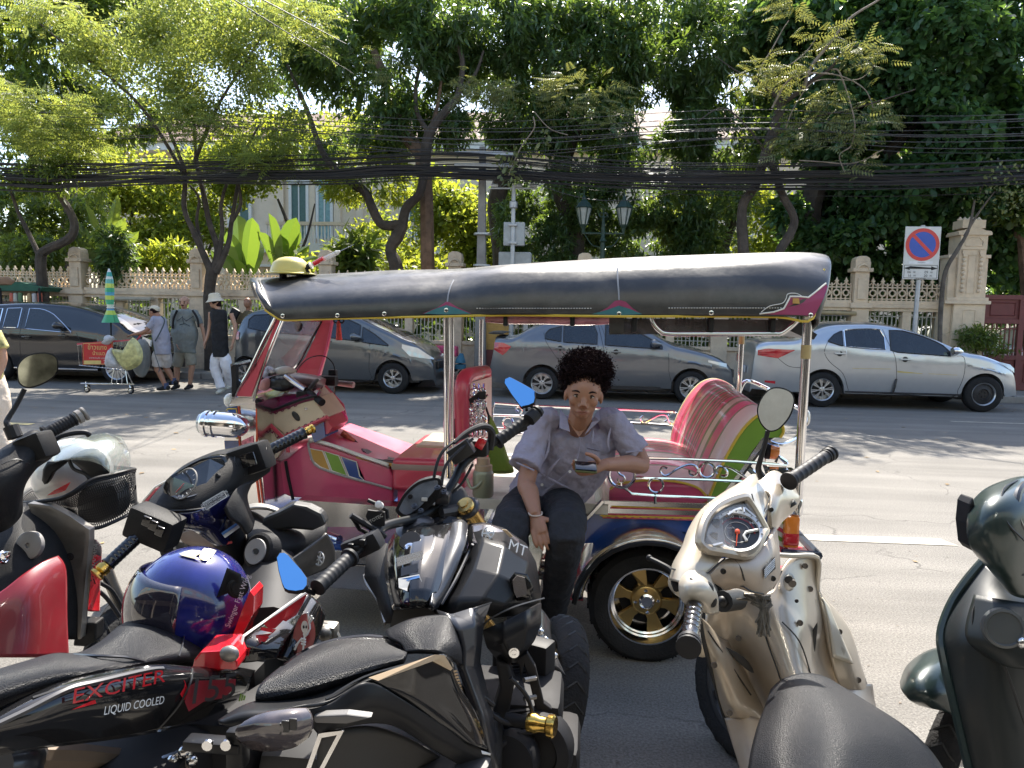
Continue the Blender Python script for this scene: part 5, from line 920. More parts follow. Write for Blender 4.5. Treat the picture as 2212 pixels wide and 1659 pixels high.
# handlebar of the tuk-tuk
hb=ob('handlebar',tube([p1(ZF,1230,1010,3.72),p1(ZF,1280,950,3.85),p1(ZF,1330,900,4.1),p1(ZF,1450,880,4.3),p1(ZF,1560,920,4.38)],.011,8,smooth=4),M_dk,tuk)
ob('grip',tube([p1(ZF,1230,1010,3.74),p1(ZF,1385,1135,3.66)],[.016,.019,.02],12),M_dk,hb);ob('grip',tube([p1(ZF,1545,925,4.36),p1(ZF,1720,945,4.34)],[.017,.019],12),mat('beige_grip',(.25,.2,.17),.5),hb)
ob('brake_lever_housing',tube([p1(ZF,1000,855,3.80),p1(ZF,1210,1000,3.74)],[.018,.02,.018],12),M_chrome,hb);ob('switch_box',rbox(p1(ZF,1180,1060,3.74),(.06,.05,.05),.01),M_dk,hb);ob('switch_box',rbox(p1(ZF,1440,900,4.25),(.12,.07,.06),.015),M_dk,hb);ob('lever_clamp',rbox(p1(ZF,1500,870,4.3),(.05,.04,.1),.01),M_dk,hb)
ob('cable',tube(pp(ZF,[(1530,860),(1500,720),(1400,640),(1250,660),(1130,770),(1080,900)],4.28),.0035,5,smooth=6),M_dk,tuk)
ob('instrument_shroud',sweep(pp(ZF,[(1080,870),(1250,900),(1380,930)],4.15),[(.1,.03),(.12,.035),(.09,.03)],n=14),mat('grey_console',(.2,.16,.16),.35),tuk)
tl=ob('tassel',join(tube(pp(ZF,[(1560,265),(1560,300)],4.3),[.008,.014],8),tube(pp(ZF,[(1560,295),(1563,470)],4.3),[.012,.018,.02],10)),mat('coral_tassel',(.7,.12,.1),.8,var=.3,vs_=100),tuk);ob('bow',join(*[ring(p1(ZF,x,262,4.3),(0,1,0),.014,.005,10,5) for x in (1530,1590)]),M_dk,tl)
# centre tunnel
Yt,Yt2=3.72,4.38
plate('tunnel',Z6,[(525,1350),(640,1290),(700,1240),(770,1190),(1060,1290),(1240,1350),(1262,1400),(1262,1560),(660,1525),(600,1500)],Yt,M_pnk,Yt2-Yt,bev=.012)
ob('tunnel_top',surf([pp(Z6,[(765,1192),(900,1230),(1050,1285),(1230,1345)],Yt-.004),pp(Z6,[(765,1182),(900,1215),(1060,1272),(1245,1335)],Yt+.03),pp(Z6,[(830,1150),(950,1185),(1100,1225),(1330,1290)],Yt2)],4,3),M_wht,tuk,thick=.02)
for pts,m_ in (([(765,1235),(845,1250),(890,1365),(830,1345),(775,1300)],M_och),([(855,1252),(940,1278),(990,1395),(900,1368)],M_grn),([(952,1282),(1045,1315),(1065,1400),(1095,1430),(1000,1400)],M_blu)):
    plate('side_stripe',Z6,pts,Yt-.006,m_,.005);ob('stripe_edge',tube(pp(Z6,pts,Yt-.006),.0035,4,closed=True),M_wht,tuk,smooth=False)
ob('stripe_edge',tube(pp(Z6,[(760,1200),(765,1240),(800,1330),(900,1375),(1020,1412),(1130,1440),(1255,1475)],Yt-.006),.0065,5,smooth=3),mat('grey_stripe',(.35,.33,.33),.4),tuk)
ob('rubber_strip',tube(pp(Z6,[(625,1310),(640,1400),(670,1540)],Yt-.008),.009,6),M_dk,tuk)
tb=ob('tray_frame',tube([p1(Z6,1050,1285,Yt),p1(Z6,1260,1335,Yt),p1(Z6,1335,1290,Yt+.35),p1(Z6,1110,1255,Yt+.35)],.009,6,closed=True),M_och,tuk,smooth=False)
ob('tray_well',sheet([p1(Z6,1055,1286,Yt)+Vector((0,.01,-.0)),p1(Z6,1258,1335,Yt)+Vector((0,.01,0)),p1(Z6,1325,1292,Yt+.35),p1(Z6,1112,1257,Yt+.35)]),M_dk,tuk,smooth=False)
gl=ob('gear_lever',tube([p1(Z6,1080,1230,4.0),p1(Z6,1035,1190,4.0)],.006,6),M_dk,tuk);ob('lever_knob',sweep([p1(Z6,1035,1192,4.0),p1(Z6,1000,1170,4.0),p1(Z6,960,1140,4.0)],[(.012,.012),(.016,.016),(.014,.02)],n=10),mat('copper_knob',(.5,.15,.1),.35,.4,var=.4,vs_=90),gl)
# driver seat
dsx=[p1(Z6,1258,1450,3.68),p1(Z6,1600,1450,3.68)]
sx0,sx1=dsx[0].x,dsx[1].x+.08
ob('driver_seat_base',bx(sx0+.02,sx1,3.7,4.42,.42,p1(Z6,1300,1465,3.68).z),M_pnk,tuk,smooth=False,bev=.01)
zc_=p1(Z6,1300,1380,3.68).z;zb_=p1(Z6,1300,1462,3.68).z
ob('driver_seat_cushion',rbox(((sx0+sx1)/2,4.05,(zc_+zb_)/2+.03),(sx1-sx0,.78,zc_-zb_+.1),.035,seg=4),M_redp,tuk);ob('seat_band',rbox(((sx0+sx1)/2,4.05,zc_+.035),(sx1-sx0+.004,.786,.035),.012,seg=2),mat('taupe_band',(.3,.22,.19),.35),tuk)
ob('seat_top',rbox(((sx0+sx1)/2+.03,4.2,zc_+.07),(sx1-sx0-.04,.45,.05),.02,seg=3),M_crm,tuk)
bk=[p1(Z6,1680,1300,3.62),p1(Z6,1672,1100,3.62),p1(Z6,1672,900,3.62),p1(Z6,1690,815,3.68),p1(Z6,1745,790,3.85),p1(Z6,1810,778,4.15)]
ob('seat_back_roll',tube(bk,[.036,.038,.04,.04,.037,.035],14,smooth=5),M_redp,tuk);ob('roll_band',tube([bk[4].lerp(bk[5],.15),bk[4].lerp(bk[5],.4)],.0375,14),mat('taupe_band',(.3,.22,.19),.35),tuk)
ob('seat_back_roll',tube([bk[5],bk[5]-Vector((0,0,.5))],.034,12),M_redp,tuk)
sc=[]
def scroll(c,r,ax,a0=0,turns=1.2,r1=.3):B=basis(ax,Vector((0,0,1)));return [Vector(c)+B @ Vector((0,r*(1-(1-r1)*t)*math.cos(a0+2*PI*turns*t),r*(1-(1-r1)*t)*math.sin(a0+2*PI*turns*t))) for t in np.linspace(0,1,14)]
axb=(.25,1,0)
for i in range(3):
    for j in range(3):c=p1(Z6,1735+i*28,900+j*85,3.63);sc.append(tube(scroll(c,.032,axb,i+j),.0055,6));sc.append(ring(c-Vector((0,0,.06)),axb,.02,.005,12,6))
for i in range(4):a=p1(Z6,1715+i*28,850,3.635);sc.append(tube([a,a-Vector((0,0,.42))],.006,6))
ob('chrome_lattice',join(*sc),M_chrome,tuk)
ob('lattice_plate',prism(pp(Z6,[(1712,850),(1712,1230),(1700,1230),(1700,850)],3.68),(.06,.43,0)),mat('pale_backing',(.55,.42,.36),.5),tuk,smooth=False)
# floor and sills
zf=p1(Z7,400,1400,3.9).z
ob('floor',bx(-.62,p1(Z7,840,1500,YR).x+.02,YR,YFa,zf-.05,zf),mat('bright_floor_plate',(.62,.60,.55),.3,.4,var=.2,vs_=6,dirt=.3),tuk,smooth=False)
ob('sill',bx(-1.45,-.2,YR,YFa,.24,.37),M_ss,tuk,smooth=False,bev=.006);ob('sill',bx(-1.4,-.25,YR-.008,YR+.02,.375,.44),M_ss,tuk,smooth=False,bev=.006)
ob('side_skirt',prism(pp(Z6,[(700,1540),(1290,1580),(1290,1700),(830,1700)],YR+.02),(0,.1,0)),M_ss,tuk,smooth=False)
ob('floor_front',bx(-1.4,-.55,YR+.03,YFa,.40,.46),M_blu,tuk,smooth=False)
ob('chassis_rail',join(bx(-1.3,1.15,3.75,3.82,.28,.36),bx(-1.3,1.15,4.3,4.37,.28,.36)),M_redp,tuk,smooth=False)
ob('exhaust_pipe',tube([p1(Z9,1990,1260,3.6),p1(Z9,2070,1290,3.55)],.022,12),M_chrome,tuk)
# passenger seat
def YS_(Qf,pts,Y):return pp(Qf,pts,Y)
cn=YS_(Z7,[(870,1530),(872,1450),(930,1418),(1080,1398),(1250,1405),(1380,1440),(1440,1500)],3.56)
def at_y(P,Y,dz=0):return [Vector((p.x,Y,p.z+dz)) for p in P]
rows=[at_y(cn,3.56),at_y(cn,3.575,.012)]+[[Vector((p.x-.015*(i < 2),y_,p.z+h*(0 if i == 0 else 1))) for i,p in enumerate(cn)] for y_,h in ((3.66,.05),(3.85,.085),(4.06,.095),(4.27,.085),(4.46,.05),(4.54,.012),(4.56,0))]
ob('seat_cushion',surf(rows,5,3),M_seat,tuk);ob('cushion_side',sheet([Vector((p.x,3.561,p.z)) for p in cr(cn,4)]+[Vector((cn[-1].x,3.561,cn[0].z))]),M_pnk,tuk,smooth=False)
ob('cushion_piping',tube([Vector((p.x,3.557,p.z)) for p in cn[1:]],.006,6,smooth=4),M_yl,tuk)
nb=YS_(Z7,[(1452,1490),(1500,1370),(1560,1240),(1640,1110),(1720,1030),(1790,1010),(1860,1050),(1882,1110),(1862,1150)],3.56);fb=YS_(Z7,[(1232,1200),(1250,1090),(1290,990),(1345,900),(1410,835),(1480,812),(1545,825),(1600,860),(1610,900)],4.56)
def mixr(t,b=0):return [n_.lerp(f_,t)+Vector((-.03*b,0,.02*b)) for n_,f_ in zip(nb,fb)]
ob('seat_backrest',surf([mixr(0),mixr(.012,.5),mixr(.1,.95),mixr(.3,1.25),mixr(.5,1.3),mixr(.7,1.25),mixr(.9,.95),mixr(.988,.5),mixr(1)],6,3),M_seat,tuk)
sd=cr(nb,4);inner=YS_(Z7,[(1760,1150),(1700,1230),(1640,1330),(1560,1430),(1512,1500)],3.56)
ob('backrest_side',sheet([Vector((p.x,3.558,p.z)) for p in sd]+[Vector((p.x,3.558,p.z)) for p in inner]),M_grn,tuk,smooth=False);ob('backrest_piping',tube([Vector((p.x,3.555,p.z)) for p in nb],.007,6,smooth=5),M_yl,tuk)
ob('backrest_frame',prism([Vector((p.x,3.57,p.z)) for p in YS_(Z7,[(1760,1150),(1790,1160),(1660,1340),(1540,1500),(1512,1500),(1640,1330)],3.57)],(0,.95,0)),M_ss,tuk,smooth=False)
ob('backrest_back',prism([Vector((p.x,3.6,p.z)) for p in YS_(Z7,[(1500,1490),(1560,1500),(1800,1170),(1860,1130),(1740,1100)],3.6)],(0,.93,0)),M_vin,tuk,smooth=False)
# side rails with scrollwork
def rail(Y,shift=Vector((0,0,0))):pass
rr=.0075
R1=[[(945,1300),(1015,1268),(1300,1275),(1600,1288),(1760,1300),(1900,1312),(1900,1290),(1860,1262)],[(1018,1382),(1200,1388),(1450,1396),(1640,1405),(1760,1412)],[(955,1440),(1000,1475),(1150,1487),(1350,1495),(1520,1503)],[(1135,1470),(1137,1535)]]
rl=ob('side_rail',tube(pp(Z7,R1[0],YR-.01),rr,8),M_chrome,tuk)
for r_ in R1[1:]:ob('side_rail',tube(pp(Z7,r_,YR-.01),rr,8),M_chrome,tuk)
def zring(x,y,rad,Y,r=.006,nm='rail_ring'):c=p1(Z7,x,y,Y);k=(p1(Z7,x+rad,y,Y)-c).length;return ob(nm,ring(c,(0,1,0),k,r,30,7),M_chrome,tuk)
zring(942,1366,76,YR-.012,.0085);zring(1140,1428,43,YR-.012);zring(1437,1340,44,YR-.012)
ob('dollar_scroll',tube(pp(Z7,[(962,1342),(950,1328),(930,1332),(920,1350),(932,1364),(950,1374),(958,1392),(945,1408),(926,1404),(918,1388)],YR-.012),.0058,7,smooth=4),M_chrome,tuk);ob('dollar_scroll',join(tube(pp(Z7,[(944,1300),(942,1335)],YR-.012),.005,6),tube(pp(Z7,[(940,1405),(939,1436)],YR-.012),.005,6)),M_chrome,tuk)
def curl(pts,Y,nm='scroll'):return ob(nm,tube(pp(Z7,pts,Y),.0058,7,smooth=5),M_chrome,tuk)
curl([(1205,1330),(1180,1322),(1165,1345),(1185,1370),(1215,1365),(1270,1330),(1330,1308),(1370,1315),(1385,1345),(1365,1370),(1340,1362),(1335,1340)],YR-.012)
curl([(1520,1372),(1548,1372),(1555,1350),(1535,1325),(1505,1318),(1490,1340),(1500,1358)],YR-.012);curl([(1525,1318),(1570,1325),(1630,1360),(1680,1395)],YR-.012)
for pts in ([(188,1090),(188,985),(205,950),(350,962),(520,970),(900,985),(1250,1000)],[(190,1020),(350,1025),(500,1032),(900,1060),(1240,1080)],[(200,1095),(400,1104),(560,1110)],[(200,1120),(400,1130),(560,1136)],[(150,1140),(158,1000),(175,950)]):ob('far_rail',tube(pp(Z7,pts,YFa),.008,7),M_chrome,tuk)
for x,y,r_ in ((280,1064,30),(1245,1038,34)):zring(x,y,r_,YFa)
curl([(340,1000),(325,985),(340,970),(362,990),(350,1015)],YFa);curl([(1065,1025),(1050,1040),(1070,1062),(1110,1045),(1160,1020),(1200,1022),(1208,1045),(1190,1058)],YFa)
# rear body side
plate('rear_body',Z8,[(645,462),(1095,470),(1330,480),(1420,520),(1420,700),(1100,720),(1020,640),(930,572),(820,556),(700,582),(610,645),(520,650),(552,545)],YR+.02,M_blu,1.12,bev=.006)
plate('silver_top',Z8,[(650,452),(1090,465),(1330,478),(1330,520),(1060,540),(840,515),(600,512)],YR+.008,M_ss,.012)
ob('seat_ledge',prism([p1(Z8,630,455,YR),p1(Z8,1330,478,YR),p1(Z8,1330,478,YR)+Vector((0,1.15,0)),p1(Z8,630,455,YR)+Vector((0,1.15,0))],(0,0,-.02)),M_ss,tuk,smooth=False)
ob('edge_moulding',tube(pp(Z8,[(645,455),(590,515),(545,560),(520,640)],YR),.013,6),M_ss,tuk);plate('corner_step',Z8,[(540,480),(640,455),(600,500),(545,560)],YR+.02,M_ss,.35)
for dy,m_ in ((472,M_redp),(480,M_yl),(486,M_redp),(515,M_redp),(522,M_yl),(530,M_redp)):ob('painted_band',tube(pp(Z8,[(690+(dy-470)*-.8,dy),(900,dy+6),(1100,dy+12),(1320,dy+16)],YR+.004),.0035,4),m_,tuk)
ob('flame_band',join(*[sheet(pp(Z8,[(640+i*36,516+i*1.1),(670+i*36,522+i*1.1),(655+i*36,531+i*1.1),(628+i*36,520+i*1.1)],YR+.003)) for i in range(19)]),M_yl,tuk,smooth=False)
wc=AY(1396,1310,YR);wc=Vector((wc.x,YR+.02,.272));arch=[wc+Vector((.345*math.cos(a),-.17,.345*math.sin(a)+.01)) for a in np.linspace(.25,PI-.12,13)]
fl=[[p+Vector((0,y_,0))+((p-wc).normalized()*dz if dz else Vector()) for p in arch] for y_,dz in ((-.005,-.035),(-.02,-.015),(-.012,.0),(.02,.012),(.3,.012))]
ob('wheel_arch_trim',surf([[Vector((p.x,q[0].y,p.z)) for p in q] for q in fl],3,3),M_ss,tuk,thick=.006);ob('wheel_arch',surf([[wc+Vector((.33*math.cos(a),y_,.33*math.sin(a))) for a in np.linspace(.2,PI-.1,12)] for y_ in (-.06,.15,.2)]+[[wc+Vector((.03*math.cos(a),.205,.03*math.sin(a))) for a in np.linspace(.2,PI-.1,12)]],2,2),M_dk,tuk)
ob('arch_rubber',tube([p+Vector((0,-.022,-.02)) for p in arch],.012,6),M_dk,tuk)
M_gold=mat('brushed_gold_rim',(.50,.34,.13),.32,.9,var=.1);M_lip=mat('polished_lip',(.78,.78,.78),.15,1,dirt=.15)
def rear_wheel(s,c):
    R=.278;a=Vector((0,-s,0));t=ob('wheel',lathe(c,a,[(R*.66,-.1),(R*.9,-.11),(R*.985,-.085),(R,-.03),(R,.03),(R*.985,.085),(R*.9,.108),(R*.75,.11),(R*.665,.095),(R*.62,0)],56,cap=False),M_tyre,tuk,ang=40)
    gv=[]
    for k in range(44):
        th=2*PI*k/44;q=basis((0,math.cos(th)*0,0) if False else (math.cos(th),0,math.sin(th)),(0,1,0));gv.append(box(c+Vector((math.cos(th)*R*.992,0,math.sin(th)*R*.992)),(.012,.17,.006),q @ Matrix.Rotation(.35*(1 if k % 2 else -1),3,'X')))
    ob('tread_blocks',join(*gv),M_tyre,t,smooth=False)
    r=R*.66;ob('rim',lathe(c,a,[(r*1.0,.094),(r*1.01,.1),(r*.97,.1),(r*.955,.085),(r*.93,.07),(r*.925,.05),(r*.885,.045),(r*.88,.03),(r*.84,.025),(r*.83,-.07),(r*.3,-.08)],48,cap=False),M_lip,t)
    B=basis(a,Vector((0,0,1)));pt=lambda rad,th,h:c+B @ Vector((h,rad*math.cos(th),rad*math.sin(th)))
    sp=[lathe(c,a,[(r*.42,-.03),(r*.42,.01),(r*.36,.025),(r*.2,.03)],30)]
    for k in range(6):th=2*PI*k/6+.3;sp.append(prism([pt(r*.3,th-.42,.018),pt(r*.3,th+.42,.018),pt(r*.55,th+.2,.005),pt(r*.86,th+.26,.012),pt(r*.86,th-.26,.012),pt(r*.55,th-.2,.005)],-a*.03))
    ob('gold_spokes',join(*sp),M_gold,t,smooth=True,ang=30,bev=.004);ob('hub_cap',lathe(c+a*.028,a,[(r*.2,0),(r*.2,.01),(r*.15,.016),(r*.14,.012),(.01,.012)],24),M_chrome,t)
    ob('wheel_nut',join(*[lathe(pt(r*.29,k*PI/2+.1,.024),a,[(.009,0),(.009,.014),(.005,.018)],8) for k in range(4)]),M_chrome,t)
    ob('brake_drum',lathe(c-a*.05,a,[(r*.7,0),(r*.7,.02),(.02,.02)],24),M_dk,t)
    return t
rear_wheel(1,wc);rear_wheel(-1,Vector((wc.x,2*YCt-wc.y,wc.z)))
ob('axle',tube([wc,Vector((wc.x,2*YCt-wc.y,wc.z))],.035,10),M_dk,tuk)
ob('suspension',join(bx(wc.x-.45,wc.x-.3,3.6,3.66,.2,.42),tube([(wc.x-.5,3.62,.42),(wc.x-.2,3.62,.3),(wc.x+.1,3.62,.33)],.02,6)),M_redp,tuk,smooth=False);ob('silencer',tube([(wc.x-.55,3.75,.3),(wc.x-.2,3.75,.3)],.055,14),M_ss,tuk)
# rear end
Xr=p1(Z8,1420,600,YR).x
ob('rear_panel',bx(Xr-.02,Xr+.03,YR+.03,YFa-.05,.42,.72),M_redp,tuk,smooth=False)
rp=[p1(ZC,600,510,YR),p1(ZC,655,520,YR),p1(ZC,655,670,YR),p1(ZC,600,640,YR)];ob('striped_panel',prism(rp,(0,.06,0)),M_wht,tuk,smooth=False)
for k in range(4):y_=515+k*42;ob('diagonal_stripe',sheet(pp(ZC,[(604,y_),(652,y_+30),(652,y_+48),(604,y_+20)],YR-.004)),M_redp if k % 2 else M_grn,tuk,smooth=False)
ob('tail_lamp',rbox(p1(ZC,678,590,YR),(.07,.06,.15),.015),M_amb,tuk);ob('tail_lamp_lower',rbox(p1(ZC,676,622,YR-.004),(.072,.06,.06),.012),M_tail,tuk)
ob('bumper_frame',tube([p1(ZC,680,570,YR+.75),p1(ZC,803,702,YR-.05),p1(ZC,640,690,YR-.05)],.02,8),mat('dark_blue_frame',(.02,.03,.05),.3),tuk,smooth=False);ob('bumper_bar',tube([p1(ZC,650,668,YR),p1(ZC,740,680,YR+.3)],.018,8),M_redp,tuk)
il=ob('indicator',lathe(p1(ZH,1060,930,3.75),(1,-.15,-.05),[(.028,0),(.044,.02),(.044,.04)],20),M_dk,tuk);ob('indicator_lens',lathe(p1(ZH,1140,940,3.74),(1,-.15,-.05),[(.043,0),(.043,.03),(.035,.042),(.01,.045)],20),M_amb,il)
ob('bracket',join(tube(pp(ZH,[(1200,1060),(1230,1000),(1320,1080),(1290,1100)],3.6),.008,6),bx(*[p1(ZH,x,1130,3.55).x for x in (1120,1380)],3.52,3.58,p1(ZH,1200,1165,3.55).z,p1(ZH,1200,1120,3.55).z)),M_chrome,tuk,smooth=False)
ob('mudguard_strut',join(tube(pp(ZH,[(980,800),(1060,1000),(1120,1180)],3.7),.012,6),tube(pp(ZH,[(900,1100),(1000,1200)],3.7),.014,6)),M_chrome,tuk)
lp_=[p1(ZH,830,320,4.7),p1(ZH,905,215,4.7),p1(ZH,1130,305,4.6),p1(ZH,1400,480,4.3),p1(ZH,1500,560,4.1),p1(ZH,1490,700,3.9),p1(ZH,1400,820,3.7),p1(ZH,1250,880,3.6),p1(ZH,1110,835,3.6)]
ob('rear_rail',tube(cr(lp_[:3],5)+cr(lp_[2:],5)[1:],.012,10),M_chrome,tuk);ob('marker_lamp',sph(p1(ZH,1518,600,4.1),(.02,.03,.045),12,8),mat('clear_indicator',(.7,.68,.6),.1,coat=1),tuk)
# ---- things on and in the tuk-tuk
dz=p1(Z6,655,200,3.75)
dish=thing('metal_dish','upturned yellow metal dish mounted on the front of the canopy','dish',dz)
ob('bowl',lathe(dz,(0,0,1),[(.13,-.004),(.132,.0),(.105,.008),(.102,.02),(.09,.055),(.06,.078),(.03,.086),(.002,.088)],36),mat('yellow_enamel',(.60,.50,.12),.35,coat=.4,dirt=.2),dish);ob('foot',join(tube([dz+Vector((-.04,0,-.03)),dz+Vector((-.04,0,.0))],.02,8),tube([dz+Vector((.05,0,-.03)),dz+Vector((.05,0,.0))],.02,8)),M_dk,dish)
s0,s1,s2,s3=pp(Z6,[(772,152),(850,110),(928,76),(1030,28)],3.72)
syr=thing('toy_syringe','large red and clear toy syringe pointing up beside the yellow dish','syringe',s0)
dr=(s2-s0).normalized();ob('barrel',tube([s0,s2],.011,14),mat('clear_plastic',(.7,.7,.72),.1,alpha=.5,spec=1),syr);ob('plunger',tube([s0+dr*.02,s1-dr*.0],.0125,14),mat('red_liquid',(.65,.01,.02),.15,coat=1),syr);ob('needle',tube([s2,s3],[.002,.001],6),M_chrome,syr)
ob('flange',join(lathe(s0,dr,[(.02,0),(.02,.006)],12),lathe(s2,dr,[(.013,0),(.005,.02)],10)),M_wht,syr);ob('mount',join(tube([s0-dr*.03,s0-Vector((0,0,.05))],.009,6),sph(s0-dr*.01,.016,8,6)),M_dk,syr)
def bag(nm,lab,cat,Qf,pts,Y,d,m,K=5):P=pp(Qf,pts,Y);P=cr(P,3,True);c=sum(P,Vector())/len(P);return single(nm,pillow(P,(0,-1,0),d,d,K),m,lab,cat)
bag('cap','crumpled white cap lying on the tuk-tuk dash behind the windscreen','cap',ZF,[(790,850),(860,780),(1010,745),(1100,790),(1080,825),(960,830),(860,850)],3.95,.07,mat('white_cloth',(.65,.62,.55),.8,bump=.5,bs=20))
bag('plastic_bag','small plastic bag with blue and yellow print on the tuk-tuk dash','plastic bag',ZF,[(760,800),(800,745),(860,770),(850,850),(800,880),(770,860)],3.85,.05,mat('printed_plastic',(.4,.45,.6),.25,var=.9,vs_=40))
bag('glove','black glove with an orange patch lying on the tuk-tuk dash','glove',ZF,[(820,960),(850,870),(940,850),(1060,880),(1100,960),(1020,1010),(900,1010)],3.82,.05,mat('black_leather',(.02,.02,.022),.35,bump=.6,bs=30))
bag('pink_cloth','folded pale pink cloth at the left end of the tuk-tuk dash','cloth',ZF,[(730,920),(780,870),(830,900),(820,980),(770,1010),(720,980)],3.78,.05,mat('pink_cloth',(.5,.25,.24),.7,bump=.5,bs=30))
bag('purple_cloth','crumpled dark purple cloth in the tuk-tuk centre tray','cloth',Z6,[(1075,1235),(1110,1250),(1180,1290),(1290,1300),(1270,1325),(1160,1310),(1090,1280)],3.88,.04,mat('purple_cloth',(.06,.012,.04),.3,bump=.8,bs=40))
sb=thing('shoulder_strap','wide black webbing strap looped over the driver seat back','strap',p1(ZE,1000,300,3.6))
sp_pts=[(865,540),(880,440),(930,320),(1000,230),(1080,165),(1140,125)];sp0=cr(pp(ZE,sp_pts,3.62),4);VV=[]
for p in sp0:VV += [p+Vector((-.012,-.02,.012)),p+Vector((.012,.025,-.012))]
ob('webbing',(VV,[(2*i,2*i+1,2*i+3,2*i+2) for i in range(len(sp0)-1)]),mat('black_webbing',(.015,.013,.015),.7),sb,thick=.003);ob('buckle',rbox(p1(ZE,1128,140,3.61),(.035,.02,.04),.005),M_dk,sb)
gb=thing('shoulder_bag','green cloth bag hanging behind the driver seat','bag',p1(ZE,1300,860,3.72))
ob('bag_body',pillow(cr(pp(ZE,[(1180,340),(1215,350),(1300,520),(1370,720),(1420,830),(1380,862),(1230,862),(1190,820),(1180,600)],3.72),3,True),(0,-1,0),.05,.05),mat('green_canvas',(.16,.24,.03),.85,bump=.4,bs=60,var=.2),gb)
ob('bag_strap',tube(pp(ZE,[(1160,250),(1185,330),(1200,500)],3.70),.006,5),M_dk,gb)
f0=p1(ZE,1130,1290,3.52);f1=p1(ZE,1140,830,3.52);fr_=(p1(ZE,1228,1000,3.52)-p1(ZE,1035,1000,3.52)).length/2
M_fl=mat('sage_flask',(.26,.27,.19),.38,.3,var=.06,dirt=.2)
fk_=thing('water_flask','tall sage green water flask with a loop handle standing beside the boy','flask',Vector((f0.x,3.52,zf)));hz=f1.z-zf
ob('body',lathe((f0.x,3.52,zf),(0,0,1),[(fr_*.9,0),(fr_,.01),(fr_,hz*.86),(fr_*.9,hz*.96),(fr_*.82,hz)],28),M_fl,fk_)
ob('lid',lathe((f0.x,3.52,zf+hz),(0,0,1),[(fr_*.84,0),(fr_*.84,.025),(fr_*.62,.03),(fr_*.6,.06),(fr_*.3,.065)],24),mat('tan_lid',(.42,.31,.2),.4),fk_)
ob('handle',tube([(f0.x+.02,3.49,zf+hz-.005),(f0.x-.01,3.47,zf+hz-.06),(f0.x-.05,3.47,zf+hz-.08),(f0.x-.075,3.49,zf+hz-.04)],.008,8,smooth=5),M_fl,fk_)
# ================================================================ PARKED MOTORCYCLES
def SU(Qf,pts,d=None):return [U(*Qf(p[0],p[1]),p[2] if len(p) > 2 else d) for p in pts]
def s1(Qf,x,y,d):return U(*Qf(x,y),d)
FWD=Vector((-math.sin(YAW),math.cos(YAW),0))
def panel(nm,Qf,grid,m,par,th=.006,nu=5,nv=5,ang=45,bev=0,**k):return ob(nm,surf([SU(Qf,r) for r in grid],nu,nv),m,par,thick=th,ang=ang,off=0,bev=bev,**k)
def slab(nm,Qf,pts,d,m,par,th=.02,bev=.003,sm=False,vec=None,dd=None):P=SU(Qf,pts,d);return ob(nm,prism(P,(vec or FWD)*th),m,par,smooth=sm,bev=bev)
def dome(nm,Qf,pts,d,m,par,h=.02,h2=.02,sm=3,K=5,nrm=None):P=cr(SU(Qf,pts,d),sm,True);return ob(nm,pillow(P,nrm or -FWD,h,h2,K),m,par)
def grip(par,a,b,r,m=None,end=None,endr=None,ribs=7,knurl=True):
    a,b=Vector(a),Vector(b);Lg=(b-a).length;pr=[(r*.9,0),(r*1.35,.001),(r*1.35,.008),(r,.01)]
    for k in range(ribs):t=.02+(Lg-.03)*k/ribs;pr += [(r,t),(r*1.035,t+.002),(r*1.035,t+.006),(r,t+.008)]
    pr += [(r,Lg-.006),(r*1.12,Lg-.005),(r*1.12,Lg),(r*.8,Lg+.002)]
    g=ob('grip',lathe(a,b-a,pr,20),m or M_dk,par);e=(b-a).normalized()
    if end:q=endr or r*.8;ob('bar_end',lathe(b,e,[(q*.8,0),(q*.8,.006),(q*1.1,.008),(q*1.1,.02),(q*.7,.024),(q*1.15,.028),(q*1.15,.034),(q*.6,.036)],18),end,g)
    return g
def bolt(Qf,x,y,d,par,r=.006,m=None,n=None):return ob('bolt',lathe(s1(Qf,x,y,d),n or -FWD,[(r*1.5,-.002),(r*1.5,.001),(r,.0015),(r,.004),(r*.5,.004),(r*.45,.002)],12),m or M_steelw,par)
def bwheel(par,c,ax,R,w,m=None,spokes=5,x=None):
    a=Vector(ax).normalized();t=ob('wheel',lathe(c,a,[(R*.72,-w*.36),(R*.84,-w*.5),(R*.93,-w*.42),(R*.985,-w*.22),(R,0),(R*.985,w*.22),(R*.93,w*.42),(R*.84,w*.5),(R*.72,w*.36)],48,cap=False),M_tyre,par,ang=60)
    B=basis(a,Vector((0,0,1)));pt=lambda rad,th,h:Vector(c)+B @ Vector((h,rad*math.cos(th),rad*math.sin(th)))
    gv=[tube([pt(R*1.001,2*PI*k/26,0),pt(R*.985,2*PI*k/26+.09,w*.24*s),pt(R*.9,2*PI*k/26+.16,w*.45*s)],.0035,4) for k in range(26) for s in (-1,1)]
    ob('tread_grooves',join(*gv),M_blk,t,smooth=False)
    mm=m or M_steelw;ob('rim',lathe(c,a,[(R*.74,-w*.34),(R*.66,-w*.3),(R*.64,0),(R*.66,w*.3),(R*.74,w*.34)],40,cap=False),mm,t)
    ob('spokes',join(*[prism([pt(R*.1,th-.5,.012),pt(R*.1,th+.5,.012),pt(R*.66,th+.1,.008),pt(R*.66,th-.1,.008)],-a*.024) for th in [2*PI*k/spokes+.3 for k in range(spokes)]],lathe(c-a*.04,a,[(R*.16,0),(R*.16,.08)],16)),mm,t,smooth=False,bev=.003)
    ob('brake_disc',lathe(Vector(c)+a*w*.42,a,[(R*.42,0),(R*.42,.004),(R*.3,.004),(R*.3,0)],32,cap=False),M_ss,t);return t
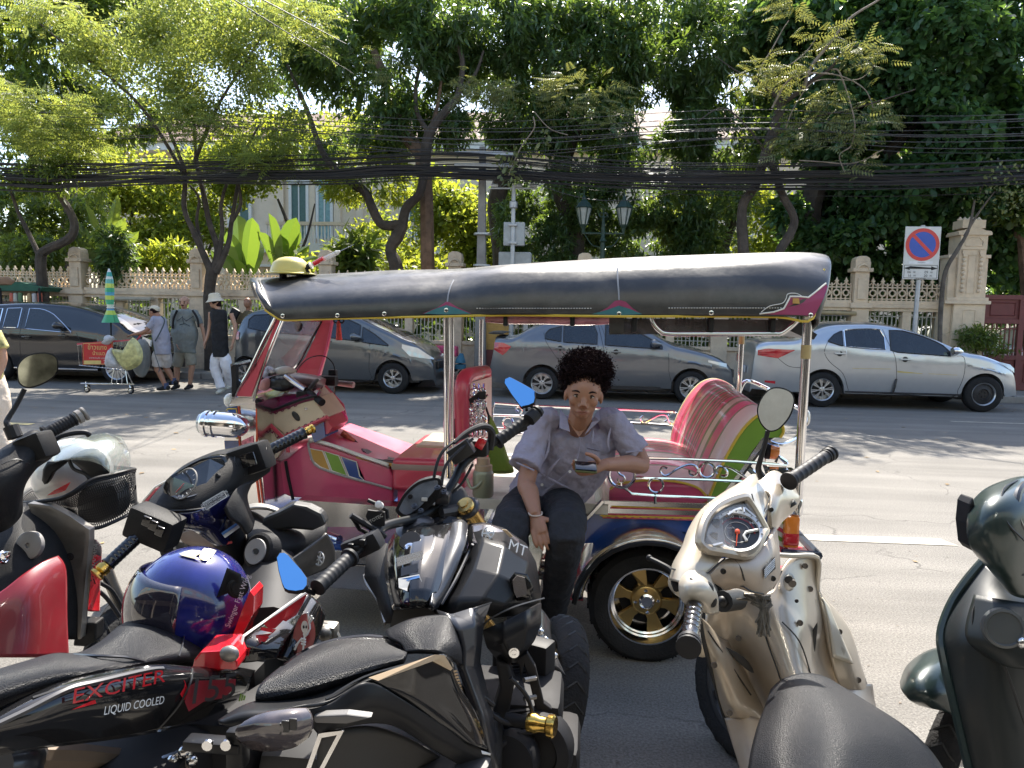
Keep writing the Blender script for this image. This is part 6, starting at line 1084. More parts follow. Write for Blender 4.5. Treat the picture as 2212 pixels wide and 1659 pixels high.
M_pb=mat('matte_black_fairing',(.012,.0125,.014),.33,var=.12,spec=.2,dirt=.10,dirtcol=(.06,.055,.05));M_gb=mat('gloss_black_fairing',(.010,.010,.011),.10,var=.1,coat=.6,spec=.3);M_sg=mat('satin_grey_fairing',(.030,.032,.038),.32,.3,var=.08,coat=.3,dirt=.2)
M_lea=mat('black_seat_leather',(.011,.0115,.014),.36,var=.12,bump=.4,bs=420,spec=.22,dirt=.08,dirtcol=(.09,.085,.08));M_dp=mat('dusty_black_plastic',(.016,.016,.017),.5,var=.2,bump=.15,bs=300,spec=.12,dirt=.3,dirtcol=(.075,.068,.06))
M_eng=mat('engine_metal',(.018,.018,.02),.6,.2,var=.2,spec=.2,dirt=.3,dirtcol=(.05,.045,.04));M_cast=mat('cast_aluminium',(.33,.31,.28),.45,.7,var=.2,dirt=.5,dirtcol=(.14,.11,.08));M_ga=mat('gold_anodised',(.62,.40,.10),.2,1,var=.06);M_gf=mat('gold_fork',(.55,.36,.12),.22,.9,var=.06)
M_brd=mat('bike_red',(.52,.012,.02),.22,var=.08,coat=1,dirt=.12);M_drd=mat('dark_red_panel',(.22,.012,.02),.35,var=.12,coat=.4,dirt=.25,dirtcol=(.1,.05,.04));M_stk=mat('white_sticker',(.62,.62,.6),.5,dirt=.2);M_bst=mat('blue_sticker',(.05,.16,.42),.5)
M_dial=mat('dial_face',(.03,.03,.032),.3,var=.2);M_lcd=mat('meter_glass',(.22,.25,.30),.06,.4,var=.5,vs_=18,coat=1);M_mirr=mat('mirror_glass',(.75,.77,.78),.02,1,var=.02);M_bmir=mat('blue_sky_mirror_glass',(.26,.58,.92),.03,1,var=.03)  # blue anti-glare mirror tint also carries the reflected sky
GRND=lambda P:Vector((P.x,P.y,0))
# ---------------------------------------------------------------- D: black naked motorcycle, centre
D=thing('motorcycle','matte black naked motorcycle with gold forks and gold crash knob in front of the boy','motorcycle',GRND(s1(ZB,1200,1200,1.9)))
panel('fuel_tank',ZB,[[(895,600,1.97),(930,545,1.95),(1010,500,1.95),(1130,466,1.97),(1250,470,1.97),(1290,500,1.99)],[(885,650,1.90),(930,610,1.86),(1020,570,1.84),(1120,560,1.84),(1210,590,1.85),(1262,640,1.88)],[(885,730,1.82),(935,705,1.76),(1010,690,1.73),(1090,695,1.73),(1170,720,1.75),(1222,760,1.8)],[(905,830,1.74),(950,820,1.69),(1005,815,1.66),(1070,810,1.66),(1130,830,1.68),(1175,870,1.74)],[(925,905,1.70),(962,905,1.66),(1005,900,1.64),(1060,895,1.64),(1100,905,1.66),(1130,930,1.72)]],M_gb,D,nu=2,nv=2,ang=14,bev=.003)
panel('tank_ridge',ZB,[[(1190,478,1.955),(1245,478,1.95),(1275,500,1.955)],[(1130,620,1.825),(1215,600,1.82),(1262,600,1.84)],[(1110,780,1.70),(1150,800,1.70),(1190,780,1.73)],[(1098,880,1.63),(1110,900,1.64),(1128,900,1.67)]],M_sg,D)
panel('tank_shoulder',ZB,[[(1275,500,1.98),(1350,492,1.95),(1450,520,1.95),(1550,590,1.98),(1598,680,2.04)],[(1285,600,1.90),(1350,585,1.84),(1450,610,1.82),(1560,680,1.86),(1612,760,1.94)],[(1230,740,1.80),(1310,720,1.75),(1420,740,1.72),(1530,790,1.76),(1622,830,1.86)],[(1160,860,1.72),(1240,850,1.69),(1350,850,1.67),(1450,880,1.70),(1620,880,1.82)],[(1128,915,1.70),(1210,935,1.67),(1300,900,1.66),(1400,940,1.70),(1560,920,1.80)]],M_pb,D,nu=1,nv=1,ang=9,bev=.004)
panel('shoulder_decal',ZB,[[(1295,502,1.955),(1360,497,1.93),(1440,522,1.93),(1520,570,1.95)],[(1300,545,1.91),(1365,548,1.885),(1440,575,1.88),(1530,640,1.895)],[(1300,592,1.875),(1370,590,1.835),(1450,618,1.825),(1545,690,1.84)]],mat('smoky_decal',(.10,.09,.095),.25,coat=1),D,th=.002)
for a,b in (((1290,600),(1130,905)),):ob('edge_line',tube(SU(ZB,[(1300,592,1.83),(1278,640,1.83),(1215,770,1.74),(1150,880,1.68)]),.004,6,smooth=5),M_sg,D)
em=s1(ZB,1373,540,1.87);ob('emblem',join(ring(em,(-.35,-.75,.6),.0165,.0018,24,5),*[tube([em,em+Vector((.0,0,0))+basis((-.35,-.75,.6),(1,0,0)) @ Vector((0,.014*math.cos(k*2*PI/6),.014*math.sin(k*2*PI/6)))],.0022,4) for k in range(6)]),M_stk,D)
text('MT',s1(ZB,1515,612,1.845),(.75,.3,-.42),(.1,.6,.6),.028,M_stk,'lettering',D)
slab('tan_flash',ZB,[(1440,522),(1462,525),(1492,555),(1478,560)],1.87,mat('tan_decal',(.45,.33,.2),.4),D,.002,0)
ob('air_scoop',pillow(SU(ZB,[(1475,760),(1500,725),(1560,735),(1590,800),(1580,860),(1510,862),(1485,830)],1.735),-FWD,.008,.01),M_gb,D);slab('scoop_mesh',ZB,[(1490,765),(1512,742),(1548,752),(1562,830),(1510,848),(1497,820)],1.722,mat('grey_mesh',(.14,.12,.11),.6,bump=.5,bs=400),D,.002,0)
panel('left_shroud',ZB,[[(895,590,2.0),(850,600,2.03),(800,650,2.05)],[(900,760,1.86),(850,740,1.9),(785,750,1.96)],[(915,880,1.76),(885,870,1.8),(845,850,1.86)],[(925,960,1.72),(915,970,1.74),(880,970,1.78)]],M_dp,D,nu=1,nv=1,ang=9,bev=.004)
ob('shroud_edge',tube(SU(ZB,[(785,740,1.97),(800,790,1.93),(850,860,1.86),(885,970,1.77)]),.005,6,smooth=4),M_cast,D)
ob('fuel_cap',lathe(s1(ZB,1030,515,1.93),(-.1,-.35,1),[(.05,-.004),(.052,.004),(.045,.008),(.028,.009),(.02,.006),(.01,.007)],28),M_sg,D);bolt(ZB,998,608,1.81,D,.009,M_chrome,Vector((-.1,-.6,.8)))
ob('ignition_recess',lathe(s1(ZB,1000,575,1.83),(-.1,-.6,.8),[(.028,0),(.026,.003),(.002,.003)],20),M_pb,D)
ob('sticker',sheet(SU(ZB,[(938,656,1.755),(1060,622,1.765),(1060,665,1.74),(940,698,1.73)])),M_blk,D,smooth=False)
t_=Vector(s1(ZB,1060,640,1.75)-s1(ZB,938,672,1.74)).normalized()
text('อายุถึงตายหรือพิการ',s1(ZB,999,650,1.738),t_,(0,.45,.9),.009,M_stk,'lettering',D,width=.066);text('หากไม่สวมหมวกนิรภัย',s1(ZB,1000,672,1.728),t_,(0,.45,.9),.009,M_stk,'lettering',D,width=.066)
ob('sticker',sheet(SU(ZB,[(958,705,1.715),(1038,682,1.715),(1038,722,1.70),(958,745,1.70)])),M_sg,D,smooth=False);ob('sticker',sheet(SU(ZB,[(945,755,1.69),(1045,735,1.69),(1058,770,1.675),(1055,800,1.665),(1000,820,1.66),(948,800,1.672)])),M_stk,D,smooth=False);ob('sticker',sheet(SU(ZB,[(947,760,1.688),(1045,740,1.686),(1047,752,1.68),(947,776,1.683)])),M_bst,D,smooth=False)
# lower body of D
panel('side_cover',ZB,[[(1128,905,1.66),(1200,930,1.62),(1290,900,1.62),(1380,872,1.66)],[(1160,960,1.62),(1240,1000,1.58),(1310,980,1.60),(1350,960,1.66)],[(1215,1060,1.60),(1260,1090,1.57),(1310,1080,1.60),(1340,1040,1.66)],[(1225,1160,1.58),(1260,1180,1.56),(1300,1180,1.60),(1330,1150,1.66)],[(1300,1380,1.56),(1340,1400,1.55),(1370,1420,1.58),(1390,1400,1.62)],[(1370,1640,1.54),(1400,1660,1.53),(1420,1680,1.56),(1430,1680,1.6)]],M_sg,D,nu=1,nv=1,ang=9,bev=.004)
panel('radiator_cover',ZB,[[(1350,1000,1.72),(1450,960,1.68),(1550,910,1.70),(1622,872,1.78)],[(1370,1080,1.72),(1450,1050,1.67),(1550,1000,1.70),(1622,970,1.78)],[(1420,1140,1.74),(1480,1120,1.68),(1540,1080,1.71),(1590,1050,1.78)],[(1450,1165,1.76),(1480,1155,1.70),(1500,1150,1.72),(1520,1140,1.78)]],M_pb,D,nu=1,nv=1,ang=9,bev=.004)
bolt(ZB,1497,1110,1.66,D,.008,M_ss)
slab('frame_spar',ZB,[(1410,1150),(1470,1165),(1500,1260),(1470,1420),(1500,1660),(1400,1660),(1395,1400),(1430,1280)],1.70,M_eng,D,.05,.006)
slab('frame_brace',ZB,[(1500,1150),(1560,1110),(1600,1180),(1640,1350),(1680,1380),(1660,1400),(1480,1420),(1470,1395),(1600,1380),(1570,1250),(1545,1170),(1530,1240),(1520,1170)],1.74,M_eng,D,.02,.003)
ob('radiator',rbox(s1(ZB,1540,1260,1.95),(.16,.06,.26),.01,Matrix.Rotation(-.4,3,'Z')),M_dk,D);ob('radiator_fins',join(*[tube([s1(ZB,1460,1160+k*16,1.88),s1(ZB,1620,1140+k*16,1.9)],.0016,4) for k in range(16)]),M_eng,D)
for y in (1240,1330):ob('radiator_clip',tube(SU(ZB,[(1545,y,1.72),(1600,y-10,1.74)]),.006,6),M_cast,D)
ce=s1(ZB,1610,1570,1.72);ob('engine_cover',lathe(ce,(-.25,-1,.15),[(.075,-.05),(.085,0),(.08,.02),(.055,.03),(.05,.022),(.01,.024)],36),M_eng,D)
ob('engine_cover',lathe(s1(ZB,1480,1620,1.68),(-.25,-1,.15),[(.06,-.05),(.065,0),(.06,.02),(.02,.028)],30),M_eng,D)
for k in range(7):a=k*2*PI/7;bolt(ZB,1610+118*math.cos(a)*.75,1570+118*math.sin(a),1.70,D,.005,M_ss)
ob('engine_case',join(rbox(s1(ZB,1480,1450,1.86),(.26,.2,.22),.03),rbox(s1(ZB,1380,1600,1.8),(.24,.24,.22),.03),rbox(s1(ZB,1560,1660,1.85),(.26,.2,.22),.03)),M_eng,D)
ob('cooling_fins',join(*[rbox(s1(ZB,1460,1400+k*14,1.76),(.16,.1,.004),.0015) for k in range(7)]),M_eng,D)
ck=s1(ZB,1560,1440,1.66);ob('crash_knob',lathe(ck,(1,-.25,.05),[(.012,-.02),(.012,.0),(.02,.002),(.022,.02),(.017,.03),(.017,.045),(.024,.05),(.025,.062),(.021,.066),(.008,.066)],28),M_ga,D);ob('knob_mount',lathe(ck,(-1,.25,-.05),[(.014,0),(.014,.05)],14),M_eng,D)
for pts,r in (([(1150,1180,1.6),(1300,1330,1.62),(1450,1440,1.66),(1540,1435,1.67)],.006),([(1340,1410,1.7),(1300,1500,1.66),(1350,1640,1.62)],.012),([(1420,1560,1.66),(1520,1500,1.68),(1600,1480,1.7)],.007)):ob('hose',tube(SU(ZB,pts),r,8,smooth=5),M_dk,D)
# seats and tail
panel('rider_seat',ZB,[[(890,1010,1.60),(1000,960,1.60),(1120,940,1.61),(1200,950,1.64),(1222,1000,1.68)],[(900,1040,1.54),(1000,1010,1.52),(1120,1000,1.53),(1205,1020,1.57),(1238,1060,1.62)],[(960,1070,1.49),(1040,1060,1.47),(1130,1060,1.48),(1210,1080,1.52),(1245,1120,1.58)],[(985,1110,1.46),(1060,1105,1.44),(1130,1110,1.45),(1200,1140,1.50),(1240,1170,1.56)]],M_lea,D,.01)
slab('seat_gap',ZB,[(925,905),(1090,890),(1200,940),(1130,960),(1000,990),(900,1020)],1.70,M_blk,D,.05,0)
panel('pillion_seat',ZB,[[(500,1110,1.50),(620,1065,1.54),(760,1045,1.57),(880,1050,1.59),(965,1085,1.6)],[(380,1190,1.38),(520,1130,1.42),(700,1085,1.46),(860,1085,1.48),(985,1105,1.5)],[(290,1270,1.30),(450,1210,1.33),(640,1160,1.37),(830,1130,1.40),(985,1120,1.44)],[(265,1330,1.28),(420,1300,1.29),(600,1250,1.32),(800,1190,1.36),(975,1140,1.42)],[(290,1352,1.31),(420,1345,1.32),(600,1295,1.35),(780,1220,1.40),(960,1165,1.45)]],M_lea,D,.008)
ob('seat_piping',tube(SU(ZB,[(400,1180,1.385),(500,1105,1.5),(640,1055,1.55),(800,1035,1.58),(920,1055,1.59),(975,1110,1.48),(960,1150,1.43)]),.006,6,smooth=5),M_gb,D)
panel('tail_cover',ZB,[[(100,1430,1.25),(200,1370,1.26),(300,1340,1.29),(500,1320,1.32),(780,1220,1.38),(1000,1160,1.45)],[(90,1445,1.22),(220,1400,1.23),(380,1370,1.26),(600,1330,1.30),(770,1240,1.35),(1050,1150,1.42)],[(150,1460,1.22),(280,1420,1.225),(480,1370,1.25),(620,1345,1.29),(800,1250,1.34),(1100,1140,1.42)]],M_pb,D)
panel('tail_side',ZB,[[(480,1390,1.26),(620,1350,1.29),(790,1250,1.33),(960,1330,1.38),(1150,1450,1.45),(1390,1600,1.55)],[(520,1440,1.27),(660,1410,1.29),(820,1350,1.33),(960,1400,1.38),(1150,1520,1.45),(1370,1640,1.54)],[(560,1490,1.30),(680,1460,1.32),(840,1440,1.36),(960,1470,1.40),(1130,1580,1.46),(1330,1690,1.55)]],M_pb,D)
panel('side_panel',ZB,[[(800,1245,1.345),(960,1190,1.38),(1080,1140,1.42),(1160,1115,1.45),(1200,1150,1.48)],[(900,1290,1.37),(1000,1290,1.39),(1120,1270,1.43),(1200,1260,1.46),(1240,1280,1.49)],[(1060,1390,1.42),(1150,1400,1.44),(1220,1410,1.47),(1270,1400,1.49),(1310,1400,1.52)],[(1250,1530,1.49),(1300,1550,1.50),(1330,1560,1.51),(1360,1570,1.53),(1385,1590,1.55)]],M_gb,D)
tn=mat('tan_decal',(.45,.33,.2),.4)
ob('tan_stripe',sheet(SU(ZB,[(803,1228,1.333),(1120,1118,1.412),(1165,1120,1.435),(1205,1185,1.46),(1195,1195,1.455),(1150,1145,1.425),(1110,1150,1.405),(850,1243,1.335)])),tn,D,smooth=False)
ob('halftone_dots',join(*[sheet(SU(ZB,[(1208+k*4,1195+k*14,1.462+k*.004),(1225+k*4,1192+k*14,1.464+k*.004),(1227+k*4,1201+k*14,1.466+k*.004),(1210+k*4,1204+k*14,1.464+k*.004)])) for k in range(14)]),tn,D,smooth=False)
ob('panel_reflector',sheet(SU(ZB,[(1340,1575,1.50),(1388,1590,1.52),(1384,1600,1.52),(1345,1592,1.50)])),M_stk,D,smooth=False)
tlp=ob('tail_lamp',surf([SU(ZB,r) for r in ([(190,1470,1.20),(300,1420,1.205),(420,1400,1.215),(500,1395,1.23)],[(185,1490,1.20),(300,1460,1.19),(430,1440,1.20),(520,1420,1.225)],[(210,1520,1.21),(320,1510,1.20),(430,1500,1.21),(525,1450,1.23)],[(260,1545,1.23),(340,1550,1.22),(440,1535,1.23),(505,1490,1.24)])],5,5),mat('smoked_tail_lens',(.06,.05,.052),.1,var=.4,vs_=30,coat=1),D,thick=.01)
ob('lamp_segments',join(*[rbox(s1(ZB,300+k*36,1490-k*10,1.188),(.013,.004,.02),.002) for k in range(5)]),M_trim,tlp)
slab('tail_trim',ZB,[(540,1412),(700,1405),(820,1420),(700,1450),(545,1445)],1.262,mat('grey_trim',(.12,.115,.11),.4),D,.02)
panel('mudguard',ZB,[[(560,1500,1.34),(800,1460,1.40),(1000,1520,1.46),(1200,1640,1.55)],[(560,1700,1.36),(800,1700,1.42),(1000,1720,1.5),(1200,1750,1.56)]],M_blk,D)
for a,b in (((565,1495),(500,1659)),((665,1480),(560,1659))):ob('footrest_plate',prism(SU(ZB,[(a[0],a[1]),(a[0]+22,a[1]),(b[0]+22,b[1]+20),(b[0],b[1]+20)],1.30),FWD*.006),M_ss,D,smooth=False)
slab('footrest_plate',ZB,[(572,1492),(688,1478),(680,1500),(570,1520)],1.299,M_ss,D,.006)
ob('rear_bracket',join(rbox(s1(ZB,70,1545,1.26),(.10,.03,.018),.004),rbox(s1(ZB,180,1560,1.26),(.03,.03,.07),.005)),M_pb,D)
for x in (40,128):ob('bracket_bolt',lathe(s1(ZB,x,1545,1.24),-FWD,[(.009,0),(.009,.006),(.004,.006)],10),M_ss,D)
# front of D
wcD=s1(ZB,1690,1300,2.68);wcD.z=.27;axD=Vector((.93,.20,-.22)).normalized();bwheel(D,wcD,axD,.265,.115)
up_=(s1(ZB,1270,400,2.05)-wcD)
fkA=s1(ZB,1262,400,2.02);fkB=s1(ZB,1370,560,2.12)
ob('fork_tube',tube([fkA,fkB,wcD+axD*.08+Vector((0,0,.0))],[.021,.021,.018],18),M_gf,D);ob('fork_tube',tube([fkA+Vector((-.17,.02,-.04)),wcD-axD*.08],.02,14),M_gf,D)
ob('fork_cap',lathe(fkA+Vector((0,0,-.004)),fkA-fkB,[(.026,-.03),(.026,0),(.024,.004),(.012,.005),(.011,.009),(.002,.009)],24),M_gf,D)
ob('fork_clamp',join(ring(fkA.lerp(fkB,.12),fkB-fkA,.027,.009,24,8),tube([fkA.lerp(fkB,.15)+Vector((-.03,-.01,0)),s1(ZB,1150,440,2.0)],.016,8)),M_sg,D)
panel('front_mudguard',ZB,[[(1550,920,2.35),(1610,890,2.3),(1668,960,2.35)],[(1570,1010,2.3),(1612,990,2.25),(1672,1040,2.3)],[(1590,1110,2.25),(1640,1090,2.2),(1700,1130,2.25)],[(1630,1200,2.25),(1690,1180,2.2),(1740,1220,2.28)]],M_sg,D)
ob('fork_reflector_bolts',join(*[sph(s1(ZB,1625+k*22,1010+k*38,2.05),.010,8,6) for k in range(4)]),M_ss,D)
ob('headstock',rbox(s1(ZB,1090,450,2.1),(.12,.14,.12),.02),M_dk,D)
# handlebar
hbp=SU(ZB,[(1550,30,2.26),(1430,90,2.22),(1300,170,2.16),(1240,230,2.12),(1205,300,2.08),(1120,420,2.02),(1020,470,1.96),(900,500,1.86),(845,530,1.80),(780,590,1.74),(560,800,1.58)])
hD=ob('handlebar',tube(hbp,.0125,12,smooth=4),M_pb,D)
grip(hD,s1(ZB,1415,105,2.215),s1(ZB,1580,-15,2.28),.0175,M_dk);grip(hD,s1(ZB,720,650,1.68),s1(ZB,560,800,1.57),.0165,M_dk)
[ob('bar_clamp',rbox(s1(ZB,x,y,2.02),(.04,.05,.03),.008),M_sg,hD) for x,y in ((1020,440),(1160,370))]
for x,y in ((1022,410),(1052,432),(1132,322),(1162,342)):bolt(ZB,x,y,1.97,hD,.0055,M_sg,Vector((-.1,-.6,.8)))
ob('top_bridge',prism(SU(ZB,[(1010,405),(1060,430),(1090,400),(1130,350),(1175,345),(1170,320),(1125,310),(1100,330),(1060,390)],1.99),FWD*.02),M_sg,hD,smooth=False,bev=.003)
ob('right_switch',rbox(s1(ZB,1320,130,2.16),(.07,.06,.05),.012),M_dk,hD);ob('kill_switch',rbox(s1(ZB,1338,112,2.12),(.026,.02,.03),.004,Matrix.Rotation(.5,3,'Y')),M_brd,hD);ob('fluid_reservoir',rbox(s1(ZB,1248,148,2.10),(.068,.05,.045),.004,Matrix.Rotation(-.6,3,'Y')),M_blk,hD);ob('lever_perch',tube(SU(ZB,[(1380,140,2.17),(1390,60,2.16),(1350,30,2.13),(1270,60,2.09),(1210,110,2.05)]),[.012,.012,.010,.007,.005],8,smooth=5),M_dk,hD)
for pts,r in (([(1280,75,2.1),(1200,110,2.05),(1145,170,2.02),(1118,260,2.0),(1120,330,2.0)],.0045),([(1300,90,2.1),(1230,150,2.05),(1170,220,2.02),(1150,320,2.0)],.0045),([(1300,210,2.12),(1250,300,2.1),(1200,350,2.08),(1190,400,2.08)],.004)):ob('throttle_cable',tube(SU(ZB,pts),r,6,smooth=5),M_dk,hD)
ob('left_switch',rbox(s1(ZB,800,590,1.745),(.07,.05,.045),.012,Matrix.Rotation(-.5,3,'Y')),M_dk,hD);ob('switch_button',join(*[rbox(s1(ZB,x,y,1.70),(.014,.012,.012),.003) for x,y in ((745,612),(775,580),(720,600))]),M_pb,hD);ob('clutch_perch',rbox(s1(ZB,735,590,1.72),(.06,.03,.025),.008,Matrix.Rotation(-.4,3,'Y')),M_dk,hD)
# phone mount on the bar
ob('phone_holder',join(prism(SU(ZB,[(800,430),(880,440),(880,505),(820,515),(790,460)],1.80),FWD*.008),tube(SU(ZB,[(720,455,1.77),(860,540,1.79),(880,555,1.80)]),.008,8),tube(SU(ZB,[(800,382,1.80),(840,400,1.8),(890,430,1.82),(895,470,1.82)]),.005,8),tube(SU(ZB,[(720,455,1.77),(760,520,1.79),(800,540,1.8)]),.005,8)),M_dk,hD,smooth=False);ob('holder_knob',lathe(s1(ZB,855,405,1.79),(0,-1,.5),[(.009,-.01),(.009,.008),(.004,.01)],12),M_stk,hD)
text('MOTOTEC',s1(ZB,825,478,1.793),(.85,0,.5),(-.3,0,.9),.008,M_stk,'lettering',hD)
# meter
mt=ob('instrument_cluster',prism(cr(SU(ZB,[(935,440),(940,410),(975,350),(1040,295),(1120,275),(1150,290),(1145,330),(1120,390),(1060,440),(980,470)],1.99),3,True),FWD*.03),M_dk,D,smooth=False,bev=.004)
ob('meter_glass',sheet(cr(SU(ZB,[(950,432),(955,410),(985,360),(1045,308),(1118,287),(1135,297),(1122,330),(1075,385),(1040,420),(985,452)],1.986),3,True)),M_lcd,mt,smooth=False);ob('meter_button',lathe(s1(ZB,1003,364,1.984),-FWD,[(.007,0),(.006,.006)],12),M_dk,mt);ob('meter_label',rbox(s1(ZB,1070,378,1.984),(.016,.003,.01),.002),M_stk,mt)
ob('headlamp',sph(s1(ZB,1130,420,2.14),(.10,.1,.09),16,10),M_dk,D)
def barmirror(par,Qf,pts,d,neck,m,tilt):
    P=cr(SU(Qf,pts,d),2,True);c=sum(P,Vector())/len(P);n=Vector(tilt).normalized();e_=Vector((0,0,CH));P=[e_+(p-e_)*((c-e_).dot(n)/(p-e_).dot(n)) for p in P]
    mm=ob('mirror_shell',prism([c+(p-c)*1.05-n*.001 for p in P],-n*.012),M_dk,par,smooth=False,bev=.003);ob('mirror_glass',sheet([p+n*.0005 for p in P]),m,mm,smooth=False);ob('mirror_stem',tube(neck,.005,8),M_pb,mm);return mm
barmirror(hD,ZD,[(88,380),(112,345),(140,348),(280,425),(292,450),(288,515),(215,538),(190,530)],2.27,[s1(ZD,235,540,2.27),s1(ZD,240,570,2.26)],M_bmir,(-.10,-.72,.45))
ob('mirror_stem',tube([s1(ZD,262,520,2.27),s1(ZD,285,565,2.26)],.005,8),M_pb,hD);ob('bar_end_clamp',lathe(s1(ZD,270,620,2.25),s1(ZD,300,590,2.26)-s1(ZD,270,620,2.25),[(.021,-.01),(.021,.02),(.016,.026),(.021,.03),(.018,.04)],18),M_dk,hD)
barmirror(hD,ZA,[(1702,355),(1748,325),(1800,375),(1885,480),(1862,550),(1770,552),(1735,510)],1.55,[s1(ZA,1865,545,1.55),s1(ZA,1930,575,1.58)],M_bmir,(.12,-.55,.62))
# fill below D
ob('rear_wheel_guard',rbox(s1(ZB,900,1640,1.65),(.5,.3,.2),.05),M_blk,D)
bwheel(D,Vector((s1(ZB,600,1500,1.62).x,s1(ZB,600,1500,1.62).y,.3)),(.85,-.5,-.1),.3,.13)
ob('swingarm',tube([s1(ZB,1300,1600,1.9),Vector((s1(ZB,600,1500,1.62).x,s1(ZB,600,1500,1.62).y,.3))],.035,8),M_eng,D)
# ---------------------------------------------------------------- C: black and red underbone
Cb=thing('motorcycle','gloss black and red motorcycle whose long black seat carries the blue helmet','motorcycle',GRND(s1(ZA,1000,1200,1.6)))
panel('seat',ZA,[[(-80,1075,1.18),(150,1005,1.24),(330,955,1.30),(480,950,1.34),(620,880,1.40),(740,780,1.50),(860,735,1.58),(1040,745,1.63),(1200,800,1.64)],[(-80,1110,1.11),(150,1045,1.17),(340,1000,1.22),(500,975,1.28),(660,900,1.35),(800,820,1.43),(950,790,1.50),(1100,800,1.56),(1240,850,1.60)],[(-80,1170,1.08),(150,1100,1.13),(360,1050,1.18),(540,1020,1.23),(720,970,1.30),(860,910,1.37),(1000,880,1.44),(1130,880,1.50),(1245,900,1.56)],[(-80,1235,1.07),(150,1160,1.12),(370,1095,1.17),(560,1055,1.21),(760,1020,1.28),(900,985,1.34),(1040,960,1.41),(1150,955,1.47),(1240,950,1.54)],[(-80,1300,1.10),(150,1195,1.14),(380,1125,1.19),(570,1085,1.23),(780,1035,1.29),(900,1010,1.35),(1040,995,1.42),(1150,990,1.48),(1220,985,1.54)]],M_lea,Cb,.008)
ob('seat_seam',tube(SU(ZA,[(455,950,1.315),(600,958,1.27),(760,965,1.285),(860,985,1.318),(895,997,1.335)]),.0025,5,smooth=5),M_sg,Cb);ob('seat_seam',tube(SU(ZA,[(1130,790,1.56),(1128,860,1.49),(1100,960,1.43)]),.002,5,smooth=4),M_sg,Cb)
panel('side_fairing',ZA,[[(-80,1330,1.08),(200,1200,1.13),(450,1110,1.18),(700,1060,1.24),(950,1020,1.32),(1180,1035,1.41),(1440,1035,1.52),(1560,1050,1.6)],[(-80,1400,1.05),(200,1270,1.10),(450,1180,1.15),(700,1130,1.21),(950,1090,1.29),(1180,1080,1.38),(1400,1090,1.47),(1530,1110,1.56)],[(-80,1480,1.06),(200,1390,1.10),(450,1310,1.15),(700,1270,1.21),(950,1230,1.29),(1150,1210,1.37),(1350,1210,1.45),(1500,1180,1.54)],[(-80,1570,1.10),(200,1520,1.14),(450,1490,1.19),(700,1460,1.25),(900,1430,1.31),(1080,1390,1.38),(1230,1340,1.45),(1400,1270,1.54)]],M_gb,Cb,.008)
ob('fairing_ridge',tube(SU(ZA,[(-60,1400,1.045),(170,1290,1.088),(420,1165,1.14),(600,1120,1.18),(900,1050,1.27),(1000,1040,1.30)]),.005,6,smooth=5),M_sg,Cb)
def decal(nm,Qf,pts,d0,d1,x0,x1,m,par,off=.012):return ob(nm,sheet([U(*Qf(x,y),d0+(d1-d0)*(x-x0)/(x1-x0)-off) for x,y in pts]),m,par,smooth=False)
decal('red_stripe',ZA,[(440,1290),(560,1235),(780,1170),(950,1122),(1060,1108),(1135,1108),(1165,1200),(1130,1230),(1075,1140),(950,1148),(780,1195),(600,1248)],1.15,1.38,450,1150,M_brd,Cb,.022);decal('red_patch',ZA,[(1165,1140),(1220,1110),(1450,1100),(1445,1150),(1380,1215),(1250,1240),(1160,1300),(1135,1240)],1.37,1.47,1150,1400,M_drd,Cb,.02)
def tdir(Qf,a,b,d):v=U(*Qf(*b),d[1])-U(*Qf(*a),d[0]);return v
for s_,a,b,dd,h,m_,off in (('EXCITER',(455,1205),(1020,1075),(1.13,1.285),.022,M_brd,0),('LIQUID COOLED',(650,1290),(1015,1222),(1.175,1.28),.013,M_stk,0),('155',(1180,1180),(1440,1140),(1.355,1.44),.045,M_blk,0)):
    v=tdir(ZA,a,b,dd);c=(U(*ZA(*a),dd[0])+U(*ZA(*b),dd[1]))/2-FWD*.004;B=v.normalized();text(s_,c,B,Vector((0,.35,1)),h,m_,'lettering',Cb,width=v.length)
slab('red_cover',ZA,[(1180,1030),(1190,985),(1230,935),(1395,925),(1455,990),(1462,1030),(1450,1045)],1.44,M_brd,Cb,.08,.006);slab('red_neck',ZA,[(1390,925),(1440,800),(1500,640),(1535,560),(1560,590),(1555,700),(1500,810),(1470,960),(1440,980)],1.56,M_brd,Cb,.06,.006)
panel('wing_fairing',ZA,[[(1470,1000,1.50),(1475,920,1.50),(1495,840,1.52),(1620,750,1.6),(1760,650,1.68),(1885,560,1.75)],[(1560,990,1.50),(1580,920,1.50),(1600,860,1.52),(1700,780,1.58),(1800,690,1.66),(1900,580,1.74)],[(1690,970,1.53),(1720,920,1.54),(1750,870,1.56),(1800,800,1.6),(1850,710,1.67),(1910,595,1.74)]],M_gb,Cb,.006)
def wd_(x,y):return 1.50+.24*max(0,(x-1560))/340+(.02 if y > 900 else 0)-.03
def wdec(nm,pts,m):return ob(nm,sheet([U(*ZA(x,y),wd_(x,y)) for x,y in pts]),m,Cb,smooth=False)
M_smd=mat('smoky_blue_decal',(.16,.18,.23),.2,coat=1)
wdec('red_decal',[(1485,990),(1500,920),(1530,905),(1520,960),(1690,945),(1685,965)],M_brd);wdec('red_decal',[(1620,760),(1770,655),(1890,572),(1860,640),(1790,760),(1740,740),(1690,790),(1650,790)],M_brd)
for pts in ([(1570,830),(1700,815),(1730,835),(1700,900),(1610,905),(1600,870),(1680,868),(1690,845),(1575,850)],[(1600,780),(1740,800),(1760,820),(1740,830),(1600,800)]):wdec('red_line_decal',pts,M_brd)
